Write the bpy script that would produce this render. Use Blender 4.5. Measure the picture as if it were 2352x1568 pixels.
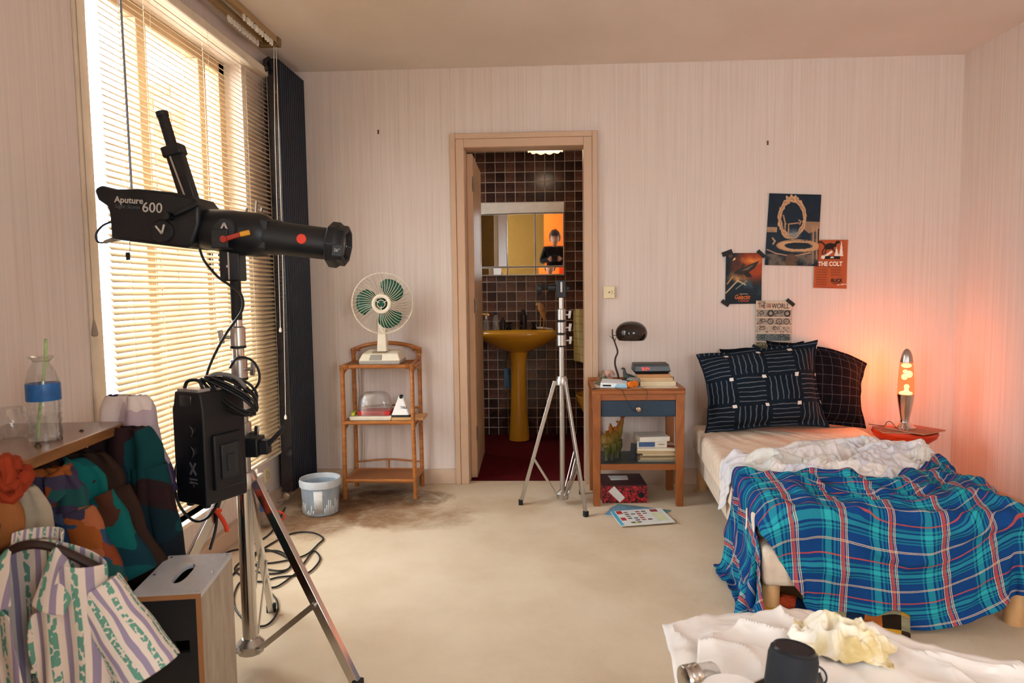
import bpy, bmesh, math, random
import numpy as np
from mathutils import Vector, Matrix, noise as mnoise
random.seed(7); RNG = np.random.default_rng(7)
PI = math.pi
for _o in list(bpy.data.objects): bpy.data.objects.remove(_o)
SC = bpy.context.scene
COL = SC.collection

# ------------------------------------------------------------------ camera
CAM_POS = Vector((0.0, -4.3126, 1.2108))
psi, th, ro = 0.04543799, 0.07637226, -0.01271038
f_ = Vector((-math.sin(psi)*math.cos(th), math.cos(psi)*math.cos(th), -math.sin(th)))
r_ = Vector((math.cos(psi), math.sin(psi), 0)); u_ = r_.cross(f_)
r2 = r_*math.cos(ro)+u_*math.sin(ro); u2 = -r_*math.sin(ro)+u_*math.cos(ro)
cd = bpy.data.cameras.new('camera'); cam = bpy.data.objects.new('camera', cd); COL.objects.link(cam)
M = Matrix((r2, u2, -f_)).transposed().to_4x4(); M.translation = CAM_POS; cam.matrix_world = M
cd.sensor_width = 36.0; cd.lens = 36.0*1633/2352; cd.clip_start = 0.02
cd.dof.use_dof = True; cd.dof.focus_distance = 3.6; cd.dof.aperture_fstop = 6.3
SC.camera = cam

# ------------------------------------------------------------------ world, exposure
w = bpy.data.worlds.new('sky'); SC.world = w; w.use_nodes = True
w.node_tree.nodes['Background'].inputs[0].default_value = (0.86, 0.94, 1.0, 1)
w.node_tree.nodes['Background'].inputs[1].default_value = 9.0
SC.view_settings.view_transform = 'Standard'; SC.view_settings.look = 'None'
SC.view_settings.gamma = 1.0; SC.view_settings.use_curve_mapping = False
SC.view_settings.exposure = 0.88
SC.cycles.max_bounces = 8; SC.cycles.diffuse_bounces = 5; SC.cycles.glossy_bounces = 4; SC.cycles.transparent_max_bounces = 14; SC.cycles.adaptive_threshold = 0.1; SC.cycles.adaptive_min_samples = 16
SC.cycles.sample_clamp_indirect = 6.0
def portal(loc, rot, sx, sy):
    l = bpy.data.lights.new('sky_portal', 'AREA'); l.shape = 'RECTANGLE'; l.size = sx; l.size_y = sy; l.cycles.is_portal = True
    o = bpy.data.objects.new('sky_portal', l); COL.objects.link(o); o.location = loc; o.rotation_euler = rot
portal((-1.76, -1.28, 1.27), (0, -PI/2, 0), 2.1, 1.26)
portal((-1.76, -4.9, 1.38), (0, -PI/2, 0), 2.1, 1.3)
portal((1.55, -5.82, 1.55), (PI/2, 0, 0), 1.3, 1.2)
portal((-1.17, 1.12, 1.6), (0, -PI/2, 0), .7, .42)

# ------------------------------------------------------------------ materials
def lin(c):
    if isinstance(c, str):
        c = c.lstrip('#'); c = tuple(int(c[i:i+2], 16)/255 for i in (0, 2, 4))
    return tuple(x/12.92 if x <= .04045 else ((x+.055)/1.055)**2.4 for x in c[:3])
def C4(c): return (*lin(c), 1)
class NT:
    def __init__(s, name):
        s.m = bpy.data.materials.new(name); s.m.use_nodes = True; s.t = s.m.node_tree
        s.b = s.t.nodes['Principled BSDF']; s.out = s.t.nodes['Material Output']
    def n(s, kind, **kw):
        nd = s.t.nodes.new('ShaderNode'+kind)
        for k, v in kw.items(): setattr(nd, k, v)
        return nd
    def l(s, a, b): s.t.links.new(a, b)
    def coord(s, scale=(1, 1, 1), which='Object', rot=(0, 0, 0)):
        tc = s.n('TexCoord'); mp = s.n('Mapping'); mp.inputs['Scale'].default_value = scale; mp.inputs['Rotation'].default_value = rot
        s.l(tc.outputs[which], mp.inputs['Vector']); return mp.outputs[0]
    def noise(s, vec, scale=5, detail=4, rough=.55, dist=0):
        nd = s.n('TexNoise'); nd.inputs['Scale'].default_value = scale; nd.inputs['Detail'].default_value = detail
        nd.inputs['Roughness'].default_value = rough; nd.inputs['Distortion'].default_value = dist
        if vec is not None: s.l(vec, nd.inputs['Vector'])
        return nd.outputs['Fac']
    def ramp(s, fac, stops, const=False):
        r = s.n('ValToRGB'); e = r.color_ramp.elements
        while len(e) < len(stops): e.new(0.5)
        for i, (p, c) in enumerate(stops): e[i].position = p; e[i].color = C4(c) if not isinstance(c, float) else (c, c, c, 1)
        if const: r.color_ramp.interpolation = 'CONSTANT'
        s.l(fac, r.inputs[0]); return r.outputs[0]
    def mix(s, fac, a, b, mode='MIX'):
        m = s.n('Mix', data_type='RGBA', blend_type=mode)
        for i, v in ((0, fac), (6, a), (7, b)):
            if isinstance(v, (int, float)): m.inputs[i].default_value = v
            elif isinstance(v, (str, tuple)): m.inputs[i].default_value = C4(v)
            else: s.l(v, m.inputs[i])
        return m.outputs[2]
    def math(s, op, a, b=None):
        m = s.n('Math', operation=op)
        for i, v in ((0, a), (1, b)):
            if v is None: continue
            if isinstance(v, (int, float)): m.inputs[i].default_value = v
            else: s.l(v, m.inputs[i])
        return m.outputs[0]
    def bump(s, h, strength=.3, dist=.01):
        b = s.n('Bump'); b.inputs['Strength'].default_value = strength; b.inputs['Distance'].default_value = dist
        s.l(h, b.inputs['Height']); s.l(b.outputs[0], s.b.inputs['Normal'])
    def base(s, v):
        if isinstance(v, (str, tuple)): s.b.inputs['Base Color'].default_value = C4(v)
        else: s.l(v, s.b.inputs['Base Color'])
    def set(s, rough=.5, metal=0, spec=.5, trans=0, alpha=1, ior=1.45, coat=0, sss=0):
        i = s.b.inputs; i['Roughness'].default_value = rough; i['Metallic'].default_value = metal
        i['Specular IOR Level'].default_value = spec; i['Transmission Weight'].default_value = trans
        i['Alpha'].default_value = alpha; i['IOR'].default_value = ior; i['Coat Weight'].default_value = coat
        return s.m
MATS = {}
def mat(name, color, rough=.5, metal=0, spec=.5, trans=0, ior=1.45, var=.08, vscale=14, bump=0, bscale=200, coat=0, alpha=1, emit=None, estr=1):
    """a plain procedural material: base colour with slight noise variation and optional fine relief"""
    if name in MATS: return MATS[name]
    t = NT(name)
    if var:
        f = t.noise(t.coord(), vscale, 3)
        c = t.mix(f, tuple(x*(1-var) for x in _rgb(color)), tuple(min(1, x*(1+var*.6)) for x in _rgb(color))); t.base(c)
    else: t.base(color)
    t.set(rough, metal, spec, trans, alpha, ior, coat)
    if bump: t.bump(t.noise(t.coord(), bscale, 2), bump, .004)
    if emit is not None:
        t.b.inputs['Emission Color'].default_value = C4(emit); t.b.inputs['Emission Strength'].default_value = estr
    MATS[name] = t.m; return t.m
def _rgb(c):
    if isinstance(c, str):
        c = c.lstrip('#'); return tuple(int(c[i:i+2], 16)/255 for i in (0, 2, 4))
    return c
def wood(name, c1, c2, scale=(3, 3, 40), rough=.45, wavy=2.0):
    if name in MATS: return MATS[name]
    t = NT(name); v = t.coord(scale)
    f = t.noise(v, 1.6, 6, .6, wavy); t.base(t.ramp(f, [(.3, c1), (.7, c2)])); t.set(rough)
    t.bump(f, .08, .004); MATS[name] = t.m; return t.m
def fabric(name, color, rough=.9, bscale=900, bump=.15, var=.1):
    return mat(name, color, rough, spec=.15, var=var, vscale=25, bump=bump, bscale=bscale)
def attr_mat(name, rough=.6, spec=.3, attr='paint'):
    if name in MATS: return MATS[name]
    t = NT(name); a = t.n('Attribute', attribute_name=attr); t.base(a.outputs['Color']); t.set(rough, spec=spec); MATS[name] = t.m; return t.m

def clear_mat(name, tint='#f4f6f6', diff=.05, rough=.05):
    """thin clear plastic or glass: see-through with fresnel gloss and a trace of haze"""
    t = NT(name); tr = t.n('BsdfTransparent'); tr.inputs[0].default_value = C4(tint); gl = t.n('BsdfGlossy'); gl.inputs['Roughness'].default_value = rough
    df = t.n('BsdfDiffuse'); df.inputs[0].default_value = C4('#f2efe9'); m0 = t.n('MixShader'); m0.inputs[0].default_value = diff; t.l(tr.outputs[0], m0.inputs[1]); t.l(df.outputs[0], m0.inputs[2])
    lw = t.n('LayerWeight'); lw.inputs[0].default_value = .35; f = t.math('ADD', t.math('MULTIPLY', lw.outputs['Facing'], .55), .05); nz = t.noise(t.coord(), 45, 2); b = t.n('Bump'); b.inputs['Strength'].default_value = .25; b.inputs['Distance'].default_value = .004; t.l(nz, b.inputs['Height']); t.l(b.outputs[0], gl.inputs['Normal'])
    mx = t.n('MixShader'); t.l(f, mx.inputs[0]); t.l(m0.outputs[0], mx.inputs[1]); t.l(gl.outputs[0], mx.inputs[2]); t.l(mx.outputs[0], t.out.inputs[0]); return t.m

# ------------------------------------------------------------------ mesh helpers
def obj(name, verts, faces, m=None, parent=None, smooth=35, bevel=0, bseg=2, sub=0, uv=None, loc=None, rot=None):
    me = bpy.data.meshes.new(name); me.from_pydata([tuple(v) for v in verts], [], [tuple(f) for f in faces]); me.update()
    if smooth:
        me.polygons.foreach_set('use_smooth', [True]*len(me.polygons)); me.set_sharp_from_angle(angle=math.radians(smooth))
    if uv is not None:
        ul = me.uv_layers.new(name='UVMap'); li = np.empty(len(me.loops), np.int32); me.loops.foreach_get('vertex_index', li)
        ul.data.foreach_set('uv', np.asarray(uv, np.float32)[li].ravel())
    o = bpy.data.objects.new(name, me); COL.objects.link(o)
    if m: me.materials.append(m)
    if parent: o.parent = parent
    if loc is not None: o.location = loc
    if rot is not None: o.rotation_euler = rot
    if bevel:
        b = o.modifiers.new('bevel', 'BEVEL'); b.width = bevel; b.segments = bseg; b.limit_method = 'ANGLE'; b.angle_limit = math.radians(40)
    if sub:
        b = o.modifiers.new('subd', 'SUBSURF'); b.levels = sub; b.render_levels = sub
    return o
def frame_mat(d):
    d = Vector(d).normalized(); a = Vector((0, 0, 1)) if abs(d.z) < .95 else Vector((1, 0, 0))
    x = a.cross(d).normalized(); return x, d.cross(x), d
class MB:
    def __init__(s): s.v = []; s.f = []
    def add(s, vs, fs):
        n = len(s.v); s.v += [Vector(v) for v in vs]; s.f += [tuple(i+n for i in f) for f in fs]; return s
    def box(s, lo, hi):
        x0, y0, z0 = lo; x1, y1, z1 = hi
        return s.add([(x0,y0,z0),(x1,y0,z0),(x1,y1,z0),(x0,y1,z0),(x0,y0,z1),(x1,y0,z1),(x1,y1,z1),(x0,y1,z1)],
                     [(0,3,2,1),(4,5,6,7),(0,1,5,4),(1,2,6,5),(2,3,7,6),(3,0,4,7)])
    def hexa(s, p):  # 8 corner points: bottom 4 ccw, top 4 ccw
        return s.add(p, [(0,3,2,1),(4,5,6,7),(0,1,5,4),(1,2,6,5),(2,3,7,6),(3,0,4,7)])
    def bar(s, a, b, wx, wy=None, up=None):
        wy = wy or wx; a = Vector(a); b = Vector(b); d = (b-a).normalized()
        if up is None: x, y, _ = frame_mat(d)
        else: y = Vector(up); x = y.cross(d).normalized(); y = d.cross(x)
        q = [(-1,-1),(1,-1),(1,1),(-1,1)]
        return s.hexa([a+x*(i*wx/2)+y*(j*wy/2) for i, j in q]+[b+x*(i*wx/2)+y*(j*wy/2) for i, j in q])
    def tube(s, pts, r, n=8, closed=False, caps=True):
        pts = [Vector(p) for p in pts]; m = len(pts); rs = r if hasattr(r, '__len__') else [r]*m
        base = len(s.v); prev = None
        for i, p in enumerate(pts):
            if closed: d = pts[(i+1) % m]-pts[i-1]
            else: d = pts[min(i+1, m-1)]-pts[max(i-1, 0)]
            if d.length < 1e-9: d = Vector((0, 0, 1))
            d.normalize()
            if prev is None: x, y, _ = frame_mat(d)
            else:
                x = prev - d*prev.dot(d)
                x = x.normalized() if x.length > 1e-6 else frame_mat(d)[0]
                y = d.cross(x)
            prev = x
            for k in range(n):
                t = 2*PI*k/n; s.v.append(p+x*(math.cos(t)*rs[i])+y*(math.sin(t)*rs[i]))
        for i in range(m if closed else m-1):
            a = base+i*n; b = base+((i+1) % m)*n
            for k in range(n): s.f.append((a+k, a+(k+1) % n, b+(k+1) % n, b+k))
        if caps and not closed:
            s.f.append(tuple(base+k for k in range(n))[::-1]); s.f.append(tuple(base+(m-1)*n+k for k in range(n)))
        return s
    def lathe(s, prof, c=(0, 0, 0), ax=(0, 0, 1), n=24, capped=True):
        """prof: list of (radius, height along ax)"""
        x, y, d = frame_mat(ax); c = Vector(c); base = len(s.v); m = len(prof)
        for r, h in prof:
            for k in range(n):
                t = 2*PI*k/n; s.v.append(c+d*h+x*(r*math.cos(t))+y*(r*math.sin(t)))
        for i in range(m-1):
            a = base+i*n; b = a+n
            for k in range(n): s.f.append((a+k, a+(k+1) % n, b+(k+1) % n, b+k))
        if capped:
            s.f.append(tuple(base+k for k in range(n))[::-1]); s.f.append(tuple(base+(m-1)*n+k for k in range(n)))
        return s
    def cyl(s, a, b, r, r2=None, n=16):
        a = Vector(a); b = Vector(b); return s.lathe([(r, 0), (r if r2 is None else r2, (b-a).length)], a, b-a, n)
    def ball(s, c, r, n=12, sc=(1, 1, 1)):
        prof = [(max(1e-4, math.sin(PI*i/n)), -math.cos(PI*i/n)) for i in range(n+1)]
        b0 = len(s.v); s.lathe([(p*r, h*r) for p, h in prof], (0, 0, 0), (0, 0, 1), n*2)
        for i in range(b0, len(s.v)):
            v = s.v[i]; s.v[i] = Vector((v.x*sc[0]+c[0], v.y*sc[1]+c[1], v.z*sc[2]+c[2]))
        return s
    def prism(s, poly, o, ex, ey, ez, depth):
        """extrude a 2D polygon (in ex,ey axes at origin o) by depth along ez"""
        o = Vector(o); ex = Vector(ex); ey = Vector(ey); ez = Vector(ez); n = len(poly)
        a = [o+ex*p[0]+ey*p[1] for p in poly]; b = [p+ez*depth for p in a]
        fs = [tuple(range(n))[::-1], tuple(range(n, 2*n))]+[(i, (i+1) % n, n+(i+1) % n, n+i) for i in range(n)]
        return s.add(a+b, fs)
    def xf(s, mtx, i0=0):
        for i in range(i0, len(s.v)): s.v[i] = mtx @ s.v[i]
        return s
    def build(s, name, m, parent=None, **kw): return obj(name, s.v, s.f, m, parent, **kw)
def tag(o, label=None, cat=None, group=None, kind=None):
    if label: o['label'] = label
    if cat: o['category'] = cat
    if group: o['group'] = group
    if kind: o['kind'] = kind
    return o
def thing(name, label, cat, loc=(0, 0, 0), rz=0, group=None):
    o = bpy.data.objects.new(name, None); o.empty_display_size = .05; COL.objects.link(o); o.location = loc; o.rotation_euler = (0, 0, rz)
    return tag(o, label, cat, group)
def struct(o): o['kind'] = 'structure'; return o
def inst(src, name, parent, loc=None, rot=None, scale=None, m=None):
    o = src.copy(); o.name = name; COL.objects.link(o); o.parent = parent
    if loc is not None: o.location = loc
    if rot is not None: o.rotation_euler = rot
    if scale is not None: o.scale = scale
    return o
def spline(pts, n=8, closed=False):
    """Catmull-Rom through points"""
    P = [Vector(p) for p in pts]; m = len(P); out = []
    rng = range(m if closed else m-1)
    for i in rng:
        if closed: a, b, c, d = P[i-1], P[i], P[(i+1) % m], P[(i+2) % m]
        else: a, b, c, d = P[max(i-1, 0)], P[i], P[i+1], P[min(i+2, m-1)]
        for k in range(n):
            t = k/n; out.append(.5*((2*b)+(c-a)*t+(2*a-5*b+4*c-d)*t*t+(3*b-a-3*c+d)*t**3))
    if not closed: out.append(P[-1])
    return out
def text(s, parent, name, m, size, loc, rot, ext=.0006, align='CENTER', sx=1.0, shear=0, bold=0, spacing=1.0):
    cu = bpy.data.curves.new(name, 'FONT'); cu.body = s; cu.size = size; cu.extrude = ext; cu.align_x = align; cu.align_y = 'CENTER'
    cu.shear = shear; cu.offset = bold; cu.space_character = spacing; cu.resolution_u = 3
    t = bpy.data.objects.new(name, cu); COL.objects.link(t); bpy.context.view_layer.update()
    me = bpy.data.meshes.new_from_object(t.evaluated_get(bpy.context.evaluated_depsgraph_get()))
    bpy.data.objects.remove(t); bpy.data.curves.remove(cu)
    o = bpy.data.objects.new(name, me); COL.objects.link(o); me.materials.clear(); me.materials.append(m)
    o.parent = parent; o.location = loc; o.rotation_euler = rot; o.scale = (sx, 1, 1)
    return o
def grid_faces(nu, nv, closed_u=False):
    fs = []
    for j in range(nv-1):
        for i in range(nu if closed_u else nu-1):
            a = j*nu+i; b = j*nu+(i+1) % nu; fs.append((a, b, b+nu, a+nu))
    return fs
def cloth_obj(name, P, m, parent=None, thick=.003, uv=None, sub=1, flip=False, smooth=180):
    """P: (nv,nu,3) grid of points -> a cloth mesh with thickness"""
    nv, nu = P.shape[:2]; fs = grid_faces(nu, nv)
    if flip: fs = [f[::-1] for f in fs]
    if uv is None:
        U, V = np.meshgrid(np.linspace(0, 1, nu), np.linspace(0, 1, nv)); uv = np.stack([U, V], -1)
    o = obj(name, P.reshape(-1, 3), fs, m, parent, smooth=smooth, uv=uv.reshape(-1, 2))
    so = o.modifiers.new('solid', 'SOLIDIFY'); so.thickness = thick; so.offset = 0
    if sub:
        b = o.modifiers.new('subd', 'SUBSURF'); b.levels = sub; b.render_levels = sub
    return o
def wrinkle(P, amp, kx, ky, seed, diag=.6, sharp=2.2):
    """push a solved cloth grid along its normals by sharp diagonal creases"""
    gu = np.gradient(P, axis=1); gv = np.gradient(P, axis=0); N = np.cross(gu, gv); N /= np.linalg.norm(N, axis=-1, keepdims=True)+1e-9
    nv, nu = P.shape[:2]; U, V = np.meshgrid(np.linspace(0, 1, nu), np.linspace(0, 1, nv)); W = ridged(U+diag*V, V-diag*.5*U, kx, ky, seed, sharp)
    return P+N*((W-.25)*amp)[..., None]
def ridged(X, Y, kx, ky, s, sharp=1.6):
    n = np.array([[mnoise.noise(Vector((x*kx+.5*mnoise.noise(Vector((x*3, y*3, s+5))), y*ky, s))) for x, y in zip(rx, ry)] for rx, ry in zip(X, Y)])
    return np.clip(1-np.abs(n)*2.2, 0, 1)**sharp
def cloth_sim(P, rest, collide, steps=160, iters=10, g=9.8, damp=.97, pinned=None, bend=.12, dt=.012, fric=0):
    """small position-based cloth solver on a (nv,nu,3) grid; rest=(du,dv) target spacings (arrays or numbers)"""
    P = P.copy().astype(float); V = np.zeros_like(P); du, dv = rest; nv, nu = P.shape[:2]
    dd = math.hypot(float(np.mean(du)), float(np.mean(dv)))
    def solve(A, B, L, k):
        d = B-A; n = np.linalg.norm(d, axis=-1, keepdims=True)+1e-9
        c = d*((n-L)/n)*(.5*k); A += c; B -= c
    for st in range(steps):
        V[..., 2] -= g*dt; V *= damp; Q = P+V*dt
        for it in range(iters):
            for o in (0, 1):
                e = (nu-o)//2*2; solve(Q[:, o:o+e:2], Q[:, o+1:o+e:2], du, 1)
                e = (nv-o)//2*2; solve(Q[o:o+e:2], Q[o+1:o+e:2], dv, 1)
            for o in (0, 1):
                e = (nv-o)//2*2
                a = Q[o:o+e:2]; b = Q[o+1:o+e:2]
                solve(a[:, :-1], b[:, 1:], dd, .5); solve(a[:, 1:], b[:, :-1], dd, .5)
            if bend:
                solve(Q[:, :-2], Q[:, 2:], du*2, bend*.5); solve(Q[:-2], Q[2:], dv*2, bend*.5)
            if pinned is not None: Q[pinned] = P[pinned]
        Q2 = collide(Q); moved = np.linalg.norm(Q2-Q, axis=-1, keepdims=True) > 1e-7
        if fric:
            k = moved*fric; Q2[..., :2] = Q2[..., :2]*(1-k)+P[..., :2]*k
        V = (Q2-P)/dt; V = np.where(moved, V*.55, V); P = Q2
    return P
# ================================================================== the room
XL, XR, ZC, YF = -1.53, 2.43, 2.51, -5.7
t = NT('wallpaper'); v = t.coord((85, 85, 1.1)); f1 = t.noise(v, 1, 5, .6); v2 = t.coord((260, 260, 9)); f2 = t.noise(v2, 1, 2)
c = t.ramp(f1, [(.30, '#d3c4ba'), (.5, '#ded1c8'), (.7, '#e4d9d1')]); c = t.mix(t.math('MULTIPLY', f2, .25), c, '#bdaca0')
big = t.noise(t.coord((1, 1, 1)), 1.3, 3); c = t.mix(t.math('MULTIPLY', big, .3), c, '#d6c4b8')
t.base(c); t.set(.85, spec=.2); t.bump(f1, .12, .004); M_WALL = t.m
t = NT('ceiling_paint'); f = t.noise(t.coord(), 1.2, 4); t.base(t.ramp(f, [(.35, '#dbd0c6'), (.7, '#e3dad1')])); t.set(.9, spec=.2)
t.bump(t.noise(t.coord(), 160, 2), .1, .003); M_CEIL = t.m
# carpet with stains near the bucket
t = NT('carpet'); co = t.coord()
n1 = t.noise(co, 2.2, 5, .6); base = t.ramp(n1, [(.25, '#d6c2a6'), (.55, '#e3d2b8'), (.8, '#e8d9c2')])
sep = t.n('SeparateXYZ'); t.l(co, sep.inputs[0])
def blob(cx, cy, rx, ry):
    dx = t.math('DIVIDE', t.math('SUBTRACT', sep.outputs[0], cx), rx); dy = t.math('DIVIDE', t.math('SUBTRACT', sep.outputs[1], cy), ry)
    return t.math('ADD', t.math('MULTIPLY', dx, dx), t.math('MULTIPLY', dy, dy))
nz = t.noise(co, 4.5, 8, .65, .6); nf = t.noise(co, 16, 6, .7, .4)
def stain(cx, cy, rx, ry, amt, soft=.9):
    d = t.math('ADD', blob(cx, cy, rx, ry), t.math('MULTIPLY', t.math('SUBTRACT', nz, .5), 3.2))
    m = t.n('MapRange'); m.inputs[1].default_value = 1.0+soft*.5; m.inputs[2].default_value = .25; m.inputs[3].default_value = 0; m.inputs[4].default_value = amt
    t.l(d, m.inputs[0]); mm = t.math('MULTIPLY', m.outputs[0], t.math('ADD', t.math('MULTIPLY', nf, 1.1), .35)); return mm
c = base
for args, colr in (((-1.05, -.42, .42, .34, .95), '#6b4226'), ((-.72, -.62, .30, .22, .75), '#8a5c34'), ((-1.25, -.75, .26, .22, .8), '#7a4c2a'),
                   ((-.95, -.30, .36, .16, .8), '#4b2d1c'), ((-.25, -.45, .3, .16, .35), '#b08a5e'), ((.15, -1.0, .4, .25, .18), '#b99a70'), ((.4, -1.3, .35, .4, .16), '#b6956a'),
                   ((-1.3, -1.2, .2, .3, .3), '#a67c50')):
    c = t.mix(stain(*args), c, colr)
pile = t.noise(co, 520, 3, .7); c = t.mix(t.math('MULTIPLY', pile, .25), c, '#bfa585'); t.base(c); t.set(.97, spec=.08)
t.bump(pile, .55, .006); M_CARPET = t.m
M_FRAME = mat('door_frame_paint', '#c9a98d', .45, var=.05, vscale=4, bump=.05, bscale=60)
M_OCHRE = mat('ochre_paint', '#a2752c', .7, var=.05)
t = NT('dark_red_carpet'); pile = t.noise(t.coord(), 300, 3); t.base(t.ramp(pile, [(.3, '#431014'), (.7, '#68191e')])); t.set(.95, spec=.05); t.bump(pile, .4, .005); M_REDC = t.m
M_SILL = mat('white_sill_paint', '#f0e6d8', .4)
M_BASEB = mat('skirting_paint', '#cdb39c', .55, var=.08, vscale=6)
M_BATHW = mat('bathroom_plaster', '#b9a48e', .8)

struct(MB().box((XL-.2, YF-.1, -.08), (XR+.1, .06, 0)).build('floor', M_CARPET, smooth=0))
struct(MB().box((XL-.2, YF-.1, ZC), (XR+.1, .0, ZC+.1)).build('ceiling', M_CEIL, smooth=0))
DX0, DX1, DZ = -.50, .275, 2.075     # rough door opening (inside the frame trim)
wb = MB().box((XL-.2, 0, 0), (DX0, .1, ZC+.1)).box((DX1, 0, 0), (XR+.1, .1, ZC+.1)).box((DX0, 0, DZ), (DX1, .1, ZC+.1))
struct(wb.build('wall_back', M_WALL, smooth=0))
# left wall with the window opening and an unseen one added behind the camera for fill light
WY0, WY1, WZ0, WZ1 = -1.93, -.66, .24, 2.36
wl = MB()
for y0, y1, z0, z1 in ((WY1, 0, 0, ZC), (WY0, WY1, 0, WZ0), (WY0, WY1, WZ1, ZC), (-4.25, WY0, 0, ZC), (-5.55, -4.25, 0, .35), (-5.55, -4.25, 2.4, ZC), (YF, -5.55, 0, ZC)):
    wl.box((XL-.2, y0, z0), (XL, y1, z1))
struct(wl.build('wall_left', M_WALL, smooth=0))
struct(MB().box((XR, YF, 0), (XR+.1, 0, ZC)).build('wall_right', M_WALL, smooth=0))
# wall behind the photographer: ochre closet wall and a doorway to an orange-lit hall
FX0, FX1 = -.21, .62
M_OCHRE2 = mat('ochre_wall_paint', '#94702c', .75, var=.05)
wf = MB().box((XL-.2, YF-.1, 0), (FX0, YF, ZC)).box((FX1, YF-.1, 0), (.9, YF, ZC)).box((2.2, YF-.1, 0), (XR+.1, YF, ZC)).box((.9, YF-.1, 0), (2.2, YF, .95)).box((.9, YF-.1, 2.15), (2.2, YF, ZC)).box((FX0, YF-.1, 1.95), (FX1, YF, ZC))
struct(wf.build('wall_front', M_OCHRE2, smooth=0))
fill_win4 = struct(MB().box((.88, YF-.1, .93), (2.22, YF+.04, .95)).build('added_fill_window_4', M_SILL)); fr4 = MB()  # added window behind the camera, lets in fill daylight from the right
for x0, x1, z0, z1 in ((.9, .95, .95, 2.15), (2.15, 2.2, .95, 2.15), (.9, 2.2, .95, 1.0), (.9, 2.2, 2.10, 2.15)): fr4.box((x0, YF-.07, z0), (x1, YF-.03, z1))
fr4.build('window_frame', M_SILL, fill_win4)
# bathroom shell behind the door
BX0, BX1, BY1, BZ = -1.05, .62, 1.5, 2.45
BYT = 1.47
struct(MB().box((BX0-.1, .06, -.08), (BX1+.1, BY1+.1, -.004)).build('floor_bathroom', M_REDC, smooth=0))
struct(MB().box((BX0-.1, .1, BZ), (BX1+.1, BY1+.1, BZ+.1)).build('ceiling_bathroom', M_CEIL, smooth=0))
wq = MB()
for y0, y1, z0, z1 in ((.12, .92, 0, BZ), (1.32, BY1, 0, BZ), (.92, 1.32, 0, 1.25), (.92, 1.32, 1.95, BZ)): wq.box((BX0-.1, y0, z0), (BX0, y1, z1))
struct(wq.build('wall_bathroom_left', M_OCHRE, smooth=0))
fill_win3 = struct(MB().box((BX0-.1, .92, 1.25), (BX0+.02, 1.32, 1.27)).build('added_fill_window_3', M_SILL)); fr3 = MB()  # unseen window, added so daylight reaches the basin from the left
for y0, y1, z0, z1 in ((.92, .96, 1.27, 1.95), (1.28, 1.32, 1.27, 1.95), (.92, 1.32, 1.27, 1.31), (.92, 1.32, 1.91, 1.95)): fr3.box((BX0-.07, y0, z0), (BX0-.03, y1, z1))
fr3.build('window_frame', M_SILL, fill_win3)
struct(MB().box((BX1, .12, 0), (BX1+.1, BY1, BZ)).build('wall_bathroom_right', M_BATHW, smooth=0))
struct(MB().box((BX0-.1, .1, 0), (DX0, .12, BZ)).box((DX1, .1, 0), (BX1+.1, .12, BZ)).box((DX0, .1, DZ), (DX1, .12, BZ)).build('wall_bathroom_front', M_OCHRE, smooth=0))
# tiled bathroom wall: grout slab with single tiles proud of it
M_GROUT = mat('pale_grout', '#e0cdbb', .9)
wt = struct(MB().box((BX0-.1, BYT+.006, 0), (BX1+.1, BY1+.1, BZ)).build('wall_bathroom_back', M_GROUT, smooth=0))
t = NT('brown_glazed_tile'); oi = t.n('ObjectInfo'); f = t.noise(t.coord((1, 1, 1)), 14, 4, .6, .5)
f = t.math('ADD', t.math('MULTIPLY', f, .75), t.math('MULTIPLY', oi.outputs['Random'], .3))
t.base(t.ramp(f, [(.3, '#261714'), (.5, '#432a24'), (.68, '#6b4538'), (.85, '#936250')])); t.set(.22, spec=.5); M_TILE = t.m
PT = .0796; TW = PT-.0065
proto = None; k = 0; rest = MB(); tx0 = -.70; tz0 = -.02
cols = range(int((BX0-tx0)//PT), int((BX1-tx0)//PT)+1); cand = []
for i in cols:
    for j in range(0, 31):
        x = tx0+(i+.5)*PT; z = tz0+(j+.5)*PT
        if x-TW/2 < BX0 or x+TW/2 > BX1 or z+TW/2 > BZ: continue
        vis = -.66 < x < .37 and .12 < z < 2.4 and not (-.5 < x < .12 and 1.36 < z < 1.84) and not (z < .25 and x > -.5 and x < .1)
        cand.append((not vis, x, z))
cand.sort(key=lambda a: a[0])
for n, (nv_, x, z) in enumerate(cand):
    if n < 300:
        if proto is None:
            proto = MB().box((-TW/2, 0, -TW/2), (TW/2, .006, TW/2)).build('tile', M_TILE, wt, bevel=.0015, bseg=1, loc=(x, BYT, z))
        else: inst(proto, 'tile', wt, (x, BYT, z))
    else: rest.box((x-TW/2, BYT, z-TW/2), (x+TW/2, BYT+.006, z+TW/2))
r = rest.build('tile_field', M_TILE, wt, smooth=0); r['kind'] = 'stuff'

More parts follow.
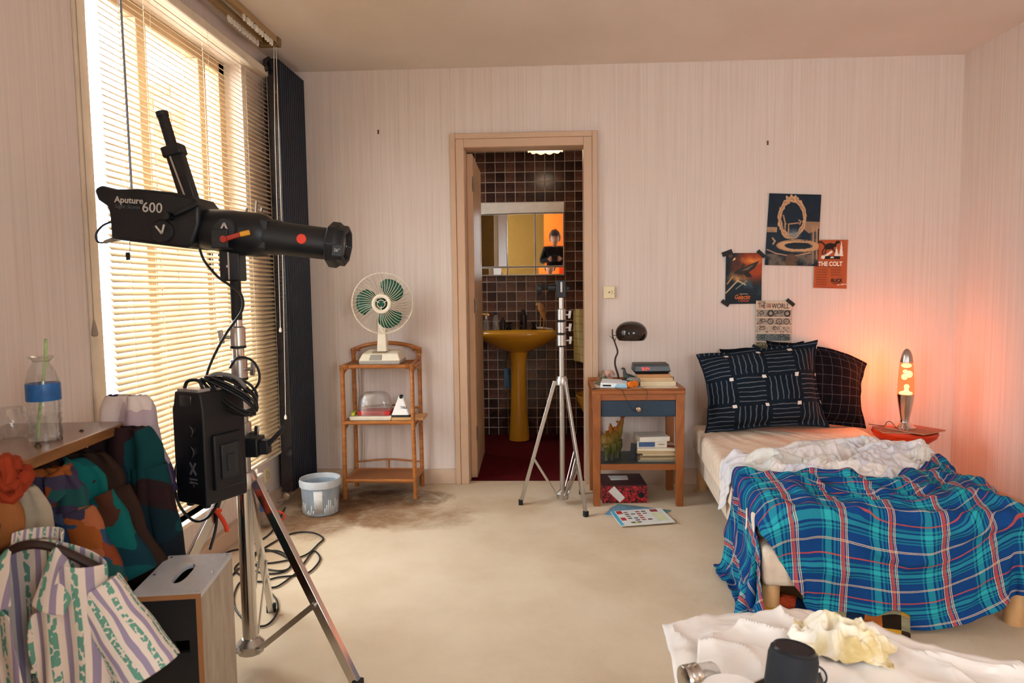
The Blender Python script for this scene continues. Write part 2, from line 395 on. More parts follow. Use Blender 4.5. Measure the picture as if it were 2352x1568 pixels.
# door frame of the bathroom (outer moulding, inner jamb) and the open door leaf
tr = MB()
def frame_ring(mb, x0, x1, z1, wd, y0, y1):
    mb.box((x0, y0, 0), (x0+wd, y1, z1)); mb.box((x1-wd, y0, 0), (x1, y1, z1)); mb.box((x0+wd, y0, z1-wd), (x1-wd, y1, z1))
frame_ring(tr, -.552, .325, 2.125, .032, -.024, 0); frame_ring(tr, -.520, .293, 2.093, .05, -.018, 0)
frame_ring(tr, -.502, .277, 2.076, .034, 0, .13); frame_ring(tr, -.552, .325, 2.125, .07, .12, .135)
struct(tr.build('trim_1', M_FRAME, bevel=.003))
dl = struct(MB().box((0, 0, .008), (.70, .038, 2.03)).build('door_1', mat('door_leaf_paint', '#c9a27f', .45, var=.05), bevel=.003, loc=(-.43, .112, 0), rot=(0, 0, math.radians(91))))
hp = MB()
for z in (.25, 1.05, 1.8): hp.cyl((-.006, -.004, z), (-.006, -.004, z+.09), .006, n=8)
hp.build('hinge', mat('steel_hinge', '#8a8178', .35, 1), dl)
hh = MB(); hh.lathe([(.022, 0), (.022, .006)], (.64, 0, 1.02), (0, -1, 0)); hh.tube([(.64, 0, 1.02), (.64, -.045, 1.02), (.54, -.05, 1.02)], .008)
hh.build('door_handle', mat('brass_handle', '#b08d4e', .3, 1), dl)
# skirting
bb = MB().box((XL, -.014, 0), (-.552, 0, .095)).box((.325, -.014, 0), (XR, 0, .095)); struct(bb.build('baseboard_back', M_BASEB, bevel=.003))
struct(MB().box((XL, -3.9, 0), (XL+.035, -.02, .085)).build('baseboard_left', M_BASEB, bevel=.003))
struct(MB().box((XR-.014, YF, 0), (XR, -.014, .095)).build('baseboard_right', M_BASEB, bevel=.003))

# the window: frame, posts, panes, sill, handle
win = struct(MB().box((XL-.20, WY0, WZ0-.02), (XL+.028, WY1+.02, WZ0)).build('window_1', M_SILL, bevel=.004))
M_WFR = mat('window_frame_paint', '#b89a78', .5)
fx0, fx1 = XL-.15, XL-.09
fr = MB()
for y0, y1, z0, z1 in ((WY0, WY0+.06, WZ0, WZ1), (WY1-.06, WY1, WZ0, WZ1), (WY0, WY1, WZ0, WZ0+.07), (WY0, WY1, WZ1-.06, WZ1)): fr.box((fx0, y0, z0), (fx1, y1, z1))
fr.build('window_frame', M_WFR, win, bevel=.004)
for y in (-1.44, -.93):
    MB().box((fx0, y-.035, WZ0+.07), (fx1+.015, y+.035, WZ1-.06)).build('post', M_WFR, win, bevel=.004)
t = NT('window_glass'); tr_ = t.n('BsdfTransparent'); gl = t.n('BsdfGlossy'); gl.inputs['Roughness'].default_value = .02; mx = t.n('MixShader'); mx.inputs[0].default_value = .06
t.l(tr_.outputs[0], mx.inputs[1]); t.l(gl.outputs[0], mx.inputs[2]); t.l(mx.outputs[0], t.out.inputs[0]); M_PANE = t.m
for y0, y1 in ((WY0+.06, -1.475), (-1.405, -.965), (-.895, WY1-.06)):
    MB().box((fx0+.025, y0, WZ0+.07), (fx0+.031, y1, WZ1-.06)).build('pane', M_PANE, win, smooth=0)
hd = MB().box((fx1+.015, -.945, 1.30), (fx1+.022, -.915, 1.46)); hd.tube([(fx1+.02, -.93, 1.42), (fx1+.06, -.93, 1.42), (fx1+.062, -.93, 1.30)], .008)
hd.build('handle', mat('dark_window_handle', '#3a2c22', .4, .6), win)
MB().box((1.0, YF-.052, 1.0), (2.15, YF-.048, 2.10)).build('pane', M_PANE, fill_win4, smooth=0); MB().box((BX0-.052, .96, 1.31), (BX0-.048, 1.28, 1.91)).build('pane', M_PANE, fill_win3, smooth=0)
fill_win2 = struct(MB().box((XL-.18, -5.55, .35), (XL+.03, -4.25, .38)).build('added_fill_window_2', M_SILL, bevel=.004))  # invented out-of-view window that brightens the near part of the room
fr = MB()
for y0, y1, z0, z1 in ((-5.55, -5.49, .38, 2.4), (-4.31, -4.25, .38, 2.4), (-4.93, -4.87, .38, 2.4), (-5.55, -4.25, .38, .44), (-5.55, -4.25, 2.34, 2.4)): fr.box((fx0, y0, z0), (fx1, y1, z1))
fr.build('window_frame', M_WFR, fill_win2, bevel=.004)
for y0, y1 in ((-5.49, -4.93), (-4.87, -4.31)): MB().box((fx0+.025, y0, .44), (fx0+.031, y1, 2.34)).build('pane', M_PANE, fill_win2, smooth=0)
# casing and headboard around the first window
cs = MB().box((XL, WY0-.06, WZ0), (XL+.012, WY0, 2.42)).box((XL, WY0-.06, 2.36), (XL+.02, -.34, 2.42))
struct(cs.build('trim_2', mat('cream_casing_paint', '#dccbb4', .5), bevel=.003))
# brick loggia outside
M_MORT = mat('pale_mortar', '#cdbfa9', .9)
t = NT('brick'); oi = t.n('ObjectInfo'); f = t.noise(t.coord(), 9, 4); f = t.math('ADD', t.math('MULTIPLY', f, .5), t.math('MULTIPLY', oi.outputs['Random'], .5))
t.base(t.ramp(f, [(.25, '#b0653f'), (.55, '#c98258'), (.8, '#d79a6e')])); t.set(.9, spec=.1); M_BRICK = t.m
YB = .28
lw = struct(MB().box((-2.62, YB+.012, -.3), (XL-.2, YB+.2, 2.62)).build('wall_loggia', M_MORT, smooth=0))
pb = None
for j in range(28):
    z = .15+j*.086
    xa = -2.62+(0 if j % 2 else -.115)
    while xa < XL-.2:
        x0 = max(xa, -2.62); x1 = min(xa+.22, XL-.2)
        if x1-x0 > .04:
            if pb is None: pb = MB().box((0, 0, 0), (.22, .012, .074)).build('brick', M_BRICK, lw, smooth=0, loc=(x0, YB, z)); pb.scale = ((x1-x0)/.22, 1, 1)
            else: inst(pb, 'brick', lw, (x0, YB, z), scale=((x1-x0)/.22, 1, 1))
        xa += .232
struct(MB().box((-2.3, -2.6, 2.62), (XL-.2, .5, 2.75)).build('ceiling_loggia', mat('loggia_render', '#d8c4b2', .9), smooth=0))
struct(MB().box((-12, -14, -3.2), (XL-.2, 8, -3.0)).build('ground_outside', mat('outside_paving', '#b5aa9c', .95), smooth=0))
# ================================================================== venetian blind
t = NT('cream_slat'); f = t.noise(t.coord(), 6, 3); t.base(t.mix(f, '#dcc9a2', '#e6d6b4')); t.set(.42)
tl = t.n('BsdfTranslucent'); tl.inputs[0].default_value = C4('#e8a040'); mx = t.n('MixShader'); mx.inputs[0].default_value = .10
t.l(t.b.outputs[0], mx.inputs[1]); t.l(tl.outputs[0], mx.inputs[2]); t.l(mx.outputs[0], t.out.inputs[0]); M_SLAT = t.m
M_CORD = mat('white_cord', '#efe6d6', .8); M_CREAM = mat('cream_metal', '#e6d9c3', .4)
BXC, BY0, BY1 = XL+.036, -1.915, -.375
bl = thing('venetian_blind', 'cream venetian blind hanging in front of the bright window', 'blind', (BXC, (BY0+BY1)/2, .3))
LB = BY1-BY0; zt = 2.04
def slat_mesh():
    vs = []; fs = []; n = 5
    for s_ in (0, 1):
        for i in range(n):
            a = (i/(n-1)-.5); x = a*.0255; z = -(a*a)*4*.0028+s_*.0004
            vs += [(x, -LB/2, z), (x, LB/2, z)]
    for i in range(n-1):
        a = 2*i; fs.append((a, a+2, a+3, a+1)); b = a+2*n; fs.append((b, b+1, b+3, b+2))
    fs += [(0, 1, 2*n+1, 2*n), (2*n-2, 4*n-2, 4*n-1, 2*n-1)]
    return vs, fs
vs, fs = slat_mesh(); sl = None; NS = 90
for i in range(NS):
    z = .03+i*.0225; r = (random.uniform(-.0015, .0015), math.radians(36+random.uniform(-1.2, 1.2)), 0)
    if sl is None: sl = obj('slat', vs, fs, M_SLAT, bl, smooth=60, loc=(0, 0, z), rot=r)
    else: inst(sl, 'slat', bl, (0, random.uniform(-.002, .002), z), r)
MB().box((-.018, -LB/2, 2.06), (.018, LB/2, 2.1)).build('head_rail', M_CREAM, bl, bevel=.004)
MB().box((-.013, -LB/2, -.004), (.013, LB/2, .012)).build('bottom_rail', M_CREAM, bl, bevel=.003)
for y in (-.66, -.45, .02, .42, .70):
    m_ = MB(); m_.tube([(.0125, y, .01), (.0125, y, 2.06)], .0008, 5); m_.tube([(-.0125, y, .01), (-.0125, y, 2.06)], .0008, 5)
    m_.build('ladder_cord', M_CORD, bl)
m_ = MB(); m_.tube([(.022, .745, 2.06), (.024, .745, 1.5)], .0012, 5); m_.lathe([(.002, .03), (.006, .02), (.007, 0), (.004, -.004)], (.024, .745, 1.47)); m_.tube([(.024, .745, 1.47), (.024, .745, .9)], .001, 5)
m_.build('pull_cord', M_CORD, bl)
m_ = MB(); m_.tube([(.026, -.665, 2.06), (.03, -.662, 1.15)], .0045, 6); m_.lathe([(.004, 0), (.0055, -.03), (.003, -.05)], (.03, -.662, 1.15)); m_.build('tilt_wand', mat('smoky_wand', '#7d7f88', .3), bl)
m_ = MB(); cy = -1.985
m_.tube([(XL+.016, cy, 2.36), (XL+.016, cy, 1.12)], .0012, 5); m_.lathe([(.002, 0), (.008, -.03), (.011, -.052), (.006, -.058)], (XL+.016, cy, 1.12))
tag(m_.build('blind_cord', mat('grey_cord', '#9b8b7c', .7)), 'thin cord with a small grey tassel on the wall left of the window', 'cord')
# curtain track on the ceiling with gliders
tk = thing('curtain_track', 'tan double curtain track with white gliders on the ceiling over the window', 'curtain track', (-1.4, -2.3, 2.47))
M_TRK = mat('tan_track', '#a98c62', .45)
for x in (-.045, .03):
    m_ = MB(); L0, L1 = -1.55, 1.72
    m_.box((x-.012, L0, .012), (x+.012, L1, .04)); m_.box((x-.014, L0, .006), (x-.009, L1, .014)); m_.box((x+.009, L0, .006), (x+.014, L1, .014)); m_.build('rail', M_TRK, tk, bevel=.002)
MB().box((-.065, 1.69, -.004), (.05, 1.735, .04)).build('end_cap', mat('dark_track_cap', '#7a6243', .5), tk, bevel=.004)
gl0 = None
for x in (-.045, .03):
    for k in range(24):
        y = 1.66-k*.03-random.uniform(0, .018)-(.35 if k > 11 else 0)-(.5 if k > 17 else 0); z = .004
        if gl0 is None: gl0 = MB().box((-.006, -.004, -.014), (.006, .004, .012)).lathe([(.004, 0), (.006, -.008), (.003, -.012)], (0, 0, -.012), n=8).build('glider', M_CORD, tk, loc=(x, y, z))
        else: inst(gl0, 'glider', tk, (x, y, z))
m_ = MB()
m_.tube([(-1.3816, -0.5900, 2.4758), (-1.3939, -0.5900, 2.0392), (-1.4009, -0.5900, 1.3161), (-1.4037, -0.5900, 0.9975)], .0016, 5); m_.lathe([(.002, .016), (.007, .004), (.007, -.008), (.003, -.012)], (-1.4037, -0.5900, 0.9975))
m_.tube([(-1.3738, -0.5800, 2.4789), (-1.3769, -0.5800, 2.0410), (-1.3829, -0.5800, 1.2700), (-1.3965, -0.5800, 0.5336)], .0016, 5); m_.lathe([(.002, .016), (.007, .004), (.007, -.008), (.003, -.012)], (-1.3967, -0.5800, 0.5265))
tag(m_.build('hanging_pull_cords', M_CORD), 'pair of long white pull cords hanging in front of the dark radiator', 'cord')
# ================================================================== tall radiator
rd = thing('radiator', 'tall dark navy finned radiator on the wall beside the window', 'radiator', (-1.45, -.23, .075))
t = NT('navy_enamel'); f = t.noise(t.coord(), 8, 3); t.base(t.mix(f, '#091524', '#0f1e2e')); t.set(.38, spec=.5); M_NAVY = t.m
H = 2.38
MB().box((-.037, -.205, 0), (.012, .205, H-.01)).build('back_panel', M_NAVY, rd, bevel=.004)
fin = None
for k in range(13):
    y = -.188+k*.0313
    if fin is None: fin = MB().hexa([(.012, -.0125, 0), (.036, -.007, .004), (.036, .007, .004), (.012, .0125, 0), (.012, -.0125, H), (.036, -.007, H-.004), (.036, .007, H-.004), (.012, .0125, H)]).build('fin', M_NAVY, rd, bevel=.003, loc=(0, y, 0))
    else: inst(fin, 'fin', rd, (0, y, 0))
MB().box((-.037, -.2085, 0), (.030, -.2045, H)).build('side_panel', mat('glossy_navy_enamel', '#221f26', .12, spec=.8), rd, bevel=.002)
m_ = MB(); m_.tube([(-.03, -.18, H+.01), (-.03, -.235, H-.02), (-.03, -.24, H-.06)], .011, 8); m_.ball((-.03, -.24, H-.06), .02, 8); m_.build('bleed_valve', mat('dark_brass', '#463c34', .4, .6), rd)
m_ = MB(); m_.tube([(-.005, -.15, .01), (-.005, -.22, -.035), (-.05, -.26, -.04)], .010, 8); m_.lathe([(.012, -.02), (.02, -.015), (.02, .02), (.012, .025)], (-.005, -.215, -.02), (0, 1, 0), 10); m_.build('valve', mat('pale_valve', '#a8947c', .4, .4), rd)
# sockets and switch
def plate(name, label, cat, loc, nrm, w_, h_, c):
    p = thing(name, label, cat, loc); x = Vector((0, 0, 1)).cross(Vector(nrm)); q = [(-w_/2, -h_/2), (w_/2, -h_/2), (w_/2, h_/2), (-w_/2, h_/2)]
    MB().prism(q, (0, 0, 0), x, (0, 0, 1), nrm, .008).build('cover', c, p, bevel=.003); return p, x
sw, _ = plate('light_switch', 'square ivory switch plate on the wall right of the door', 'switch', (.392, -.008, 1.172), (0, -1, 0), .068, .072, mat('ivory_plastic', '#e3d3a8', .4))
MB().ball((0, -.009, 0), .004, 6).build('key_hole', mat('black_plastic', '#151515', .4), sw)
MB().tube([(.012, -.010, -.012), (.020, -.012, 0), (.014, -.010, .012)], .002, 6).build('rocker', mat('shade_plastic', '#b8a982', .4), sw)
so, xx = plate('wall_socket', 'ivory wall socket low on the wall beside the radiator', 'socket', (XL, -.545, .20), (1, 0, 0), .07, .075, MATS['ivory_plastic'])
MB().lathe([(.022, 0), (.022, .004), (.018, .004), (.018, .001)], (.006, 0, 0), (1, 0, 0), 16).build('socket_ring', mat('shade_plastic', '#b8a982'), so)
# hooks and marks on the wall
for loc, lb in (((1.3202, 0.0000, 2.0351), 'small brass picture hook on the bare wall above the posters'), ((-0.9833, 0.0000, 2.1488), 'small dark nail in the wall above the fan')):
    m_ = MB(); m_.box((-.004, -.006, -.012), (.004, 0, .012)); m_.tube([(0, -.006, -.010), (0, -.012, -.014), (0, -.013, -.006)], .0018, 6)
    o = tag(m_.build('picture_hook', mat('dull_brass', '#6b5230', .5, .6)), lb, 'hook'); o.location = loc
# ================================================================== light stands
M_CHR = mat('chrome_tube', '#c9c6c2', .16, 1, var=.03); M_ALU = mat('brushed_aluminium', '#bdb9b3', .32, 1, var=.05); M_BLK = mat('matte_black', '#0a0f15', .5); M_BLK2 = mat('soft_black_rubber', '#121315', .7)
def stand(name, label, loc, ang, foot_r, apex, base, segs, legw, colr, knob_side=1, brace_t=.58):
    s = thing(name, label, 'light stand', loc)
    for i, (z0, z1, r) in enumerate(segs):
        MB().lathe([(r, z0), (r, z1)], (0, 0, 0), n=20).build('column' if i == 0 else 'riser', colr, s, smooth=40)
        if i:
            c_ = MB().lathe([(r+.003, z0-.07), (r+.008, z0-.065), (r+.008, z0-.004), (r+.004, z0)], (0, 0, 0), n=20).build('collar', M_ALU, s, smooth=40)
            MB().lathe([(r+.0085, z0-.068), (r+.0092, z0-.064), (r+.0085, z0-.06)], (0, 0, 0), n=20, capped=False).build('seal_ring', M_BLK, c_)
            a = 0 if i % 2 else (PI if knob_side < 0 else .25)
            d = Vector((math.cos(a), -.25, .05)).normalized(); k0 = Vector((0, 0, z0-.035))
            kb = MB(); kb.cyl(k0+d*(r+.004), k0+d*(r+.028), .006, n=8); kb.bar(k0+d*(r+.03)+Vector((0, 0, -.02)), k0+d*(r+.036)+Vector((0, 0, .022)), .010, .014)
            kb.build('t_handle', M_ALU, s, bevel=.002)
    r0 = segs[0][2]
    MB().lathe([(r0+.002, apex-.03), (r0+.016, apex-.028), (r0+.018, apex), (r0+.010, apex+.02), (r0+.001, apex+.022)], (0, 0, 0), n=16).build('top_hub', M_ALU, s)
    MB().lathe([(r0+.002, base-.02), (r0+.018, base-.018), (r0+.02, base+.01), (r0+.004, base+.028)], (0, 0, 0), n=12).build('lower_hub', M_ALU, s)
    for k in range(3):
        a = ang+k*2*PI/3; d = Vector((math.cos(a), math.sin(a), 0)); up = Vector((-d.y, d.x, 0))
        A = d*(r0+.022)+Vector((0, 0, apex-.005)); F_ = d*foot_r+Vector((0, 0, .004))
        lg = MB().bar(A, F_, legw, legw*.72, up).build('leg', colr, s, bevel=.002)
        MB().hexa([d*(foot_r-.002)+up*(i*legw*.55)+d*(j*.012)+Vector((0, 0, z)) for z in (0, .03) for i, j in ((-1, -1), (1, -1), (1, 1), (-1, 1))]).build('rubber_foot', M_BLK2, lg, bevel=.002)
        Bp = A.lerp(F_, brace_t); b = MB(); b.bar(d*(r0+.018)+Vector((0, 0, base))+up*legw*.45, Bp+up*legw*.45, legw*.55, .004, up); b.bar(d*(r0+.018)+Vector((0, 0, base))-up*legw*.45, Bp-up*legw*.45, legw*.55, .004, up)
        b.cyl(Bp+up*legw*.62, Bp-up*legw*.62, legw*.18, n=8); b.cyl(d*(r0+.02)+Vector((0, 0, base))+up*legw*.7, d*(r0+.02)+Vector((0, 0, base))-up*legw*.7, legw*.2, n=8)
        b.build('brace', M_ALU, lg)
    return s
SX, SY = -.954, -2.143
s1 = stand('light_stand', 'heavy chrome light stand carrying the black spotlight by the window', (SX, SY, 0), math.radians(-17.6), .40, .62, .07,
      [(.06, .80, .0235), (.80, .90, .0215), (.90, 1.0, .0195), (1.0, 1.10, .0175), (1.10, 1.14, .0155)], .030, M_CHR, -1, .60)
MB().cyl((0, 0, 1.12), (0, 0, 1.24), .0165, n=14).build('spigot_sleeve', M_BLK2, s1)
s2 = stand('light_stand', 'slim silver light stand standing in front of the bathroom doorway', (.094, -.43, 0), math.radians(-60), .235, .70, .055,
      [(.05, .95, .0150), (.95, 1.02, .0175), (1.02, 1.09, .0155), (1.09, 1.15, .0140)], .021, M_ALU, 1, .62)
hd = MB(); hd.box((-.028, -.022, 1.15), (.026, .022, 1.245)); hd.cyl((-.028, 0, 1.205), (-.07, 0, 1.205), .022, n=14); hd.cyl((-.07, 0, 1.205), (-.10, 0, 1.205), .010, n=10); hd.lathe([(.006, 0), (.028, .006), (.03, .03), (.012, .036)], (-.10, 0, 1.20), (-1, 0, 0), 14)
hd.box((.026, -.004, 1.19), (.045, .004, 1.21)); hd.build('grip_head', mat('dark_grip_head', '#111417', .4), s2, bevel=.003)
MB().box((-.004, -.024, 1.18), (.006, -.0215, 1.235)).build('lever', M_ALU, s2)

# ================================================================== the spotlight
t = NT('spotlight_shell'); f = t.noise(t.coord(), 260, 2); t.base('#070d14'); t.set(.42, spec=.5); t.bump(f, .15, .002); M_SPOT = t.m
M_PRINT = mat('silver_print', '#b9b4ae', .45, var=0); M_TXTDIM = mat('dim_print', '#5a5b5e', .5, var=0)
YL = -2.15
sp = thing('spotlight', 'black projector spotlight pointing right on the stand by the window', 'spotlight', (SX, SY, 1.235))
def loc(p): return Vector(p)-Vector((SX, SY, 1.235))
def prism_at(poly, y0, y1): return MB().prism([(a-SX, b-1.235) for a, b in poly], (0, y0-SY, 0), (1, 0, 0), (0, 0, 1), (0, 1, 0), y1-y0)
prism_at([(-1.3376, 1.5169), (-1.3162, 1.5297), (-1.2674, 1.5169), (-1.2056, 1.5171), (-1.1035, 1.5060), (-1.0388, 1.4903), (-1.0182, 1.4635), (-1.0207, 1.4080), (-1.0454, 1.3472), (-1.0637, 1.3382), (-1.2921, 1.3684), (-1.2937, 1.4391), (-1.2991, 1.4658), (-1.3270, 1.4849)], -2.225, -2.075).build('lamp_body', M_SPOT, sp, bevel=.010, bseg=3)
a0 = Vector((-1.0510, -2.1500, 1.4032)); a1 = Vector((-0.5950, -2.1500, 1.3404)); ax = (a1-a0).normalized(); LL = (a1-a0).length; K = LL/341
a0l = loc(a0)
MB().lathe([(34*K, 0), (44*K, 8*K), (47*K, 30*K), (49*K, 60*K), (50*K, 128*K), (46*K, 150*K), (40*K, 158*K)], a0l, ax, 28).build('optic_housing', M_SPOT, sp, smooth=30)
MB().lathe([(40*K, 150*K), (40*K, 178*K), (37*K, 190*K), (36*K, 300*K), (38*K, 302*K)], a0l, ax, 28).build('lens_tube', mat('lens_tube_black', '#101418', .45, bump=.1), sp, smooth=30)
rg = MB().lathe([(38*K, 298*K), (52*K, 300*K), (52*K, 318*K), (46*K, 326*K), (46*K, 338*K), (34*K, 340*K), (30*K, 330*K)], a0l, ax, 8).build('lens_ring', M_SPOT, sp, bevel=.003)
MB().lathe([(30*K, 331*K), (20*K, 334*K), (4*K, 335*K)], a0l, ax, 24).build('lens', mat('lens_glass', '#20262c', .05, spec=1), rg)
ny = Vector((0, -1, 0)); dn = ax.cross(ny).normalized()
if dn.z > 0: dn = -dn
# accessory slot, tilt clamp, lever, shutter handles, logo discs
MB().box((-.012, -.05, .145), (.012, .05, .235)).build('shutter_slot', M_SPOT, sp, bevel=.004, loc=loc((-0.8640, -2.1500, 1.3790))+Vector((0, 0, -.19)), rot=(0, math.radians(7), 0))
def disc(c, r, h, m, name, y=-2.235, parent=None, n=24):
    p = loc(c); p.y = y-SY; return MB().lathe([(r, 0), (r, h*.7), (r*.9, h)], p, (0, -1, 0), n).build(name, m, parent or sp)
disc((-1.1312, -2.1500, 1.3898), .034, .012, M_SPOT, 'logo_disc', -2.222); disc((-0.9451, -2.1500, 1.3908), .034, .014, M_SPOT, 'logo_disc', -2.212); disc((-0.7224, -2.1500, 1.3622), .0148, .004, mat('red_dot', '#e23a1a', .5), 'red_sticker', -2.150-36*K)
disc((-1.1044, -2.1500, 1.4319), .012, .03, M_SPOT, 'tilt_knob', -2.225)
def stroke(pts, w_, y, m, name):
    mb = MB()
    for p, q in zip(pts[:-1], pts[1:]):
        p = loc(p); q = loc(q); p.y = q.y = y-SY; mb.bar(p, q, w_, .002, (0, 1, 0))
    return mb.build(name, m, sp)
stroke([(-1.1469, -2.1500, 1.4047), (-1.1288, -2.1500, 1.3818), (-1.1206, -2.1500, 1.4083)], .0055, -2.236, M_PRINT, 'chevron_mark')
stroke([(-0.9533, -2.1500, 1.3910), (-0.9429, -2.1500, 1.4107), (-0.9342, -2.1500, 1.3907)], .0055, -2.229, M_PRINT, 'chevron_mark')
sl = math.radians(4.5)
def lt(s_, px, size, m, name, **kw):
    p = loc(px); p.y = -2.2265-SY; return text(s_, sp, name, m, size, p, (PI/2, sl, 0), **kw)
lt('Aputure', (-1.2294, -2.1500, 1.4818), .026, M_PRINT, 'brand_lettering', bold=.0004); lt('Light Storm', (-1.2345, -2.1500, 1.4633), .016, M_TXTDIM, 'small_lettering', shear=.2); lt('600', (-1.1593, -2.1500, 1.4580), .042, M_PRINT, 'number_lettering', bold=.0003)
p = loc((-0.6251, -2.1500, 1.3263)); lb = MB().box((-.012, -.006, -.018), (.022, .002, .018)).build('focal_tab', M_SPOT, sp, bevel=.002, loc=p+Vector((.01, -.062, 0)), rot=(0, math.radians(7), 0)); text('26°', lb, 'tab_lettering', M_PRINT, .013, (.004, -.0068, 0), (PI/2, 0, 0))
mb = MB(); q = loc((-0.9395, -2.1500, 1.3629)); q2 = loc((-0.8940, -2.1500, 1.3755)); q3 = loc((-0.8639, -2.1500, 1.3816))
for v_ in (q, q2, q3): v_.y = -2.235-SY
mb.bar(q, q2, .014, .008, (0, 1, 0)); mb.build('lever', mat('red_lever', '#a32a14', .4), sp, bevel=.002); MB().bar(q2, q3, .015, .009, (0, 1, 0)).build('lever_tip', mat('yellow_lever', '#d99a1c', .4), sp, bevel=.003)
disc((-0.9422, -2.1500, 1.3629), .011, .02, mat('red_lever', ''), 'lever_hub', -2.222)
for px, h in (((-0.8774, -2.1500, 1.4492), .035), ((-0.8611, -2.1500, 1.4502), .012), ((-0.9086, -2.1500, 1.4497), .012)):
    p = loc(px); MB().bar(p, p+Vector((.003, 0, h)), .004, .01, (0, 1, 0)).build('shutter_blade', M_CHR, sp)
# raised yoke arm with extension
A = loc((-1.0777, -2.1500, 1.4751)); Bq = loc((-1.1219, -2.1500, 1.6311))
ya = MB(); ya.bar(A, Bq, .050, .034, (0, 1, 0)); ya.build('yoke_arm', M_SPOT, sp, bevel=.005)
st_ = MB(); st_.bar(A+Vector((-.006, -.019, .012)), Bq+Vector((-.006, -.019, -.012)), .005, .003, (0, 1, 0)); st_.build('arm_slot', M_ALU, sp)
Cq = loc((-1.1268, -2.1500, 1.6404)); D_ = loc((-1.1542, -2.1500, 1.7439))
cl = MB(); cl.bar(loc((-1.1197, -2.1500, 1.6206)), loc((-1.1289, -2.1500, 1.6535)), .060, .05, (0, 1, 0)); cl.build('arm_clamp', M_SPOT, sp, bevel=.006)
MB().tube([Cq, D_], .0165, 14).build('extension_tube', M_BLK2, sp)
MB().tube([D_+Vector((0, 0, -.002)), D_+(D_-Cq).normalized()*.012], .0185, 14).build('tube_cap', M_BLK, sp)
# clamp arm on the body side, lever and lock
mb = MB(); mb.bar(loc((-1.0905, -2.1500, 1.4357))+Vector((0, -.085, 0)), loc((-1.0152, -2.1500, 1.4687))+Vector((0, -.085, 0)), .014, .012, (0, 1, 0)); mb.build('clamp_lever', M_BLK, sp, bevel=.003)
# mount block onto the stand
mp = MB(); mp.box((-.036, -.028, .005), (.026, .028, .118)); mp.box((-.030, -.09, .10), (.022, .0, .16)); mp.build('mount_block', M_SPOT, sp, bevel=.004)
MB().box((-.008, -.030, .01), (-.004, -.027, .115)).build('edge_strip', M_ALU, sp)
MB().lathe([(.004, 0), (.004, .002)], (-.010, -.028, .05), (0, -1, 0), 10).build('screw', M_ALU, sp)
mp = MB(); mp.tube([(-1.2916, -2.1500, 1.4284), (-1.3247, -2.1500, 1.4290), (-1.3615, -2.1500, 1.4136), (-1.3825, -2.1500, 1.3872), (-1.3810, -2.1500, 1.3657), (-1.3504, -2.1500, 1.3666)] and [loc(q) for q in spline([(-1.2887, -2.1500, 1.4310), (-1.3247, -2.1500, 1.4290), (-1.3614, -2.1500, 1.4162), (-1.3837, -2.1500, 1.3899), (-1.3782, -2.1500, 1.3657), (-1.3505, -2.1500, 1.3653)], 6)], .0035, 6); mp.build('rear_cable', mat('blue_black_cable', '#14233a', .5), sp)
mp = MB(); mp.tube([loc(q) for q in [(-1.3588, -2.1500, 1.3654), (-1.3278, -2.1500, 1.3743), (-1.2887, -2.1500, 1.3803)]], [.006, .008, .009], 8); mp.build('cable_plug', mat('grey_plug', '#8f867c', .5), sp)
mp = MB(); mp.tube([loc(q) for q in [(-1.2488, -2.2000, 1.3645), (-1.2507, -2.2000, 1.3292)]], .001, 4); p = loc((-1.2567, -2.2000, 1.3189)); mp.box(p-Vector((.006, .002, .012)), p+Vector((.006, .002, .012))); mp.build('hanging_tag', M_BLK, sp)
# ================================================================== ballast box hanging on the stand
bp = thing('ballast_box', 'black ballast control box with knobs hanging on the heavy chrome stand', 'ballast', (-.985, -2.285, .60), math.radians(-24))
M_BAL = mat('ballast_black', '#080b0f', .5, bump=.08)
poly = [(-.064, .015), (-.058, 0), (.058, 0), (.060, .02), (.060, .27), (.052, .325), (-.052, .325), (-.060, .285), (-.066, .275)]
MB().prism(poly, (0, -.075, 0), (1, 0, 0), (0, 0, 1), (0, 1, 0), .15).build('body', M_BAL, bp, bevel=.004)
MB().box((-.030, -.078, .283), (.018, -.074, .315)).build('screen', mat('dark_screen', '#1c1f20', .15, spec=.8), bp, bevel=.002)
for z in (.215, .155): MB().lathe([(.018, 0), (.017, .010), (.012, .011)], (.012, -.074, z), (0, -1, 0), 20).build('knob', M_BAL, bp); 
for z in (.215, .155): MB().tube([(.012+.017*math.cos(a), -.0855, z+.017*math.sin(a)) for a in [(-.9+.22*i) for i in range(10)]], .0009, 5).build('knob_highlight', M_TXTDIM, bp)
for s_ in (-1, 1): MB().bar((.012-.012*s_, -.0765, .088), (.012+.012*s_, -.0765, .122), .006, .0015, (0, 1, 0)).build('cross_emblem', M_TXTDIM, bp)
text('Aputure', bp, 'lettering', M_TXTDIM, .010, (.012, -.0762, .075), (PI/2, 0, 0)); text('600d Pro', bp, 'lettering', M_TXTDIM, .009, (.012, -.0762, .064), (PI/2, 0, 0)); text('V', bp, 'lettering', M_TXTDIM, .009, (.012, -.0762, .054), (PI/2, 0, 0))
mb = MB()
for i in range(9): mb.box((-.044+i*.010, -.072, .325), (-.038+i*.010, -.03, .333))
mb.build('cooling_ribs', mat('pale_rib', '#a7a5a1', .4, .5), bp)
bt = MB(); bt.box((.058, -.05, .04), (.072, .05, .20)); bt.build('battery_plate', M_BLK, bp, bevel=.004)
bt = MB(); bt.box((.072, -.03, .07), (.078, .03, .17)); bt.box((.078, -.012, .09), (.082, .012, .14)); bt.build('battery_latch', mat('battery_grey', '#1f2325', .45), bp, bevel=.003)
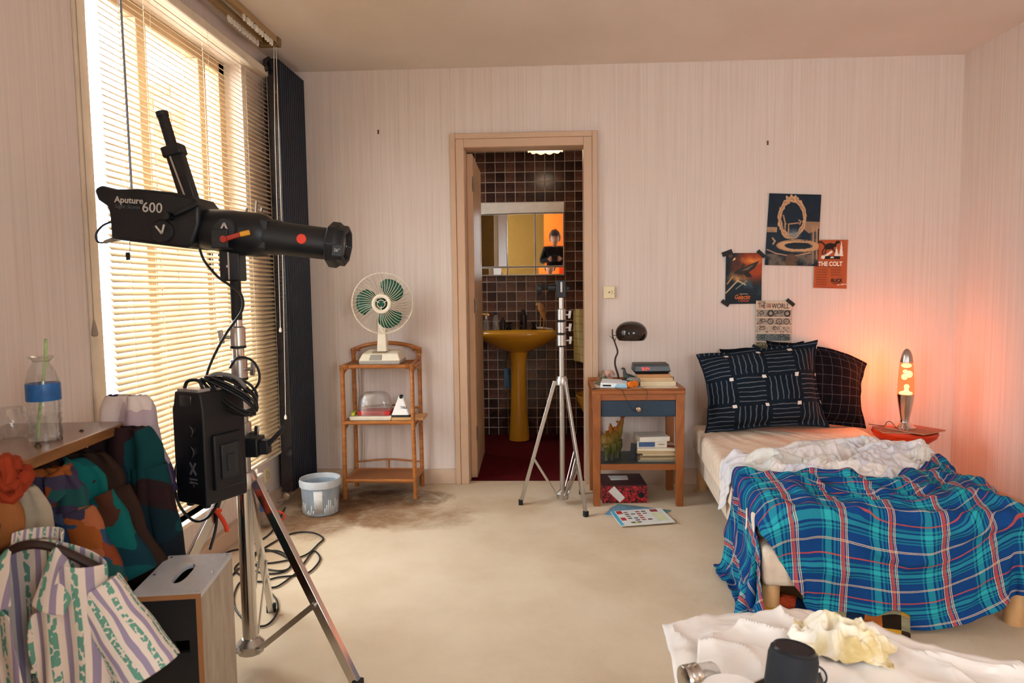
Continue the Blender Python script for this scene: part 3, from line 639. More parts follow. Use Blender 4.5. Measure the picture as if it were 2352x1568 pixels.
for x in (-.035, .03): MB().lathe([(.010, 0), (.012, -.012), (.008, -.016)], (x, -.05, .002), (0, 0, 1), 12).build('foot', M_BLK2, bp)
MB().tube(spline([(-.03, -.06, .325), (-.02, -.055, .352), (.02, -.05, .355), (.032, -.045, .325)], 5), .005, 8).build('handle', M_BLK, bp)
cl = thing('mounting_clamp', 'black clamp with tilted lever holding the ballast box to the stand', 'clamp', (SX+.02, SY-.02, .73))
MB().box((-.03, -.045, -.03), (.055, .02, .03)).build('jaw', M_BLK, cl, bevel=.005); MB().box((.055, -.04, -.022), (.085, -.005, .022)).build('block', M_BLK, cl, bevel=.004)
MB().bar((.08, -.03, .005), (.135, -.03, .06), .014, .012, (0, 1, 0)).build('lever', M_BLK2, cl, bevel=.003)
# cable hank on the ballast, loose cables
hk = thing('cable_hank', 'coiled black cable hank resting over the ballast box', 'cable', (-.96, -2.25, .93))
M_CAB = mat('black_cable', '#101113', .45)
for k in range(7):
    o_ = random.uniform(-.008, .008); c0 = Vector((-0.9152, -2.2800, 0.9074))-Vector((-.96, -2.25, .93)); d1 = Vector((.078, 0.0, -.052)); d2 = Vector((.018, 0, .026)); pts = []
    for i in range(20):
        a = 2*PI*i/20; pts.append(c0+d1*((1-k*.05)*math.cos(a))+d2*((.55+.16*k)*math.sin(a))+Vector((o_, -.03+k*.009+.012*math.sin(a*2), o_)))
    MB().tube(pts, .0042, 7, closed=True).build('cable_loop', M_CAB, hk)
MB().tube(spline([(-0.9825, -2.2900, 0.9594), (-0.9533, -2.2900, 0.9720), (-0.9019, -2.2900, 0.9639), (-0.8770, -2.2900, 0.9407)] and [Vector(q)-Vector((-.96, -2.25, .93)) for q in [(-0.9803, -2.3000, 0.9581), (-0.9487, -2.3000, 0.9706), (-0.8976, -2.3000, 0.9601), (-0.8667, -2.3000, 0.9293)]], 5), .006, 7).build('cable_tie', mat('grey_cable_tie', '#6a6a68', .5), hk)
def cable(name, label, pts, r=.0042, m=M_CAB, closed=False, n=6):
    return tag(MB().tube(spline(pts, n, closed), r, 7, closed=closed).build(name, m), label, 'cable')
cable('head_cable', 'black cable running from the spotlight down to the ballast box', [(-1.0251, -2.2200, 1.3379), (-1.0110, -2.2200, 1.2989), (-0.9733, -2.2200, 1.2531), (-0.9462, -2.2000, 1.2268), (-0.9139, -2.2000, 1.2002), (-0.9120, -2.2000, 1.1516), (-0.9633, -2.2000, 1.0821), (-0.9976, -2.2200, 1.0114), (-1.0122, -2.2400, 0.9506), (-0.9824, -2.2600, 0.9308)])
cable('looped_cable', 'black cable loop sticking out beside the stand column', [(-0.9572, -2.2000, 0.9758), (-0.9330, -2.2000, 1.0062), (-0.8927, -2.2000, 1.0019), (-0.8685, -2.2000, 0.9684), (-0.8701, -2.2000, 0.9284), (-0.8968, -2.2000, 0.9018), (-0.9168, -2.2000, 0.9087)] , .004)
cable('power_lead', 'black lead hanging in a loop below the ballast box', [(-1.0624, -2.3000, 0.7631), (-1.0869, -2.3000, 0.6916), (-1.0938, -2.3000, 0.6328), (-1.0783, -2.3000, 0.5738), (-1.0407, -2.3000, 0.5344), (-1.0010, -2.3000, 0.5411), (-0.9690, -2.3000, 0.5805), (-0.9611, -2.3000, 0.6093)], .0042)
cable('mains_cable', 'black cable hanging from the ballast along the rear stand leg', [(-0.9960, -2.2000, 0.5904), (-1.0054, -2.2200, 0.5418), (-1.0150, -2.2200, 0.4803), (-1.0209, -2.2500, 0.4270)], .0045)
ot = thing('orange_tie', 'orange cable tie strap hanging on the rear stand leg', 'cable tie', (-0.9999, -2.2400, 0.5455))
mb = MB(); mb.tube(spline([(-.012, 0, .0), (0, -.010, .006), (.012, 0, 0), (0, .010, -.004)], 4, True), .006, 7, closed=True); mb.build('knot', mat('orange_strap', '#d9401c', .5), ot)
MB().tube(spline([(.004, -.008, 0), (.018, -.01, -.018), (.03, -.01, -.04), (.036, -.01, -.062)], 4), .0065, 8).build('strap', MATS['orange_strap'], ot)
# floor coil
cable('floor_cable', 'thin black cable lying in loose coils on the carpet behind the stand', [(-1.3332, -1.4308, 0.0060), (-1.3246, -1.3361, 0.0060), (-1.1888, -1.2849, 0.0060), (-1.0976, -1.2067, 0.0060), (-1.0814, -1.0693, 0.0060), (-1.0838, -0.9813, 0.0060), (-1.1680, -0.9020, 0.0060), (-1.2601, -0.9216, 0.0060), (-1.3114, -1.0717, 0.0060), (-1.3283, -1.2094, 0.0060), (-1.2667, -1.3354, 0.0060), (-1.1333, -1.3815, 0.0060), (-1.1262, -1.2841, 0.0060), (-1.2380, -1.1547, 0.0060), (-1.3392, -1.1829, 0.0060), (-1.3556, -1.2870, 0.0060), (-1.2188, -1.4061, 0.0060), (-1.1204, -1.3908, 0.0060), (-1.1490, -1.2591, 0.0060), (-1.3057, -1.1390, 0.0060), (-1.3565, -1.2616, 0.0060), (-1.3423, -1.3844, 0.0060), (-1.2010, -1.4961, 0.0060), (-1.1263, -1.4506, 0.0060), (-1.0260, -1.4173, 0.0060), (-1.0067, -1.3320, 0.0060), (-1.0193, -1.2319, 0.0060), (-1.0750, -1.1529, 0.0060), (-1.0715, -1.2835, 0.0060), (-1.0683, -1.4041, 0.0060), (-1.0935, -1.5376, 0.0060), (-1.1233, -1.5675, 0.0060), (-1.0472, -1.6783, 0.0060), (-1.0071, -1.7883, 0.0060), (-1.0131, -1.8774, 0.0060), (-1.0741, -1.8652, 0.0060), (-1.1626, -1.7732, 0.0060), (-1.2270, -1.6619, 0.0060), (-1.2645, -1.5402, 0.0060), (-1.2652, -1.4750, 0.0060)], .004)
cable('floor_lead', 'thin black lead on the carpet by the skirting under the window', [(-1.4887, -1.2349, 0.0050), (-1.4642, -1.1546, 0.0050), (-1.4055, -1.0984, 0.0050), (-1.3707, -0.9197, 0.0050), (-1.4164, -0.6507, 0.0050), (-1.4481, -0.5002, 0.0050)], .004)
cable('red_lead', 'short red cable curl on the carpet beside the plastic bottle', [(-1.3999, -0.8500, 0.0660), (-1.3608, -0.8500, 0.0931), (-1.3275, -0.8500, 0.0864), (-1.3218, -0.8500, 0.0594), (-1.3514, -0.8500, 0.0458)], .004, mat('red_cable', '#c8321c', .5))
# ================================================================== rattan shelf
rt = thing('rattan_shelf', 'honey coloured rattan shelf with three tiers against the wall', 'shelf', (-.957, -.185, 0))
t = NT('rattan'); f = t.noise(t.coord((6, 6, 30)), 2, 4); t.base(t.ramp(f, [(.3, '#8f5224'), (.6, '#ab6a30'), (.8, '#bb7e40')])); t.set(.38); M_RAT = t.m
t = NT('woven_cane'); c_ = t.coord((1, 1, 1)); wv = t.n('TexWave', wave_type='BANDS', bands_direction='X'); wv.inputs['Scale'].default_value = 60; t.l(c_, wv.inputs[0]); w2 = t.n('TexWave', wave_type='BANDS', bands_direction='Y'); w2.inputs['Scale'].default_value = 60; t.l(c_, w2.inputs[0])
f = t.math('MULTIPLY', wv.outputs['Fac'], w2.outputs['Fac']); t.base(t.ramp(f, [(.1, '#8a5228'), (.8, '#b3743c')])); t.set(.5); t.bump(f, .3, .003); M_CANE = t.m
hx, y0, y1 = .201, -.125, .125
for sx in (-1, 1):
    MB().tube([(sx*(hx+.005), y0, 0), (sx*hx, y0, .4), (sx*hx, y0, .772)], .0125, 10).build('post', M_RAT, rt)
    MB().tube([(sx*(hx+.002), y1, 0), (sx*hx, y1, .4), (sx*hx, y1, .855)], .0125, 10).build('post', M_RAT, rt)
for z in (.768, .443, .103):
    for a, b in (((-hx, y0, z), (hx, y0, z)), ((-hx, y1, z), (hx, y1, z)), ((-hx, y0, z), (-hx, y1, z)), ((hx, y0, z), (hx, y1, z))): MB().tube([a, b], .0115, 9).build('rail', M_RAT, rt)
    MB().box((-hx, y0, z-.004), (hx, y1, z+.006)).build('shelf_panel', M_CANE, rt, smooth=0)
MB().tube(spline([(-hx, y1, .845), (-.12, y1, .872), (0, y1, .885), (.12, y1, .872), (hx, y1, .845)], 5), .0125, 10).build('gallery_arch', M_RAT, rt)
MB().tube([(hx, y0, .775), (hx, y1-.02, .80)], .008, 8).build('gallery_side', M_RAT, rt)
for z in (.50, .165): MB().tube(spline([(-hx, y1, z-.012), (0, y1, z+.004), (hx, y1, z-.012)], 5), .006, 8).build('back_rail', M_RAT, rt)
MB().tube([(0, y1, .11), (0, y1, .165)], .005, 8).build('back_spindle', M_RAT, rt)
for sx in (-1, 1):
    for z in (.755, .43): MB().tube(spline([(sx*hx, y0+.014, z-.09), (sx*hx, y0+.03, z-.03), (sx*hx, 0, z-.008), (sx*hx, y1-.03, z-.03), (sx*hx, y1-.014, z-.09)], 5), .006, 8).build('bracket', M_RAT, rt)
for sx in (-1, 1):
    for y, z in ((y0, .768), (y1, .845)):
        for k in range(5): pass
        m_ = MB()
        for k in range(5): m_.tube([(sx*hx+(.0145)*math.cos(a), y+.0145*math.sin(a), z-.022+k*.0065) for a in [2*PI*i/10 for i in range(10)]], .003, 5, closed=True)
        for k in range(4): m_.tube([(sx*(hx-.018-k*.0065), y+.0135*math.cos(a), (z if y < 0 else z+.004)+.0135*math.sin(a)) for a in [2*PI*i/10 for i in range(10)]], .003, 5, closed=True)
        m_.build('cane_binding', M_RAT, rt)
# ================================================================== fan
fn = thing('table_fan', 'cream desk fan with green blades and wire guard on the rattan shelf', 'fan', (-.945, -.21, .7765))
M_IV = mat('cream_plastic', '#e6dcc6', .4); M_GRN = mat('green_blade', '#0a5a42', .3, spec=.5); M_WIRE = mat('fan_wire', '#e0d6c4', .35, .2)
ph = MB(); ph.hexa([(-.117, -.085, 0), (.117, -.085, 0), (.117, .085, 0), (-.117, .085, 0), (-.122, -.09, .022), (.122, -.09, .022), (.122, .09, .022), (-.122, .09, .022)]); ph.build('lower_base', mat('grey_plastic', '#a8a298', .45), fn, bevel=.005)
ph = MB(); ph.hexa([(-.122, -.09, .022), (.122, -.09, .022), (.122, .09, .022), (-.122, .09, .022), (-.105, -.055, .062), (.10, -.055, .062), (.095, .08, .075), (-.10, .08, .075)]); ph.build('base', M_IV, fn, bevel=.006)
ph = MB(); ph.hexa([(-.06, -.0905, .026), (.012, -.0905, .026), (.012, -.07, .026), (-.06, -.07, .026), (-.056, -.066, .056), (.010, -.066, .056), (.010, -.05, .056), (-.056, -.05, .056)]); ph.build('switch_panel', mat('grey_button', '#9d978c', .4), fn, bevel=.002)
MB().box((-.05, -.05, .062), (.03, .02, .072)).build('name_plate', mat('bronze_plate', '#8c7a5e', .35, .5), fn, bevel=.002)
MB().hexa([(-.03, -.02, .06), (.03, -.02, .06), (.03, .035, .06), (-.03, .035, .06), (-.022, -.005, .24), (.022, -.005, .24), (.022, .035, .24), (-.022, .035, .24)]).build('neck', M_IV, fn, bevel=.006)
hdc = Vector((.012, -.02, .350)); fax = Vector((.10, -1, -.03)).normalized(); fx, fy, _ = frame_mat(fax)
MB().lathe([(.01, -.14), (.05, -.135), (.062, -.09), (.062, -.045), (.05, -.03)], hdc, fax, 24).build('motor_housing', M_IV, fn)
def pt(r, a, h): return hdc+fx*(r*math.cos(a))+fy*(r*math.sin(a))+fax*h
R = .174
for side, name in ((1, 'front_guard'), (-1, 'rear_guard')):
    m_ = MB(); n = 48 if side > 0 else 36
    for k in range(n):
        a = 2*PI*k/n
        prof = [(.052, .055), (.09, .054), (.13, .048), (.16, .028), (R, .004)] if side > 0 else [(.05, -.045), (.10, -.045), (.15, -.035), (R, 0)]
        m_.tube([pt(r, a+(.22*((r-.05)/.124)**2 if side > 0 else 0), h) for r, h in prof], .0015, 4, caps=False)
    m_.build(name, M_WIRE, fn)
m_ = MB(); m_.tube([pt(R, 2*PI*i/48, .002) for i in range(48)], .0042, 6, closed=True); m_.build('rim', M_IV, fn)
m_ = MB(); m_.lathe([(.034, .05), (.036, .058), (.044, .062), (.054, .060), (.056, .052)], hdc, fax, 32, capped=False); m_.build('guard_badge_ring', M_IV, fn)
m_ = MB(); m_.tube([pt(.022, 2*PI*i/24, .06) for i in range(24)], .002, 5, closed=True)
for k in range(3): m_.tube([pt(.012, 2*PI*k/3+.5, .06), pt(.038, 2*PI*k/3+.5, .058)], .002, 5)
m_.build('badge_spokes', M_IV, fn); MB().lathe([(.001, .06), (.016, .06), (.017, .045), (.02, .02), (.03, -.02), (.03, -.03)][::-1], hdc, fax, 20).build('hub', mat('dark_green_hub', '#0c4a3c', .35), fn)
for k in range(3):
    vs = []; fs = []; n = 9; m2 = 7; a0_ = 2*PI*k/3+.75
    for i in range(n):
        s_ = i/(n-1); r = .026+.124*s_
        w0 = .42+.36*math.sin(min(1, s_*1.15)*PI*.6); c0 = a0_+.22*s_
        rr = r if i < n-1 else r
        for j in range(m2):
            u = j/(m2-1)*2-1; edge = (1-.22*abs(u)**3) if s_ > .5 else 1
            q = pt(.026+(r-.026)*edge, c0+u*w0*(1.05-.2*s_), .018*u*(1-.3*s_)); vs.append(q)
    for i in range(n-1):
        for j in range(m2-1): a = i*m2+j; fs.append((a, a+1, a+m2+1, a+m2))
    o = obj('blade', vs, fs, M_GRN, fn, smooth=180); so = o.modifiers.new('solid', 'SOLIDIFY'); so.thickness = .002
cable('fan_cord', 'thin pale cord trailing from the fan base down behind the shelf', [(-.93, -.13, .86), (-.98, -.10, .845), (-1.06, -.09, .80), (-1.12, -.045, .77), (-1.13, -.03, .6), (-1.12, -.03, .3), (-1.14, -.035, .03)], .002, M_IV)
# dome case, wedge device on the middle tier
dm = thing('domed_case', 'clear domed plastic case with red interior on the rattan middle tier', 'case', (-1.005, -.20, .4505))
MB().hexa([(-.125, -.085, 0), (.115, -.085, 0), (.115, .075, 0), (-.125, .075, 0), (-.13, -.09, .024), (.12, -.09, .024), (.12, .08, .024), (-.13, .08, .024)]).build('tray', M_IV, dm, bevel=.004)
MB().box((-.09, -.06, .024), (.105, .055, .052)).build('red_lining', mat('red_felt', '#b3231f', .7), dm, bevel=.006)
MB().box((-.122, -.07, .024), (-.10, .03, .045)).build('green_strip', mat('lime_strip', '#b7c23c', .5), dm, bevel=.004)
M_CLR = clear_mat('clear_plastic', diff=.10)
vs = []; nu, nv = 28, 9
for j in range(nv):
    s_ = j/(nv-1); h = .135*math.sin(s_*PI/2)**.9; k = max(.02, math.cos(s_*PI/2)**.45)
    for i in range(nu):
        a = 2*PI*i/nu; e = .55; cx = math.copysign(abs(math.cos(a))**e, math.cos(a)); cy = math.copysign(abs(math.sin(a))**e, math.sin(a))
        vs.append((.005+.100*cx*k**(.8), -.003+.062*cy*k, .024+h))
o = obj('dome', vs, grid_faces(nu, nv, True)+[tuple(range((nv-1)*nu, nv*nu))], M_CLR, dm, smooth=60)
bd = tag(MB().box((-.905+.017, -.285, .4505), (-.70, -.14, .468)).build('wooden_board', wood('pale_board', '#b98a55', '#d0a26c'), bevel=.002), 'small pale wooden board under the white wedge device', 'board')
wd = thing('wedge_device', 'white wedge shaped device with black top button on the rattan middle tier', 'device', (-.84, -.225, .4685))
MB().hexa([(-.05, -.05, .010), (.055, -.05, .010), (.075, .04, .010), (-.035, .04, .010), (-.012, -.02, .118), (.012, -.02, .118), (.02, .01, .118), (-.004, .01, .118)]).build('shell', mat('white_plastic', '#eceae6', .35), wd, bevel=.006)
MB().hexa([(-.052, -.052, 0), (.057, -.052, 0), (.077, .042, 0), (-.037, .042, 0), (-.05, -.05, .011), (.055, -.05, .011), (.075, .04, .011), (-.035, .04, .011)]).build('base_strip', M_BLK, wd, bevel=.002)
MB().box((-.006, -.024, .10), (.014, .004, .124)).build('button', M_BLK, wd, bevel=.004)
text('TRLI', wd, 'lettering', M_BLK, .02, (.022, -.0435, .055), (PI/2-.30, 0, 0))
# ================================================================== bucket and floor bottle
bk = thing('plastic_bucket', 'translucent pale plastic tub with a white label on the stained carpet', 'bucket', (-1.225, -.565, .001))
t = NT('milky_plastic'); f = t.noise(t.coord(), 10, 3); t.base(t.mix(f, '#8fa2b3', '#b4c2cc')); t.set(.35, trans=.25, spec=.4); M_MILK = t.m
MB().lathe([(.001, .004), (.086, .004), (.090, .012), (.1005, .165), (.1035, .165), (.0935, .004), (.088, 0), (.001, 0)], n=40, capped=False).build('tub', M_MILK, bk)
MB().lathe([(.1005, .150), (.110, .152), (.112, .178), (.108, .192), (.102, .190), (.1015, .165)], n=40, capped=False).build('rim', mat('milky_rim', '#d5dbe0', .35, trans=.2), bk)
MB().lathe([(.001, .12), (.097, .12)], n=32, capped=False).build('contents', mat('blue_grey_paint', '#6d8397', .5), bk)
def wrap(a0_, a1_, z0, z1, r0, m, name, parent, n=10, off=.0008):
    vs = []
    for z in (z0, z1):
        for i in range(n+1):
            a = a0_+(a1_-a0_)*i/n; r = r0(z)+off; vs.append((r*math.cos(a), r*math.sin(a), z))
    fs = [(i, i+1, n+2+i, n+1+i) for i in range(n)]; o = obj(name, vs, fs, m, parent); so = o.modifiers.new('solid', 'SOLIDIFY'); so.thickness = .0006; so.offset = 1; return o
rb = lambda z: .0935+(.1035-.0935)*z/.165
t = NT('printed_label'); wv = t.n('TexWave', wave_type='BANDS', bands_direction='Z'); wv.inputs['Scale'].default_value = 45; t.l(t.coord(), wv.inputs[0]); wv.inputs['Distortion'].default_value = 2
t.base(t.ramp(wv.outputs['Fac'], [(.55, '#e9e7e2'), (.8, '#a9b0b6')])); t.set(.6); M_LAB = t.m
wrap(-1.62, -1.15, .02, .142, rb, M_LAB, 'label', bk)
M_WH = mat('white_ink', '#e8ebee', .5)
m_ = None
for k in range(26):
    a = -2.75+k*.105
    if -1.7 < a < -1.1 or a > -.2: continue
    h = random.uniform(.04, .095) if a > -1.1 else random.uniform(.02, .075)
    wrap(a, a+.055, .006, h, rb, M_WH, 'white_stripe', bk, 2)
wb_ = thing('water_bottle', 'small clear water bottle with dark cap on the floor by the skirting', 'bottle', (-1.4373, -0.7960, 0.0000))
M_PET = clear_mat('clear_pet', diff=.04)
MB().lathe([(.02, 0), (.028, .004), (.029, .03), (.027, .04), (.029, .05), (.027, .06), (.029, .07), (.0285, .12), (.022, .145), (.012, .16), (.012, .172)], n=24).build('bottle_body', M_PET, wb_)
MB().lathe([(.0292, .085), (.0296, .118)], n=24, capped=False).build('label', mat('blue_label', '#2f5fa8', .4), wb_); MB().lathe([(.0145, .166), (.0145, .186)], n=16).build('cap', M_BLK, wb_)
# ================================================================== bedside table
ns = thing('bedside_table', 'small wooden bedside table with dark blue drawer beside the door', 'table', (.508, -.285, 0))
M_NW = wood('orange_wood', '#84491f', '#a15e2c', (8, 8, 2.2), .4); M_NW2 = wood('orange_wood_rail', '#84491f', '#a15e2c', (2.2, 8, 8), .4)
def leg(x, y): return MB().hexa([(x-.019, y-.019, 0), (x+.019, y-.019, 0), (x+.019, y+.019, 0), (x-.019, y+.019, 0), (x-.0235, y-.0235, .628), (x+.0235, y-.0235, .628), (x+.0235, y+.0235, .628), (x-.0235, y+.0235, .628)])
for x in (-.226, .226):
    for y in (-.155, .15): leg(x, y).build('leg', M_NW, ns, bevel=.003)
tp = MB(); tp.box((-.253, -.182, .622), (.253, .182, .645)); tp.build('top_board', M_NW2, ns, bevel=.004)
tp = MB(); tp.box((-.253, .165, .645), (.253, .182, .672)); tp.box((-.253, -.182, .645), (.253, -.155, .652)); tp.box((-.253, -.17, .645), (-.225, .17, .654)); tp.box((.225, -.17, .645), (.253, .17, .654)); tp.build('top_rim', M_NW2, ns, bevel=.003)
MB().box((-.225, -.155, .645), (.225, .165, .6485)).build('inset_panel', mat('white_laminate', '#e6dcc8', .4), ns)
MB().box((-.205, -.172, .588), (.205, -.15, .622)).build('apron', M_NW2, ns, bevel=.002)
for x in (-.226, .226): MB().box((x-.012, -.13, .50), (x+.012, .13, .622)).build('side_rail', M_NW, ns)
dw = MB().box((-.203, -.168, .498), (.203, .12, .587)).build('drawer', mat('navy_paint', '#1d3448', .4, var=.15, vscale=5), ns, bevel=.003)
MB().lathe([(.005, 0), (.005, .012), (.013, .016), (.015, .024), (.010, .030), (.001, .031)], (0, -.168, .542), (0, -1, 0), 18).build('knob', mat('pewter_knob', '#b29a7c', .3, .8), dw)
MB().box((-.215, -.165, .205), (.215, .16, .232)).build('lower_shelf', mat('dark_grey_paint', '#3d4444', .5), ns, bevel=.002); MB().box((-.205, -.174, .203), (.205, -.163, .236)).build('shelf_lip', M_NW2, ns, bevel=.002)
# desk lamp
lp = thing('desk_lamp', 'desk lamp with dark brown mushroom shade and twig stem on the bedside table', 'lamp', (.425, -.235, .6485))
M_BRN = mat('dark_brown_enamel', '#241a14', .14, spec=.7, var=.05); M_TWIG = mat('dark_twig', '#3a2c20', .7, bump=.3, bscale=60)
MB().lathe([(.001, 0), (.055, .002), (.05, .010), (.02, .016), (.008, .02)], n=24, capped=False).build('base', M_BRN, lp)
st = spline([(0, 0, .012), (-.004, 0, .05), (-.020, 0, .11), (-.018, 0, .15), (-.006, 0, .185), (-.020, 0, .235), (-.034, 0, .275), (-.035, 0, .315)], 6)
MB().tube(st, [.0065-.003*i/len(st) for i in range(len(st))], 8).build('stem', M_TWIG, lp)
m_ = MB(); m_.tube([(-.026, 0, .25), (-.04, 0, .268), (-.052, 0, .278)], [.003, .002, .001], 6); m_.tube([(-.022, 0, .24), (-.018, 0, .26), (-.012, 0, .272)], [.003, .002, .001], 6); m_.tube([(-.036, 0, .28), (.0, 0, .276), (.02, 0, .276)], .002, 6); m_.build('twig_branch', M_TWIG, lp)
so_ = MB(); pr = []
for i in range(13):
    a = -.62+(PI/2+.62)*i/12; pr.append((max(.001, .090*math.cos(a)**.9), .068*math.sin(a)))
so_.lathe(pr, (.072, 0, .292), n=36, capped=False).build('shade', M_BRN, lp)
MB().lathe([(r-.0025, h-.0015) for r, h in pr], (.072, 0, .292), n=36, capped=False).build('shade_lining', mat('grey_lining', '#8f938f', .5), lp)
MB().lathe([(.010, .03), (.013, .01), (.016, -.01), (.012, -.022), (.001, -.026)], (.072, 0, .29), n=14, capped=False).build('bulb', mat('white_bulb', '#d9d6cc', .3), lp)
# books and the clock radio
def book(name, label, loc, size, rz, cover, page='#d9cbb0', group=None, spine=-1):
    b = thing(name, label, 'book', loc, rz, group); w_, d_, h_ = size
    MB().box((-w_/2, -d_/2, 0), (w_/2, d_/2, .002)).box((-w_/2, -d_/2, h_-.002), (w_/2, d_/2, h_)).box((-w_/2, spine*d_/2-.001, 0), (w_/2, spine*d_/2+.001, h_)).build('cover', mat(cover[0], cover[1], .55), b, smooth=0, bevel=.0006)
    MB().box((-w_/2+.003, -d_/2+.002, .002), (w_/2-.003, d_/2-.003, h_-.002)).build('pages', mat('aged_pages', page, .9, bump=.4, bscale=300), b, smooth=0)
    return b
book('paperback', 'thick cream book at the bottom of the pile under the clock radio', (.632, -.272, .6490), (.198, .13, .026), .02, ('cream_cloth', '#d8c9a6'))
book('paperback', 'beige book in the middle of the pile under the clock radio', (.622, -.268, .6752), (.188, .13, .021), -.01, ('beige_card', '#cfae84'))
book('paperback', 'thin tan book directly under the clock radio', (.610, -.268, .6964), (.186, .125, .018), .01, ('tan_card', '#c08a56'))
ck = thing('clock_radio', 'black clock radio with red digits on the book pile', 'clock', (.603, -.268, .7146), .0)
MB().hexa([(-.090, -.05, 0), (.085, -.05, 0), (.085, .05, 0), (-.090, .05, 0), (-.104, -.062, .016), (.102, -.062, .016), (.102, .055, .016), (-.104, .055, .016)]).build('lower_shell', M_BLK, ck, bevel=.003)
MB().hexa([(-.104, -.062, .016), (.102, -.062, .016), (.102, .055, .016), (-.104, .055, .016), (-.100, -.055, .055), (.092, -.055, .055), (.092, .05, .058), (-.100, .05, .058)]).build('upper_shell', mat('charcoal_plastic', '#33332f', .45), ck, bevel=.003)
MB().hexa([(-.094, -.0632, .019), (.096, -.0632, .019), (.096, -.058, .019), (-.094, -.058, .019), (-.094, -.0585, .043), (.096, -.0585, .043), (.096, -.054, .043), (-.094, -.054, .043)]).build('display_panel', mat('smoked_window', '#0c0c0c', .2), ck)
M_LED = mat('red_led', '#ff2010', .5, emit='#ff2a12', estr=1.8, var=0)
SEG = {'9': 'abcdfg', '2': 'abged', '4': 'fgbc'}; cells = {'a': ((0, 2), (1, 2)), 'b': ((1, 2), (1, 1)), 'c': ((1, 1), (1, 0)), 'd': ((0, 0), (1, 0)), 'e': ((0, 1), (0, 0)), 'f': ((0, 2), (0, 1)), 'g': ((0, 1), (1, 1))}
def dpt(x, z): return (x, -.0641+.0047*(z-.019)/.024-.0004, z)
dg = MB(); x = -.058
for ch in '9:24':
    if ch == ':':
        for z in (.027, .035): p = dpt(x+.001, z); dg.box((p[0]-.0012, p[1]-.0003, p[2]-.0012), (p[0]+.0012, p[1]+.0003, p[2]+.0012))
        x += .006; continue
    for s_ in SEG[ch]:
        (i, j), (k, l_) = cells[s_]; dg.bar(dpt(x+i*.008, .0235+j*.0075), dpt(x+k*.008, .0235+l_*.0075), .0013, .0006, (0, 1, 0))
    x += .013
dg.build('digits', M_LED, ck, smooth=0)
m_ = MB()
for i in range(9):
    for j in range(3): p = dpt(.012+i*.009, .024+j*.007); m_.box((p[0]-.002, p[1]-.0002, p[2]-.0005), (p[0]+.002, p[1], p[2]+.0005))
m_.build('dial_print', mat('dim_dial', '#4a4640', .5), ck, smooth=0)
# small things on the table top
pyr = thing('glass_pyramid', 'little glass pyramid with plants on the left edge of the bedside table', 'terrarium', (.335, -.25, .6486), .3)
q = [(-.038, -.038, 0), (.038, -.038, 0), (.038, .038, 0), (-.038, .038, 0), (0, 0, .082)]
m_ = MB()
for a, b in ((0, 1), (1, 2), (2, 3), (3, 0), (0, 4), (1, 4), (2, 4), (3, 4)): m_.tube([q[a], q[b]], .0014, 5)
m_.build('copper_edges', mat('copper_edge', '#9a6a48', .4, .7), pyr)
obj('panes', q, [(0, 1, 4), (1, 2, 4), (2, 3, 4), (3, 0, 4)], M_CLR, pyr, smooth=0)
MB().hexa([(-.036, -.036, .001), (.036, -.036, .001), (.036, .036, .001), (-.036, .036, .001), (-.031, -.031, .012), (.031, -.031, .012), (.031, .031, .012), (-.031, .031, .012)]).build('soil', mat('moss_soil', '#6b6b48', .9), pyr)
for k in range(7):
    a = k*2.4; r = .016*((k % 3)/2); MB().ball((r*math.cos(a), r*math.sin(a), .02+.01*(k % 3)), .009, 6, (1, 1, 1.3)).build('plant', mat('moss_green', '#5f7048', .8, bump=.5), pyr)
sh = thing('snail_shell', 'pink spiral seashell behind the glass pyramid', 'shell', (.372, -.165, .664), .4)
pts = []; rr = []
for i in range(40):
    a = i*.42; s_ = 1-i/44; pts.append((.018*s_*math.cos(a), -.012+.024*(1-s_), .024+.020*s_*math.sin(a))); rr.append(.003+.017*s_)
MB().tube(pts, rr, 10).build('whorl', mat('pink_shell', '#d6ab98', .35), sh)
wbx = thing('white_box', 'white and pale blue carton lying open on the bedside table', 'box', (.388, -.362, .6486), -.18)
MB().hexa([(-.075, -.05, 0), (.075, -.05, 0), (.075, .06, 0), (-.075, .06, 0), (-.072, -.05, .030), (.07, -.05, .024), (.072, .055, .036), (-.072, .055, .040)]).build('carton', mat('white_card', '#e9edef', .5), wbx, bevel=.002)
MB().box((-.06, -.0512, .010), (-.014, -.0498, .019)).build('black_slot', M_BLK, wbx); obj('blue_panel', [(.0, -.0505, .004), (.072, -.0505, .003), (.069, -.0505, .022), (.02, -.0505, .026)], [(0, 1, 2, 3)], mat('pale_blue_print', '#9cc3d6', .5), wbx, smooth=0)
oc = thing('orange_headphones', 'small orange foam headphones in front of the white carton', 'headphones', (.488, -.385, .6488))
for x, y in ((-.016, -.022), (.012, .006)):
    e = MB().lathe([(.004, -.010), (.016, -.010), (.019, -.004), (.019, .004), (.016, .010), (.004, .010)], (x, y, .0195), (.5, -.8, .1), 18).build('ear_foam', mat('orange_foam', '#ee7d1a', .9, bump=.5, bscale=300), oc)
MB().tube(spline([(-.016, -.022, .036), (-.04, -.02, .044), (-.062, -.012, .046)], 4), .003, 6).build('headband', M_BLK, oc)
cable('headphone_wire', 'thin black wire looping over the front edge of the bedside table', [(.47, -.42, .652), (.41, -.45, .656), (.30, -.46, .656), (.26, -.475, .652), (.275, -.46, .656), (.36, -.445, .656), (.40, -.468, .654), (.42, -.478, .645), (.44, -.475, .60), (.47, -.472, .545), (.50, -.474, .53)], .0013)
cable('dark_wire', 'thin dark wire drooping down the bedside drawer front', [(.505, -.41, .652), (.53, -.452, .656), (.55, -.476, .645), (.552, -.472, .60), (.53, -.472, .555)], .0012)
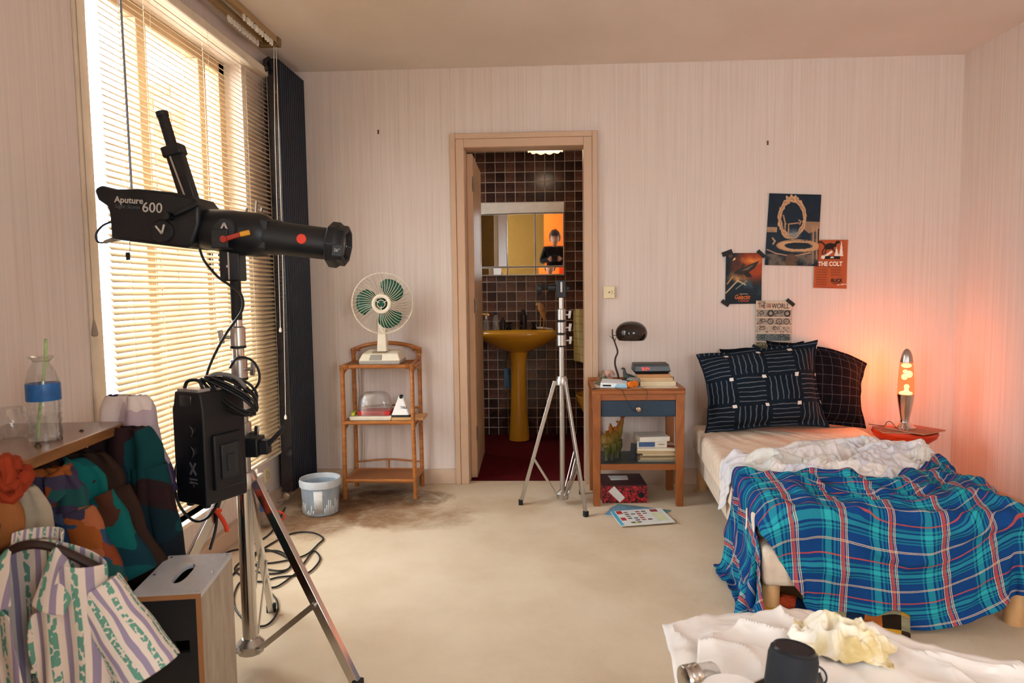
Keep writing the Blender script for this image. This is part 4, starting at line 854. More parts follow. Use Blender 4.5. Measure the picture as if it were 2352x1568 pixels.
# sauropod figure on the table
M_DINO = mat('grey_green_dino', '#3c433e', .6, bump=.3, bscale=120); M_DINO2 = mat('pale_grey_toy', '#8b8a80', .6)
br = thing('sauropod_toy', 'grey long-necked dinosaur toy in front of the lamp base', 'toy', (.480, -.292, .6486), -.1); br.scale = (.8, .8, .85)
sp_ = spline([(.085, 0, .012), (.06, 0, .03), (.03, 0, .05), (0, 0, .055), (-.022, 0, .058), (-.034, 0, .085), (-.036, 0, .108), (-.046, 0, .112), (-.054, 0, .106)], 5); n = len(sp_)
rad = np.interp(np.linspace(0, 1, n), [0, .2, .38, .5, .62, .75, .86, .93, 1], [.002, .009, .020, .021, .012, .007, .006, .008, .004])
MB().tube(sp_, list(rad), 12).build('body', M_DINO, br)
for x, y in ((-.012, -.012), (-.012, .012), (.030, -.012), (.030, .012)): MB().tube([(x, y, .045), (x+.002, y*1.2, .02), (x, y*1.2, 0)], [.010, .0075, .0075], 8).build('leg', M_DINO, br)
el = thing('grey_beast_toy', 'small pale grey animal toy beside the pile of books', 'toy', (.498, -.342, .6486), 0); el.scale = (.8, .8, .8)
sp_ = spline([(.04, 0, .03), (.03, 0, .042), (0, 0, .046), (-.03, 0, .046), (-.042, 0, .044), (-.052, 0, .035)], 4); n = len(sp_)
MB().tube(sp_, list(np.interp(np.linspace(0, 1, n), [0, .2, .6, .8, 1], [.006, .019, .018, .013, .007])), 10).build('body', M_DINO2, el)
for x, y in ((-.024, -.010), (-.024, .010), (.024, -.010), (.024, .010)): MB().tube([(x, y, .035), (x, y*1.1, 0)], [.009, .007], 8).build('leg', M_DINO2, el)
# stegosaurus on the lower shelf
sg = thing('stegosaurus_toy', 'olive and orange plated dinosaur toy on the bedside lower shelf', 'toy', (.375, -.30, .2323), .25)
t = NT('olive_orange_hide'); c_ = t.coord(); f = t.noise(c_, 22, 4); sp3 = t.n('SeparateXYZ'); t.l(c_, sp3.inputs[0]); h_ = t.math('ADD', t.math('MULTIPLY', sp3.outputs[2], 3.2), t.math('MULTIPLY', f, .5))
t.base(t.ramp(h_, [(.25, '#2a2a16'), (.5, '#54561f'), (.75, '#8a6a24'), (.95, '#9a4a1c')])); t.set(.5); t.bump(f, .4, .004); M_STEG = t.m
sp_ = spline([(-.055, -.085, .075), (-.05, -.065, .085), (-.042, -.045, .095), (-.02, -.015, .112), (.01, .01, .118), (.04, .025, .125), (.062, .035, .16), (.078, .04, .20), (.088, .045, .232)], 5); n = len(sp_)
MB().tube(sp_, list(np.interp(np.linspace(0, 1, n), [0, .06, .15, .3, .5, .65, .8, 1], [.012, .020, .022, .042, .046, .030, .017, .004])), 14).build('body', M_STEG, sg)
for x, y in ((-.045, -.05), (-.012, -.052), (.035, -.01), (.055, .03)): MB().tube([(x, y, .10), (x+.006, y, .06), (x, y, .03), (x-.002, y-.006, 0)], [.022, .018, .012, .014], 10).build('leg', M_STEG, sg)
M_PLATE = mat('orange_plate', '#a8621e', .5, var=.35, vscale=40)
for i, (k, h) in enumerate(((4, .028), (9, .036), (13, .05), (16, .05), (20, .058), (24, .045), (28, .040), (31, .03), (34, .026))):
    c0 = sp_[k]; r0 = .8*float(np.interp(k/(n-1), [0, .06, .15, .3, .5, .65, .8, 1], [.012, .020, .022, .042, .046, .030, .017, .004])); tg = (sp_[min(k+1, n-1)]-sp_[k-1]).normalized(); sd = Vector((1, -.5, 0)).normalized()*(.008 if i % 2 else -.008)
    upv = Vector((0, 0, 1))-tg*tg.z; upv.normalize(); b0 = c0+upv*r0+sd
    m_ = MB(); h *= .8; wd2 = h*.40
    m_.prism([(-wd2*.7, 0), (wd2*.7, 0), (wd2, h*.45), (.2*wd2, h), (-.1*wd2, h), (-wd2, h*.45)], b0-Vector((0, .003, 0)), tg, upv, tg.cross(upv), .006); m_.build('plate', M_PLATE, sg, bevel=.002)
for s_ in (-1, 1):
    for k in (n-4, n-9): MB().tube([sp_[k], sp_[k]+Vector((.022*s_, -.01, .022))], [.006, .001], 7).build('tail_spike', M_STEG, sg)
# stack on the lower shelf: magazines, books
zz = .2324
cvs = [('mag_grey', '#8a8272'), ('mag_tan', '#b59f79'), ('mag_brown', '#8d7452'), ('mag_cream', '#c9b795'), ('mag_buff', '#bda276'), ('mag_pale', '#ded2bd')]
lbs = ['grey magazine at the bottom of the lower shelf stack', 'tan magazine second from the bottom of the lower shelf stack', 'brown magazine third from the bottom of the lower shelf stack', 'cream magazine fourth from the bottom of the lower shelf stack', 'buff magazine second from the top of the shelf magazines', 'pale magazine with red picture on top of the shelf magazines']
for i in range(6):
    h = .011 if i < 4 else .014; book('magazine', lbs[i], (.625+random.uniform(-.01, .01)-(.01 if i > 3 else 0), -.30+random.uniform(-.01, .008), zz), (.205-.006*i*(i < 4)+(.01 if i == 5 else 0), .16, h), random.uniform(-.05, .05), cvs[i], '#bba98a', 'magazines stacked on the bedside lower shelf'); zz += h+.0004
mt = obj('red_picture', [(.66, -.36, zz-.0002), (.735, -.365, zz-.0002), (.725, -.30, zz-.0002), (.66, -.30, zz-.0002)], [(0, 1, 2, 3)], mat('red_print', '#9a4a3c', .5), bpy.data.objects['magazine.005']); mt.matrix_parent_inverse = Matrix.Translation(-Vector(bpy.data.objects['magazine.005'].location)); mt.location = (0, 0, 0)
b1 = book('hardback', 'white book with a blue panel on the spine on the shelf stack', (.595, -.30, zz), (.165, .13, .036), .03, ('white_cover', '#d8d0c0')); MB().box((-.075, -.067, .005), (.015, -.0655, .031)).build('blue_spine_panel', mat('blue_spine', '#3c5a86', .5), b1, smooth=0); zz += .0364
MB().box((.035, -.067, .016), (.07, -.0658, .020)).build('gold_lettering', mat('gold_print', '#8a7440', .5), b1, smooth=0)
book('hardback', 'white book lying crooked on top of the lower shelf stack', (.60, -.30, zz), (.17, .15, .026), .14, ('white_gloss', '#ded8cc'))
tag(MB().prism([(0, 0), (.03, .0), (.042, .09), (.008, .095)], (.475, -.33, .2326), (1, 0, 0), (0, -.1, 1), (0, 1, .1), .004).build('dark_booklet', mat('dark_booklet_card', '#34383c', .6)), 'dark booklet leaning against the left side of the shelf stack', 'booklet')
# red file box under the table
fb = thing('file_box', 'red and black marbled box file with a paper label under the bedside table', 'box', (.437, -.27, .001), .035)
t = NT('red_marble_card'); f = t.noise(t.coord(), 75, 5, .65, .4); t.base(t.ramp(f, [(.42, '#1c0708'), (.5, '#7a1318'), (.6, '#c8262a')])); t.set(.5); M_MARB = t.m
MB().box((-.125, -.13, 0), (.125, .12, .095)).build('box', M_MARB, fb, bevel=.002)
MB().box((-.125, -.128, .095), (.125, .12, .101)).build('lid', mat('maroon_lid', '#4a2024', .5, var=.2), fb, bevel=.002)
MB().lathe([(.016, 0), (.016, .0015), (.011, .0015)], (.092, -.1302, .045), (0, -1, 0), 20).build('finger_hole', M_BLK, fb)
m_ = MB(); m_.prism([(-.020, -.045), (.020, -.045), (.022, .045), (-.022, .045)], (-.045, -.1305, .05), (.72, 0, .69), (-.69, 0, .72), (0, -1, 0), .001); m_.build('paper_label', mat('white_paper', '#e8e2dc', .7), fb)
tag(MB().prism([(-.05, -.04), (.05, -.04), (.06, .04), (-.05, .05)], (.42, -.25, .1025), (1, .1, 0), (-.1, 1, 0), (0, 0, 1), .002).build('paper_slip', MATS['white_paper']), 'pale paper slip lying on the red file box', 'paper')
# magazines on the carpet
M_BLUEM = mat('blue_map_print', '#6f9cb8', .5, var=.35, vscale=40); M_TEALM = mat('teal_print', '#5e8f92', .5, var=.3, vscale=30)
def mag(name, label, pts, z, h, m, edge='#d8d2c6'):
    o = thing(name, label, 'magazine', (0, 0, 0)); p = [Vector(q) for q in pts]
    MB().hexa([Vector((q.x, q.y, z)) for q in p]+[Vector((q.x, q.y, z+h)) for q in p]).build('pages', mat('page_edge', edge, .8), o, smooth=0)
    MB().hexa([Vector((q.x, q.y, z+h)) for q in p]+[Vector((q.x, q.y, z+h+.0008)) for q in p]).build('cover', m, o, smooth=0); return o, p
mag('magazine', 'teal magazine mostly hidden under the others on the carpet', [(0.4023, -0.4216, 0.0000), (0.3456, -0.5148, 0.0000), (0.5477, -0.7279, 0.0000), (0.6745, -0.5357, 0.0000)], .0005, .003, M_TEALM)
mag('magazine', 'blue map-like magazine under the white one on the carpet', [(0.3075, -0.6325, 0.0000), (0.3681, -0.4765, 0.0000), (0.6246, -0.5285, 0.0000), (0.5529, -0.6939, 0.0000)], .0046, .003, M_BLUEM)
# catalogue with printed pictures
ct, p = mag('catalogue', 'white catalogue with rows of tiny pictures on top on the carpet', [(0.3745, -0.8148, 0.0000), (0.3434, -0.5891, 0.0000), (0.6200, -0.5285, 0.0000), (0.6556, -0.7539, 0.0000)], .0088, .005, mat('catalogue_white', '#dfe3e0', .45, var=.03))
def bil(u, v, z): a = p[0].lerp(p[3], u); b = p[1].lerp(p[2], u); q = a.lerp(b, v); return Vector((q.x, q.y, z))
def cell(u0, u1, v0, v1, m, nm, z=.0148): return obj(nm, [bil(u0, v0, z), bil(u1, v0, z), bil(u1, v1, z), bil(u0, v1, z)], [(0, 1, 2, 3)], m, ct, smooth=0)
cell(.0, .07, 0, 1, mat('cyan_strip', '#58b4d6', .5), 'blue_spine_strip'); cell(.09, .2, .75, .97, mat('red_ink', '#b8322c', .5), 'red_title') ; cell(.09, .18, .3, .5, MATS['red_ink'], 'red_title')
cols_ = ['#6a5148', '#9a5a4c', '#4a4f5a', '#8a7a68', '#b0463c', '#56707c']
for j in range(6):
    for i in range(4):
        if random.random() < .18: continue
        c_ = cols_[(i*5+j*3) % 6]; u = .22+i*.115; v = .10+j*.14; cell(u, u+.08, v, v+.08, mat('thumb_'+c_[1:], c_, .5), 'printed_picture')
cell(.24, .38, .04, .2, mat('pale_yellow_print', '#d9d6a2', .5), 'yellow_panel', .0147); cell(.72, .93, .12, .7, mat('pale_green_print', '#d6dbb8', .5), 'green_panel', .0147); cell(.74, .88, .76, .94, mat('thumb_red', '#a2484e', .5), 'printed_picture')
# ================================================================== bed
BED_RZ = math.radians(-3.95); BED_O = Vector((.885, -.06, 0)); BW, BL, BTOP = .94, 1.74, .375
bed = thing('bed', 'low single bed with a cream fitted sheet in the corner', 'bed', BED_O, BED_RZ)
M_BASE = fabric('cream_ticking', '#d9c8b4'); M_LEGW = wood('pale_leg_wood', '#c69a68', '#d8b07e', (10, 10, 3))
MB().box((.012, -BL, .125), (BW-.012, 0, .268)).build('divan_base', M_BASE, bed, bevel=.022, bseg=4)
# fitted sheet with soft pull folds
nx, ny_ = 70, 110; P = np.zeros((ny_, nx, 3)); hx_ = BW/2
for j in range(ny_):
    for i in range(nx):
        a = (i/(nx-1))*2-1; b = j/(ny_-1)
        per = hx_+.115  # half girth
        s_ = a*per
        if abs(s_) <= hx_-.03: x = s_; z = BTOP
        else:
            e = abs(s_)-(hx_-.03); rr = .03; arc = rr*PI/2
            if e < arc: ang = e/rr; x = math.copysign(hx_-.03+rr*math.sin(ang), a); z = BTOP-rr+rr*math.cos(ang)
            else: x = math.copysign(hx_, a); z = BTOP-rr-(e-arc)
        y = -.005-b*(BL-.09)
        n1 = mnoise.noise(Vector((x*5+y*7, y*2.2-x*3, .3))); n2 = mnoise.noise(Vector((x*16+y*5, y*6, 4.2)))
        m_ = max(0, 1-abs((y+.36+.35*(x))/.35))
        f = (abs(math.sin((x*2.1+y*.8)*13+n1*3))**6)*m_*.010
        P[j, i] = (x+hx_, y, z+(.004*n1+.002*n2+f if z > BTOP-.05 else 0))
cloth_obj('fitted_sheet', P, fabric('cream_sheet', '#e6d3bd', bump=.08), bed, thick=.004, sub=1)
MB().box((.012, -BL+.095, .268), (BW-.012, -.01, BTOP-.012)).build('mattress', M_BASE, bed, bevel=.02, bseg=3)
for x, y in ((.05, -BL+.06), (BW-.05, -BL+.06), (.05, -.06), (BW-.05, -.06)): MB().lathe([(.032, 0), (.035, .01), (.035, .126)], (x, y, 0), n=20).build('leg', M_LEGW, bed)
# ------------------------------------------------ pillows
def pillow(name, label, w_, h_, th_, loc, rot, m, flange=.035, seed=0, droop=(0, 0)):
    n = 45; vs = []; uv = []
    fs = []
    for side in (-1, 1):
        for j in range(n):
            for i in range(n):
                u = i/(n-1)*2-1; v = j/(n-1)*2-1
                U = u*(w_/2); V = v*(h_/2); fu = 1-flange/(w_/2); fv = 1-flange/(h_/2)
                k = max(0, 1-abs(u/fu)**2.6)*max(0, 1-abs(v/fv)**2.6); d = th_/2*k**.5
                pin = 1-.12*(1-abs(v)**2.2)*abs(u)**3.5+.012*mnoise.noise(Vector((v*3, seed, 2)))*abs(u)**4; pin2 = 1-.11*(1-abs(u)**2.2)*abs(v)**3.5
                wr = .010*mnoise.noise(Vector((u*2.6+seed, v*2.6, seed*1.7)))+.005*mnoise.noise(Vector((u*7+seed, v*7, 3)))
                edge = (max(abs(u), abs(v)))
                fl = .012*mnoise.noise(Vector((u*3.5+seed, v*3.5, 9)))*(edge**8)
                z = V*pin2+.018*mnoise.noise(Vector((u*1.5, seed, 1)))*(abs(v)**4)
                z -= (droop[0]*max(0, u)**2+droop[1]*max(0, -u)**2)*max(0, v+.2)
                vs.append((U*pin, side*(d+.0015)+wr*(.35+.65*k)+fl, z)); uv.append(((u+1)/2, (v+1)/2))
        b = 0 if side < 0 else n*n
        g = grid_faces(n, n); fs += [tuple(b+x for x in (f if side < 0 else f[::-1])) for f in g]
    ring = [i for i in range(n)]+[j*n+n-1 for j in range(1, n)]+[(n-1)*n+i for i in range(n-2, -1, -1)]+[j*n for j in range(n-2, 0, -1)]
    for a, b in zip(ring, ring[1:]+ring[:1]): fs.append((b, a, a+n*n, b+n*n))
    o = obj(name, vs, fs, m, None, smooth=180, uv=uv, sub=1); o.location = loc; o.rotation_euler = rot; return tag(o, label, 'pillow')
t = NT('navy_patch_stripes'); tc = t.n('TexCoord'); sx_ = t.n('SeparateXYZ'); t.l(tc.outputs['UV'], sx_.inputs[0]); U, V = sx_.outputs[0], sx_.outputs[1]
nzu = t.math('MULTIPLY', t.math('SUBTRACT', t.noise(tc.outputs['UV'], 9, 2), .5), .03); U = t.math('ADD', U, nzu); V = t.math('ADD', V, nzu)
cu_ = t.math('MULTIPLY', U, 3.9); cv_ = t.math('MULTIPLY', V, 3.2); iu = t.math('FLOOR', cu_); iv = t.math('FLOOR', cv_); fu = t.math('FRACT', cu_); fv = t.math('FRACT', cv_)
par = t.math('MODULO', t.math('ADD', iu, iv), 2.0)
def stripes(x): s_ = t.math('FRACT', t.math('MULTIPLY', x, 6.0)); return t.math('LESS_THAN', t.math('ABSOLUTE', t.math('SUBTRACT', s_, .5)), .10)
def inside(a, m0): return t.math('GREATER_THAN', t.math('MULTIPLY', a, t.math('SUBTRACT', 1.0, a)), m0)
su = t.math('MULTIPLY', stripes(fu), inside(fv, .07)); sv = t.math('MULTIPLY', stripes(fv), inside(fu, .07))
lines = t.math('ADD', t.math('MULTIPLY', par, su), t.math('MULTIPLY', t.math('SUBTRACT', 1.0, par), sv))
col = t.mix(t.math('MULTIPLY', lines, .38), t.mix(t.noise(tc.outputs['UV'], 4, 2), '#10161e', '#1c2630'), '#8b8f96')
def near0(a): return t.math('LESS_THAN', t.math('ABSOLUTE', t.math('SUBTRACT', a, .93)), .062)
col = t.mix(t.math('MULTIPLY', near0(fu), near0(fv)), col, '#e6d8ce'); t.base(col); t.set(.9, spec=.1); t.bump(t.noise(t.coord(), 700, 2), .2, .002); M_P1 = t.m
t = NT('black_check'); tc = t.n('TexCoord'); sx_ = t.n('SeparateXYZ'); t.l(tc.outputs['UV'], sx_.inputs[0])
def thin(x, k, w_): return t.math('LESS_THAN', t.math('ABSOLUTE', t.math('SUBTRACT', t.math('FRACT', t.math('MULTIPLY', x, k)), .5)), w_)
g = t.math('MAXIMUM', thin(sx_.outputs[0], 11, .03), thin(sx_.outputs[1], 9, .03)); t.base(t.mix(t.math('MULTIPLY', g, .5), '#0e0f15', '#5a5d6c')); t.set(.9, spec=.1); t.bump(t.noise(t.coord(), 700, 2), .2, .002); M_P2 = t.m
pillow('pillow', 'black check pillow leaning on the wall behind the striped pillow', .60, .50, .19, (1.575, -.135, .625), (math.radians(-9), math.radians(4), math.radians(2)), M_P2, seed=5, droop=(.10, .0))
pillow('pillow', 'crumpled dark pillow with only its top edge showing under the bicycle poster', .50, .42, .09, (1.30, -.075, .645), (math.radians(-6), math.radians(-4), 0), fabric('charcoal_cotton', '#12151b'), seed=9)
pillow('pillow', 'navy pillow with patchwork stripes and small white squares at the bed head', .69, .50, .22, (1.225, -.265, .628), (math.radians(-14), math.radians(-4), math.radians(-2)), M_P1, seed=2, droop=(0, .035))
# ------------------------------------------------ cloth on the bed (solved in bed space)
def bed_collide(Q, eps=.006, top=BTOP+.006, extra=None):
    Q = Q.copy()
    lo = np.array([-.004, -BL-.006, -1]); hi = np.array([BW+.004, .1, top])
    c0 = (lo+hi)/2; h0 = (hi-lo)/2; d = np.abs(Q-c0)-h0; ins = (d < 0).all(-1)
    if ins.any():
        q = Q[ins]; dd = d[ins].copy(); dd[:, 1] = np.where(q[:, 1] > -.5, -9, dd[:, 1]); ax_ = dd.argmax(-1)
        for a in range(3):
            m = ax_ == a; sg_ = np.sign(q[m, a]-c0[a]); sg_[sg_ == 0] = 1
            if a == 2: sg_[:] = 1
            q[m, a] = c0[a]+sg_*h0[a]
        Q[ins] = q
    Q[..., 2] = np.maximum(Q[..., 2], .008)
    return Q
def vnoise(X, Y, k, s): return np.array([[mnoise.noise(Vector((x*k, y*k, s))) for x, y in zip(rx, ry)] for rx, ry in zip(X, Y)])
HG = (np.linspace(-.45, 1.25, 150), np.linspace(-2.3, -.3, 170)); HX, HY = np.meshgrid(*HG)
ramp_ = lambda a, lo, hi: np.clip((a-lo)/(hi-lo), 0, 1)
band = np.exp(-((HY+1.02-.30*(HX-.45)-.0*HX)/.30)**2)          # the rumpled belt across the bed
FOLD = band*(.075*ridged(HX+.3*HY, HY, 2.0, 6.5, 1.1)+.034*ridged(HX-.4*HY, HY, 4.0, 12, 2.7, 2.0))+.040*np.exp(-((HX-.62)/.25)**2-((HY+.72)/.16)**2)
FOLD += (1-band*.6)*(.042*ridged(HX*.8+HY*.5, HY-.3*HX, 3.4, 3.0, 8.8, 2.6)+.018*ridged(HX+HY*.6, HY, 8, 6, 9.9, 2.4))*ramp_(-HY, 1.10, 1.35)+.05*np.exp(-((HX-.92)/.10)**2-((HY+.98)/.13)**2)
FOLD *= ramp_(HX, -.02, .05)*ramp_(-HX, -BW-.02, -BW+.05)*(.35+.65*ramp_(HY, -BL-.01, -BL+.10))
def hfield(x, y):
    i = np.clip((x-HG[0][0])/(HG[0][1]-HG[0][0]), 0, 148.999); j = np.clip((y-HG[1][0])/(HG[1][1]-HG[1][0]), 0, 168.999); i0 = i.astype(int); j0 = j.astype(int); fi = i-i0; fj = j-j0
    return FOLD[j0, i0]*(1-fi)*(1-fj)+FOLD[j0, i0+1]*fi*(1-fj)+FOLD[j0+1, i0]*(1-fi)*fj+FOLD[j0+1, i0+1]*fi*fj
def fold_collide(off):
    def f(Q):
        Q = bed_collide(Q, top=BTOP+off); on = (Q[..., 0] > 0) & (Q[..., 0] < BW) & (Q[..., 1] > -BL)
        z = BTOP+off+hfield(Q[..., 0], Q[..., 1]); Q[..., 2] = np.where(on, np.maximum(Q[..., 2], z), Q[..., 2]); return Q
    return f
# printed white sheet heaped across the middle
nu, nv = 130, 104
U, V = np.meshgrid(np.linspace(0, 1, nu), np.linspace(0, 1, nv))
ytop = np.interp(U, [0, .15, .35, .62, .8, 1], [-1.12, -.92, -.80, -.50, -.62, -.78]); ybot = np.interp(U, [0, .2, .55, .8, 1], [-1.55, -1.50, -1.58, -1.42, -1.0])
X0 = np.interp(V, [0, .5, .68, .85, 1], [.10, .08, .02, -.17, -.12]); X = X0+U*(.92-X0); Y = ybot+(ytop-ybot)*V
Zh = BTOP+.03+hfield(X, Y)+.02*vnoise(U, V, 14, 2.3)
over = np.clip(-X, 0, None); Zh -= over*.95; X = np.where(X < 0, X*.22-.012, X)
Pw = np.stack([X, Y, Zh], -1)
dl_u = np.linalg.norm(np.diff(Pw, axis=1), axis=-1).mean()*1.06; dl_v = np.linalg.norm(np.diff(Pw, axis=0), axis=-1).mean()*1.12
Pw = cloth_sim(Pw, (dl_u, dl_v), fold_collide(.008), steps=26, iters=8, damp=.86, bend=.06, fric=.85)
Pw = wrinkle(Pw, .012, 4.5, 12, 3.3, .4); Pw = wrinkle(Pw, .005, 10, 22, 6.3, -.5)
cov = np.clip((-1.12-Pw[..., 1])/.06, 0, 1); lim = BTOP+.014+hfield(Pw[..., 0], Pw[..., 1]); Pw[..., 2] = np.where((Pw[..., 0] > 0) & (cov > 0), np.minimum(Pw[..., 2], lim+(1-cov)*.05), Pw[..., 2])
t = NT('printed_white_cotton'); c_ = t.n('TexCoord').outputs['UV']; mp_ = t.n('Mapping'); mp_.inputs['Scale'].default_value = (6, 5, 1); t.l(c_, mp_.inputs[0])
br_ = t.n('TexVoronoi', distance='MANHATTAN'); br_.inputs['Scale'].default_value = 1.6; t.l(mp_.outputs[0], br_.inputs['Vector']); br_.inputs['Randomness'].default_value = .75
tint = t.ramp(br_.outputs['Color'], [(.2, '#e3dcd6'), (.45, '#d2d2da'), (.6, '#e6ddd3'), (.75, '#cdd0cb'), (.9, '#e9e3de')]); e_ = t.n('TexVoronoi', feature='DISTANCE_TO_EDGE', distance='EUCLIDEAN'); e_.inputs['Scale'].default_value = 1.6; t.l(mp_.outputs[0], e_.inputs['Vector'])
ln = t.math('LESS_THAN', e_.outputs[0], .03); pr_ = t.noise(c_, 60, 6, .7); tint = t.mix(t.math('MULTIPLY', ln, .35), tint, '#a9a7ae'); tint = t.mix(t.math('MULTIPLY', t.math('GREATER_THAN', pr_, .6), .25), tint, '#9d9fae')
t.base(tint); t.set(.85, spec=.15); t.bump(t.noise(t.coord(), 40, 4, .6), .25, .01); M_WS = t.m
ws = tag(cloth_obj('white_sheet', Pw, M_WS, None, .003, sub=1), 'crumpled thin white printed sheet heaped across the middle of the bed', 'sheet'); ws.location = BED_O; ws.rotation_euler = (0, 0, BED_RZ)
# plaid throw: over the foot of the bed, hanging to the floor in front and at the left
nu, nv = 130, 100
U, V = np.meshgrid(np.linspace(0, 1, nu), np.linspace(0, 1, nv))
X = -.33+U*(1.46); ytop = np.interp(X, [-.3, .05, .30, .55, .70, .80, .93, 1.1], [-1.30, -1.24, -1.33, -1.44, -1.40, -1.10, -.92, -.92])
hang = np.interp(X, [-.3, .1, .5, .8, 1.1], [.26, .215, .23, .23, .20])
S = (1-V)*((ytop+BL)+hang)                       # length run from the head-side edge
Y = ytop-S; Zh = BTOP+.05+hfield(X, np.maximum(Y, -BL))+.012*vnoise(U, V, 12, 5.3)
Zh += np.clip((V-.86)/.14, 0, 1)*.03*(1+vnoise(U, V, 10, 8.1))
ovl = np.clip(-X, 0, None); ovr = np.clip(X-BW, 0, None); ovf = np.clip(-BL-Y, 0, None)
Zh = np.where(ovf > 0, BTOP+.03-ovf*.97, Zh); Y = np.where(ovf > 0, -BL-.020-(.034*np.sin(X*13+ovf*5+1.8*np.sin(X*5+1))+.012*np.sin(X*31+2))*np.clip(ovf/.16, 0, 1)-ovf*.10, Y)
Zh = np.where(ovl > 0, np.minimum(Zh, BTOP+.03)-ovl*.97, Zh); X = np.where(ovl > 0, -.015-.02*np.clip(ovl/.2, 0, 1)*(1+np.sin(Y*13))*.7-ovl*.10, X)
Zh = np.where(ovr > 0, np.minimum(Zh, BTOP+.03)-ovr*.9, Zh); X = np.where(ovr > 0, BW+.02+ovr*.3, X); Zh = np.maximum(Zh, .012+.004*np.sin(U*60))
Pt = np.stack([X, Y, Zh], -1)
du_ = np.median(np.linalg.norm(np.diff(Pt, axis=1), axis=-1))*1.06; dv_ = np.median(np.linalg.norm(np.diff(Pt, axis=0), axis=-1))*1.06
Pt = cloth_sim(Pt, (du_, dv_), fold_collide(.030), steps=32, iters=8, damp=.88, bend=.08, fric=.85)
Pt = wrinkle(Pt, .024, 6, 4, 12.3, .7); Pt = wrinkle(Pt, .010, 12, 8, 15.3, -.5)
# the hem is lifted at the near-left corner: a slit between the side band and the front flap opens downwards
GC = int(.217*nu); gl = np.full(nv, .217); vv = np.linspace(0, 1, nv); gl_ = .222-.030*np.clip(1-vv/.42, 0, 1); gr_ = .222+.012+.115*np.clip(1-vv/.42, 0, 1)**1.2
UV_T = np.zeros((nv, nu, 2)); Pn = np.zeros_like(Pt)
for j in range(nv):
    up = np.concatenate([np.linspace(0, gl_[j], GC+1), np.linspace(gr_[j], 1, nu-GC-1)]); x = up*(nu-1); i0 = np.clip(x.astype(int), 0, nu-2); f = (x-i0)[:, None]
    Pn[j] = Pt[j, i0]*(1-f)+Pt[j, i0+1]*f; UV_T[j, :, 0] = up; UV_T[j, :, 1] = vv[j]
Pt = Pn
def plaid():
    t = NT('blue_plaid'); tc = t.n('TexCoord'); s_ = t.n('SeparateXYZ'); t.l(tc.outputs['UV'], s_.inputs[0])
    fu = t.math('FRACT', t.math('MULTIPLY', s_.outputs[0], 9.2)); fv = t.math('FRACT', t.math('MULTIPLY', s_.outputs[1], 7.0))
    B0, B1, T0, T1 = '#123f78', '#0f3465', '#1f8a96', '#2aa6ac'
    su = t.ramp(fu, [(0, B0), (.40, T0), (.43, B1), (.47, T1), (.60, B1), (.64, T0), (.68, B0), (.72, T0), (.74, B0)], True)
    sv = t.ramp(fv, [(0, B0), (.34, T0), (.38, B1), (.41, T0), (.45, B1), (.50, T1), (.60, B1), (.64, T0), (.70, B0)], True)
    c = t.mix(.5, su, sv)
    def band(x, a, b): return t.math('MULTIPLY', t.math('GREATER_THAN', x, a), t.math('LESS_THAN', x, b))
    c = t.mix(t.math('MULTIPLY', band(fu, .80, .86), .85), c, '#b04a3e'); c = t.mix(t.math('MULTIPLY', band(fv, .80, .835), .85), c, '#b04a3e')
    for a in (.775, .885, .915): c = t.mix(t.math('MULTIPLY', band(fu, a, a+.014), .8), c, '#d8c09c')
    for a in (.12, .15): c = t.mix(t.math('MULTIPLY', band(fv, a, a+.014), .8), c, '#d8c09c')
    t.base(c); t.set(.85, spec=.15); t.bump(t.noise(t.coord(), 55, 4, .6), .22, .008); return t.m
M_PLAID = plaid()
to = cloth_obj('plaid_throw', Pt, M_PLAID, None, .005, sub=1, uv=UV_T); tag(to, 'blue and teal plaid throw bunched over the foot of the bed', 'throw'); to.location = BED_O; to.rotation_euler = (0, 0, BED_RZ)
bm = bmesh.new(); bm.from_mesh(to.data); bm.verts.ensure_lookup_table(); UVn = np.stack([U, V], -1).reshape(-1, 2)
kill = [f for f in bm.faces if (lambda q: min(x % nu for x in q) == GC and max(x % nu for x in q) == GC+1 and max(x//nu for x in q)/(nv-1) < .43)([v_.index for v_ in f.verts])]
bmesh.ops.delete(bm, geom=kill, context='FACES'); bm.to_mesh(to.data); bm.free()
# crochet blanket on the carpet at the foot of the bed
nu, nv = 40, 16; U, V = np.meshgrid(np.linspace(0, 1, nu), np.linspace(0, 1, nv)); A = np.array((0.7825, -1.6904, 0.0000)); Bv = np.array((1.2416, -1.9048, 0.0000))
dirn = Bv-A; nrm = np.array([dirn[1], -dirn[0], 0]); nrm /= -np.linalg.norm(nrm)
if nrm[1] < 0: nrm = -nrm
P = A+U[..., None]*dirn+(V[..., None]-.45)*nrm*.20; P[..., 2] = .02+.03*(1+vnoise(U, V, 6, 3.1))*np.sin(np.clip(V*3.0, 0, PI))
t = NT('crochet_squares'); tc = t.n('TexCoord'); mp_ = t.n('Mapping'); mp_.inputs['Scale'].default_value = (9, 3, 1); t.l(tc.outputs['UV'], mp_.inputs[0]); vo = t.n('TexVoronoi', distance='CHEBYCHEV'); vo.inputs['Scale'].default_value = 1; vo.inputs['Randomness'].default_value = 0; t.l(mp_.outputs[0], vo.inputs['Vector'])
sp3 = t.n('SeparateColor'); t.l(vo.outputs['Color'], sp3.inputs[0]); t.base(t.ramp(sp3.outputs[0], [(0, '#2a2016'), (.2, '#b0602a'), (.36, '#1d2c44'), (.5, '#c28f2c'), (.64, '#8d8468'), (.78, '#3a2a20'), (.9, '#a33f22')], True)); t.set(.95, spec=.05); t.bump(t.noise(t.coord(), 180, 2), .8, .006)
tag(cloth_obj('crochet_blanket', P, t.m, None, .012, sub=1), 'multicoloured crochet square blanket lying on the carpet at the bed foot', 'blanket')
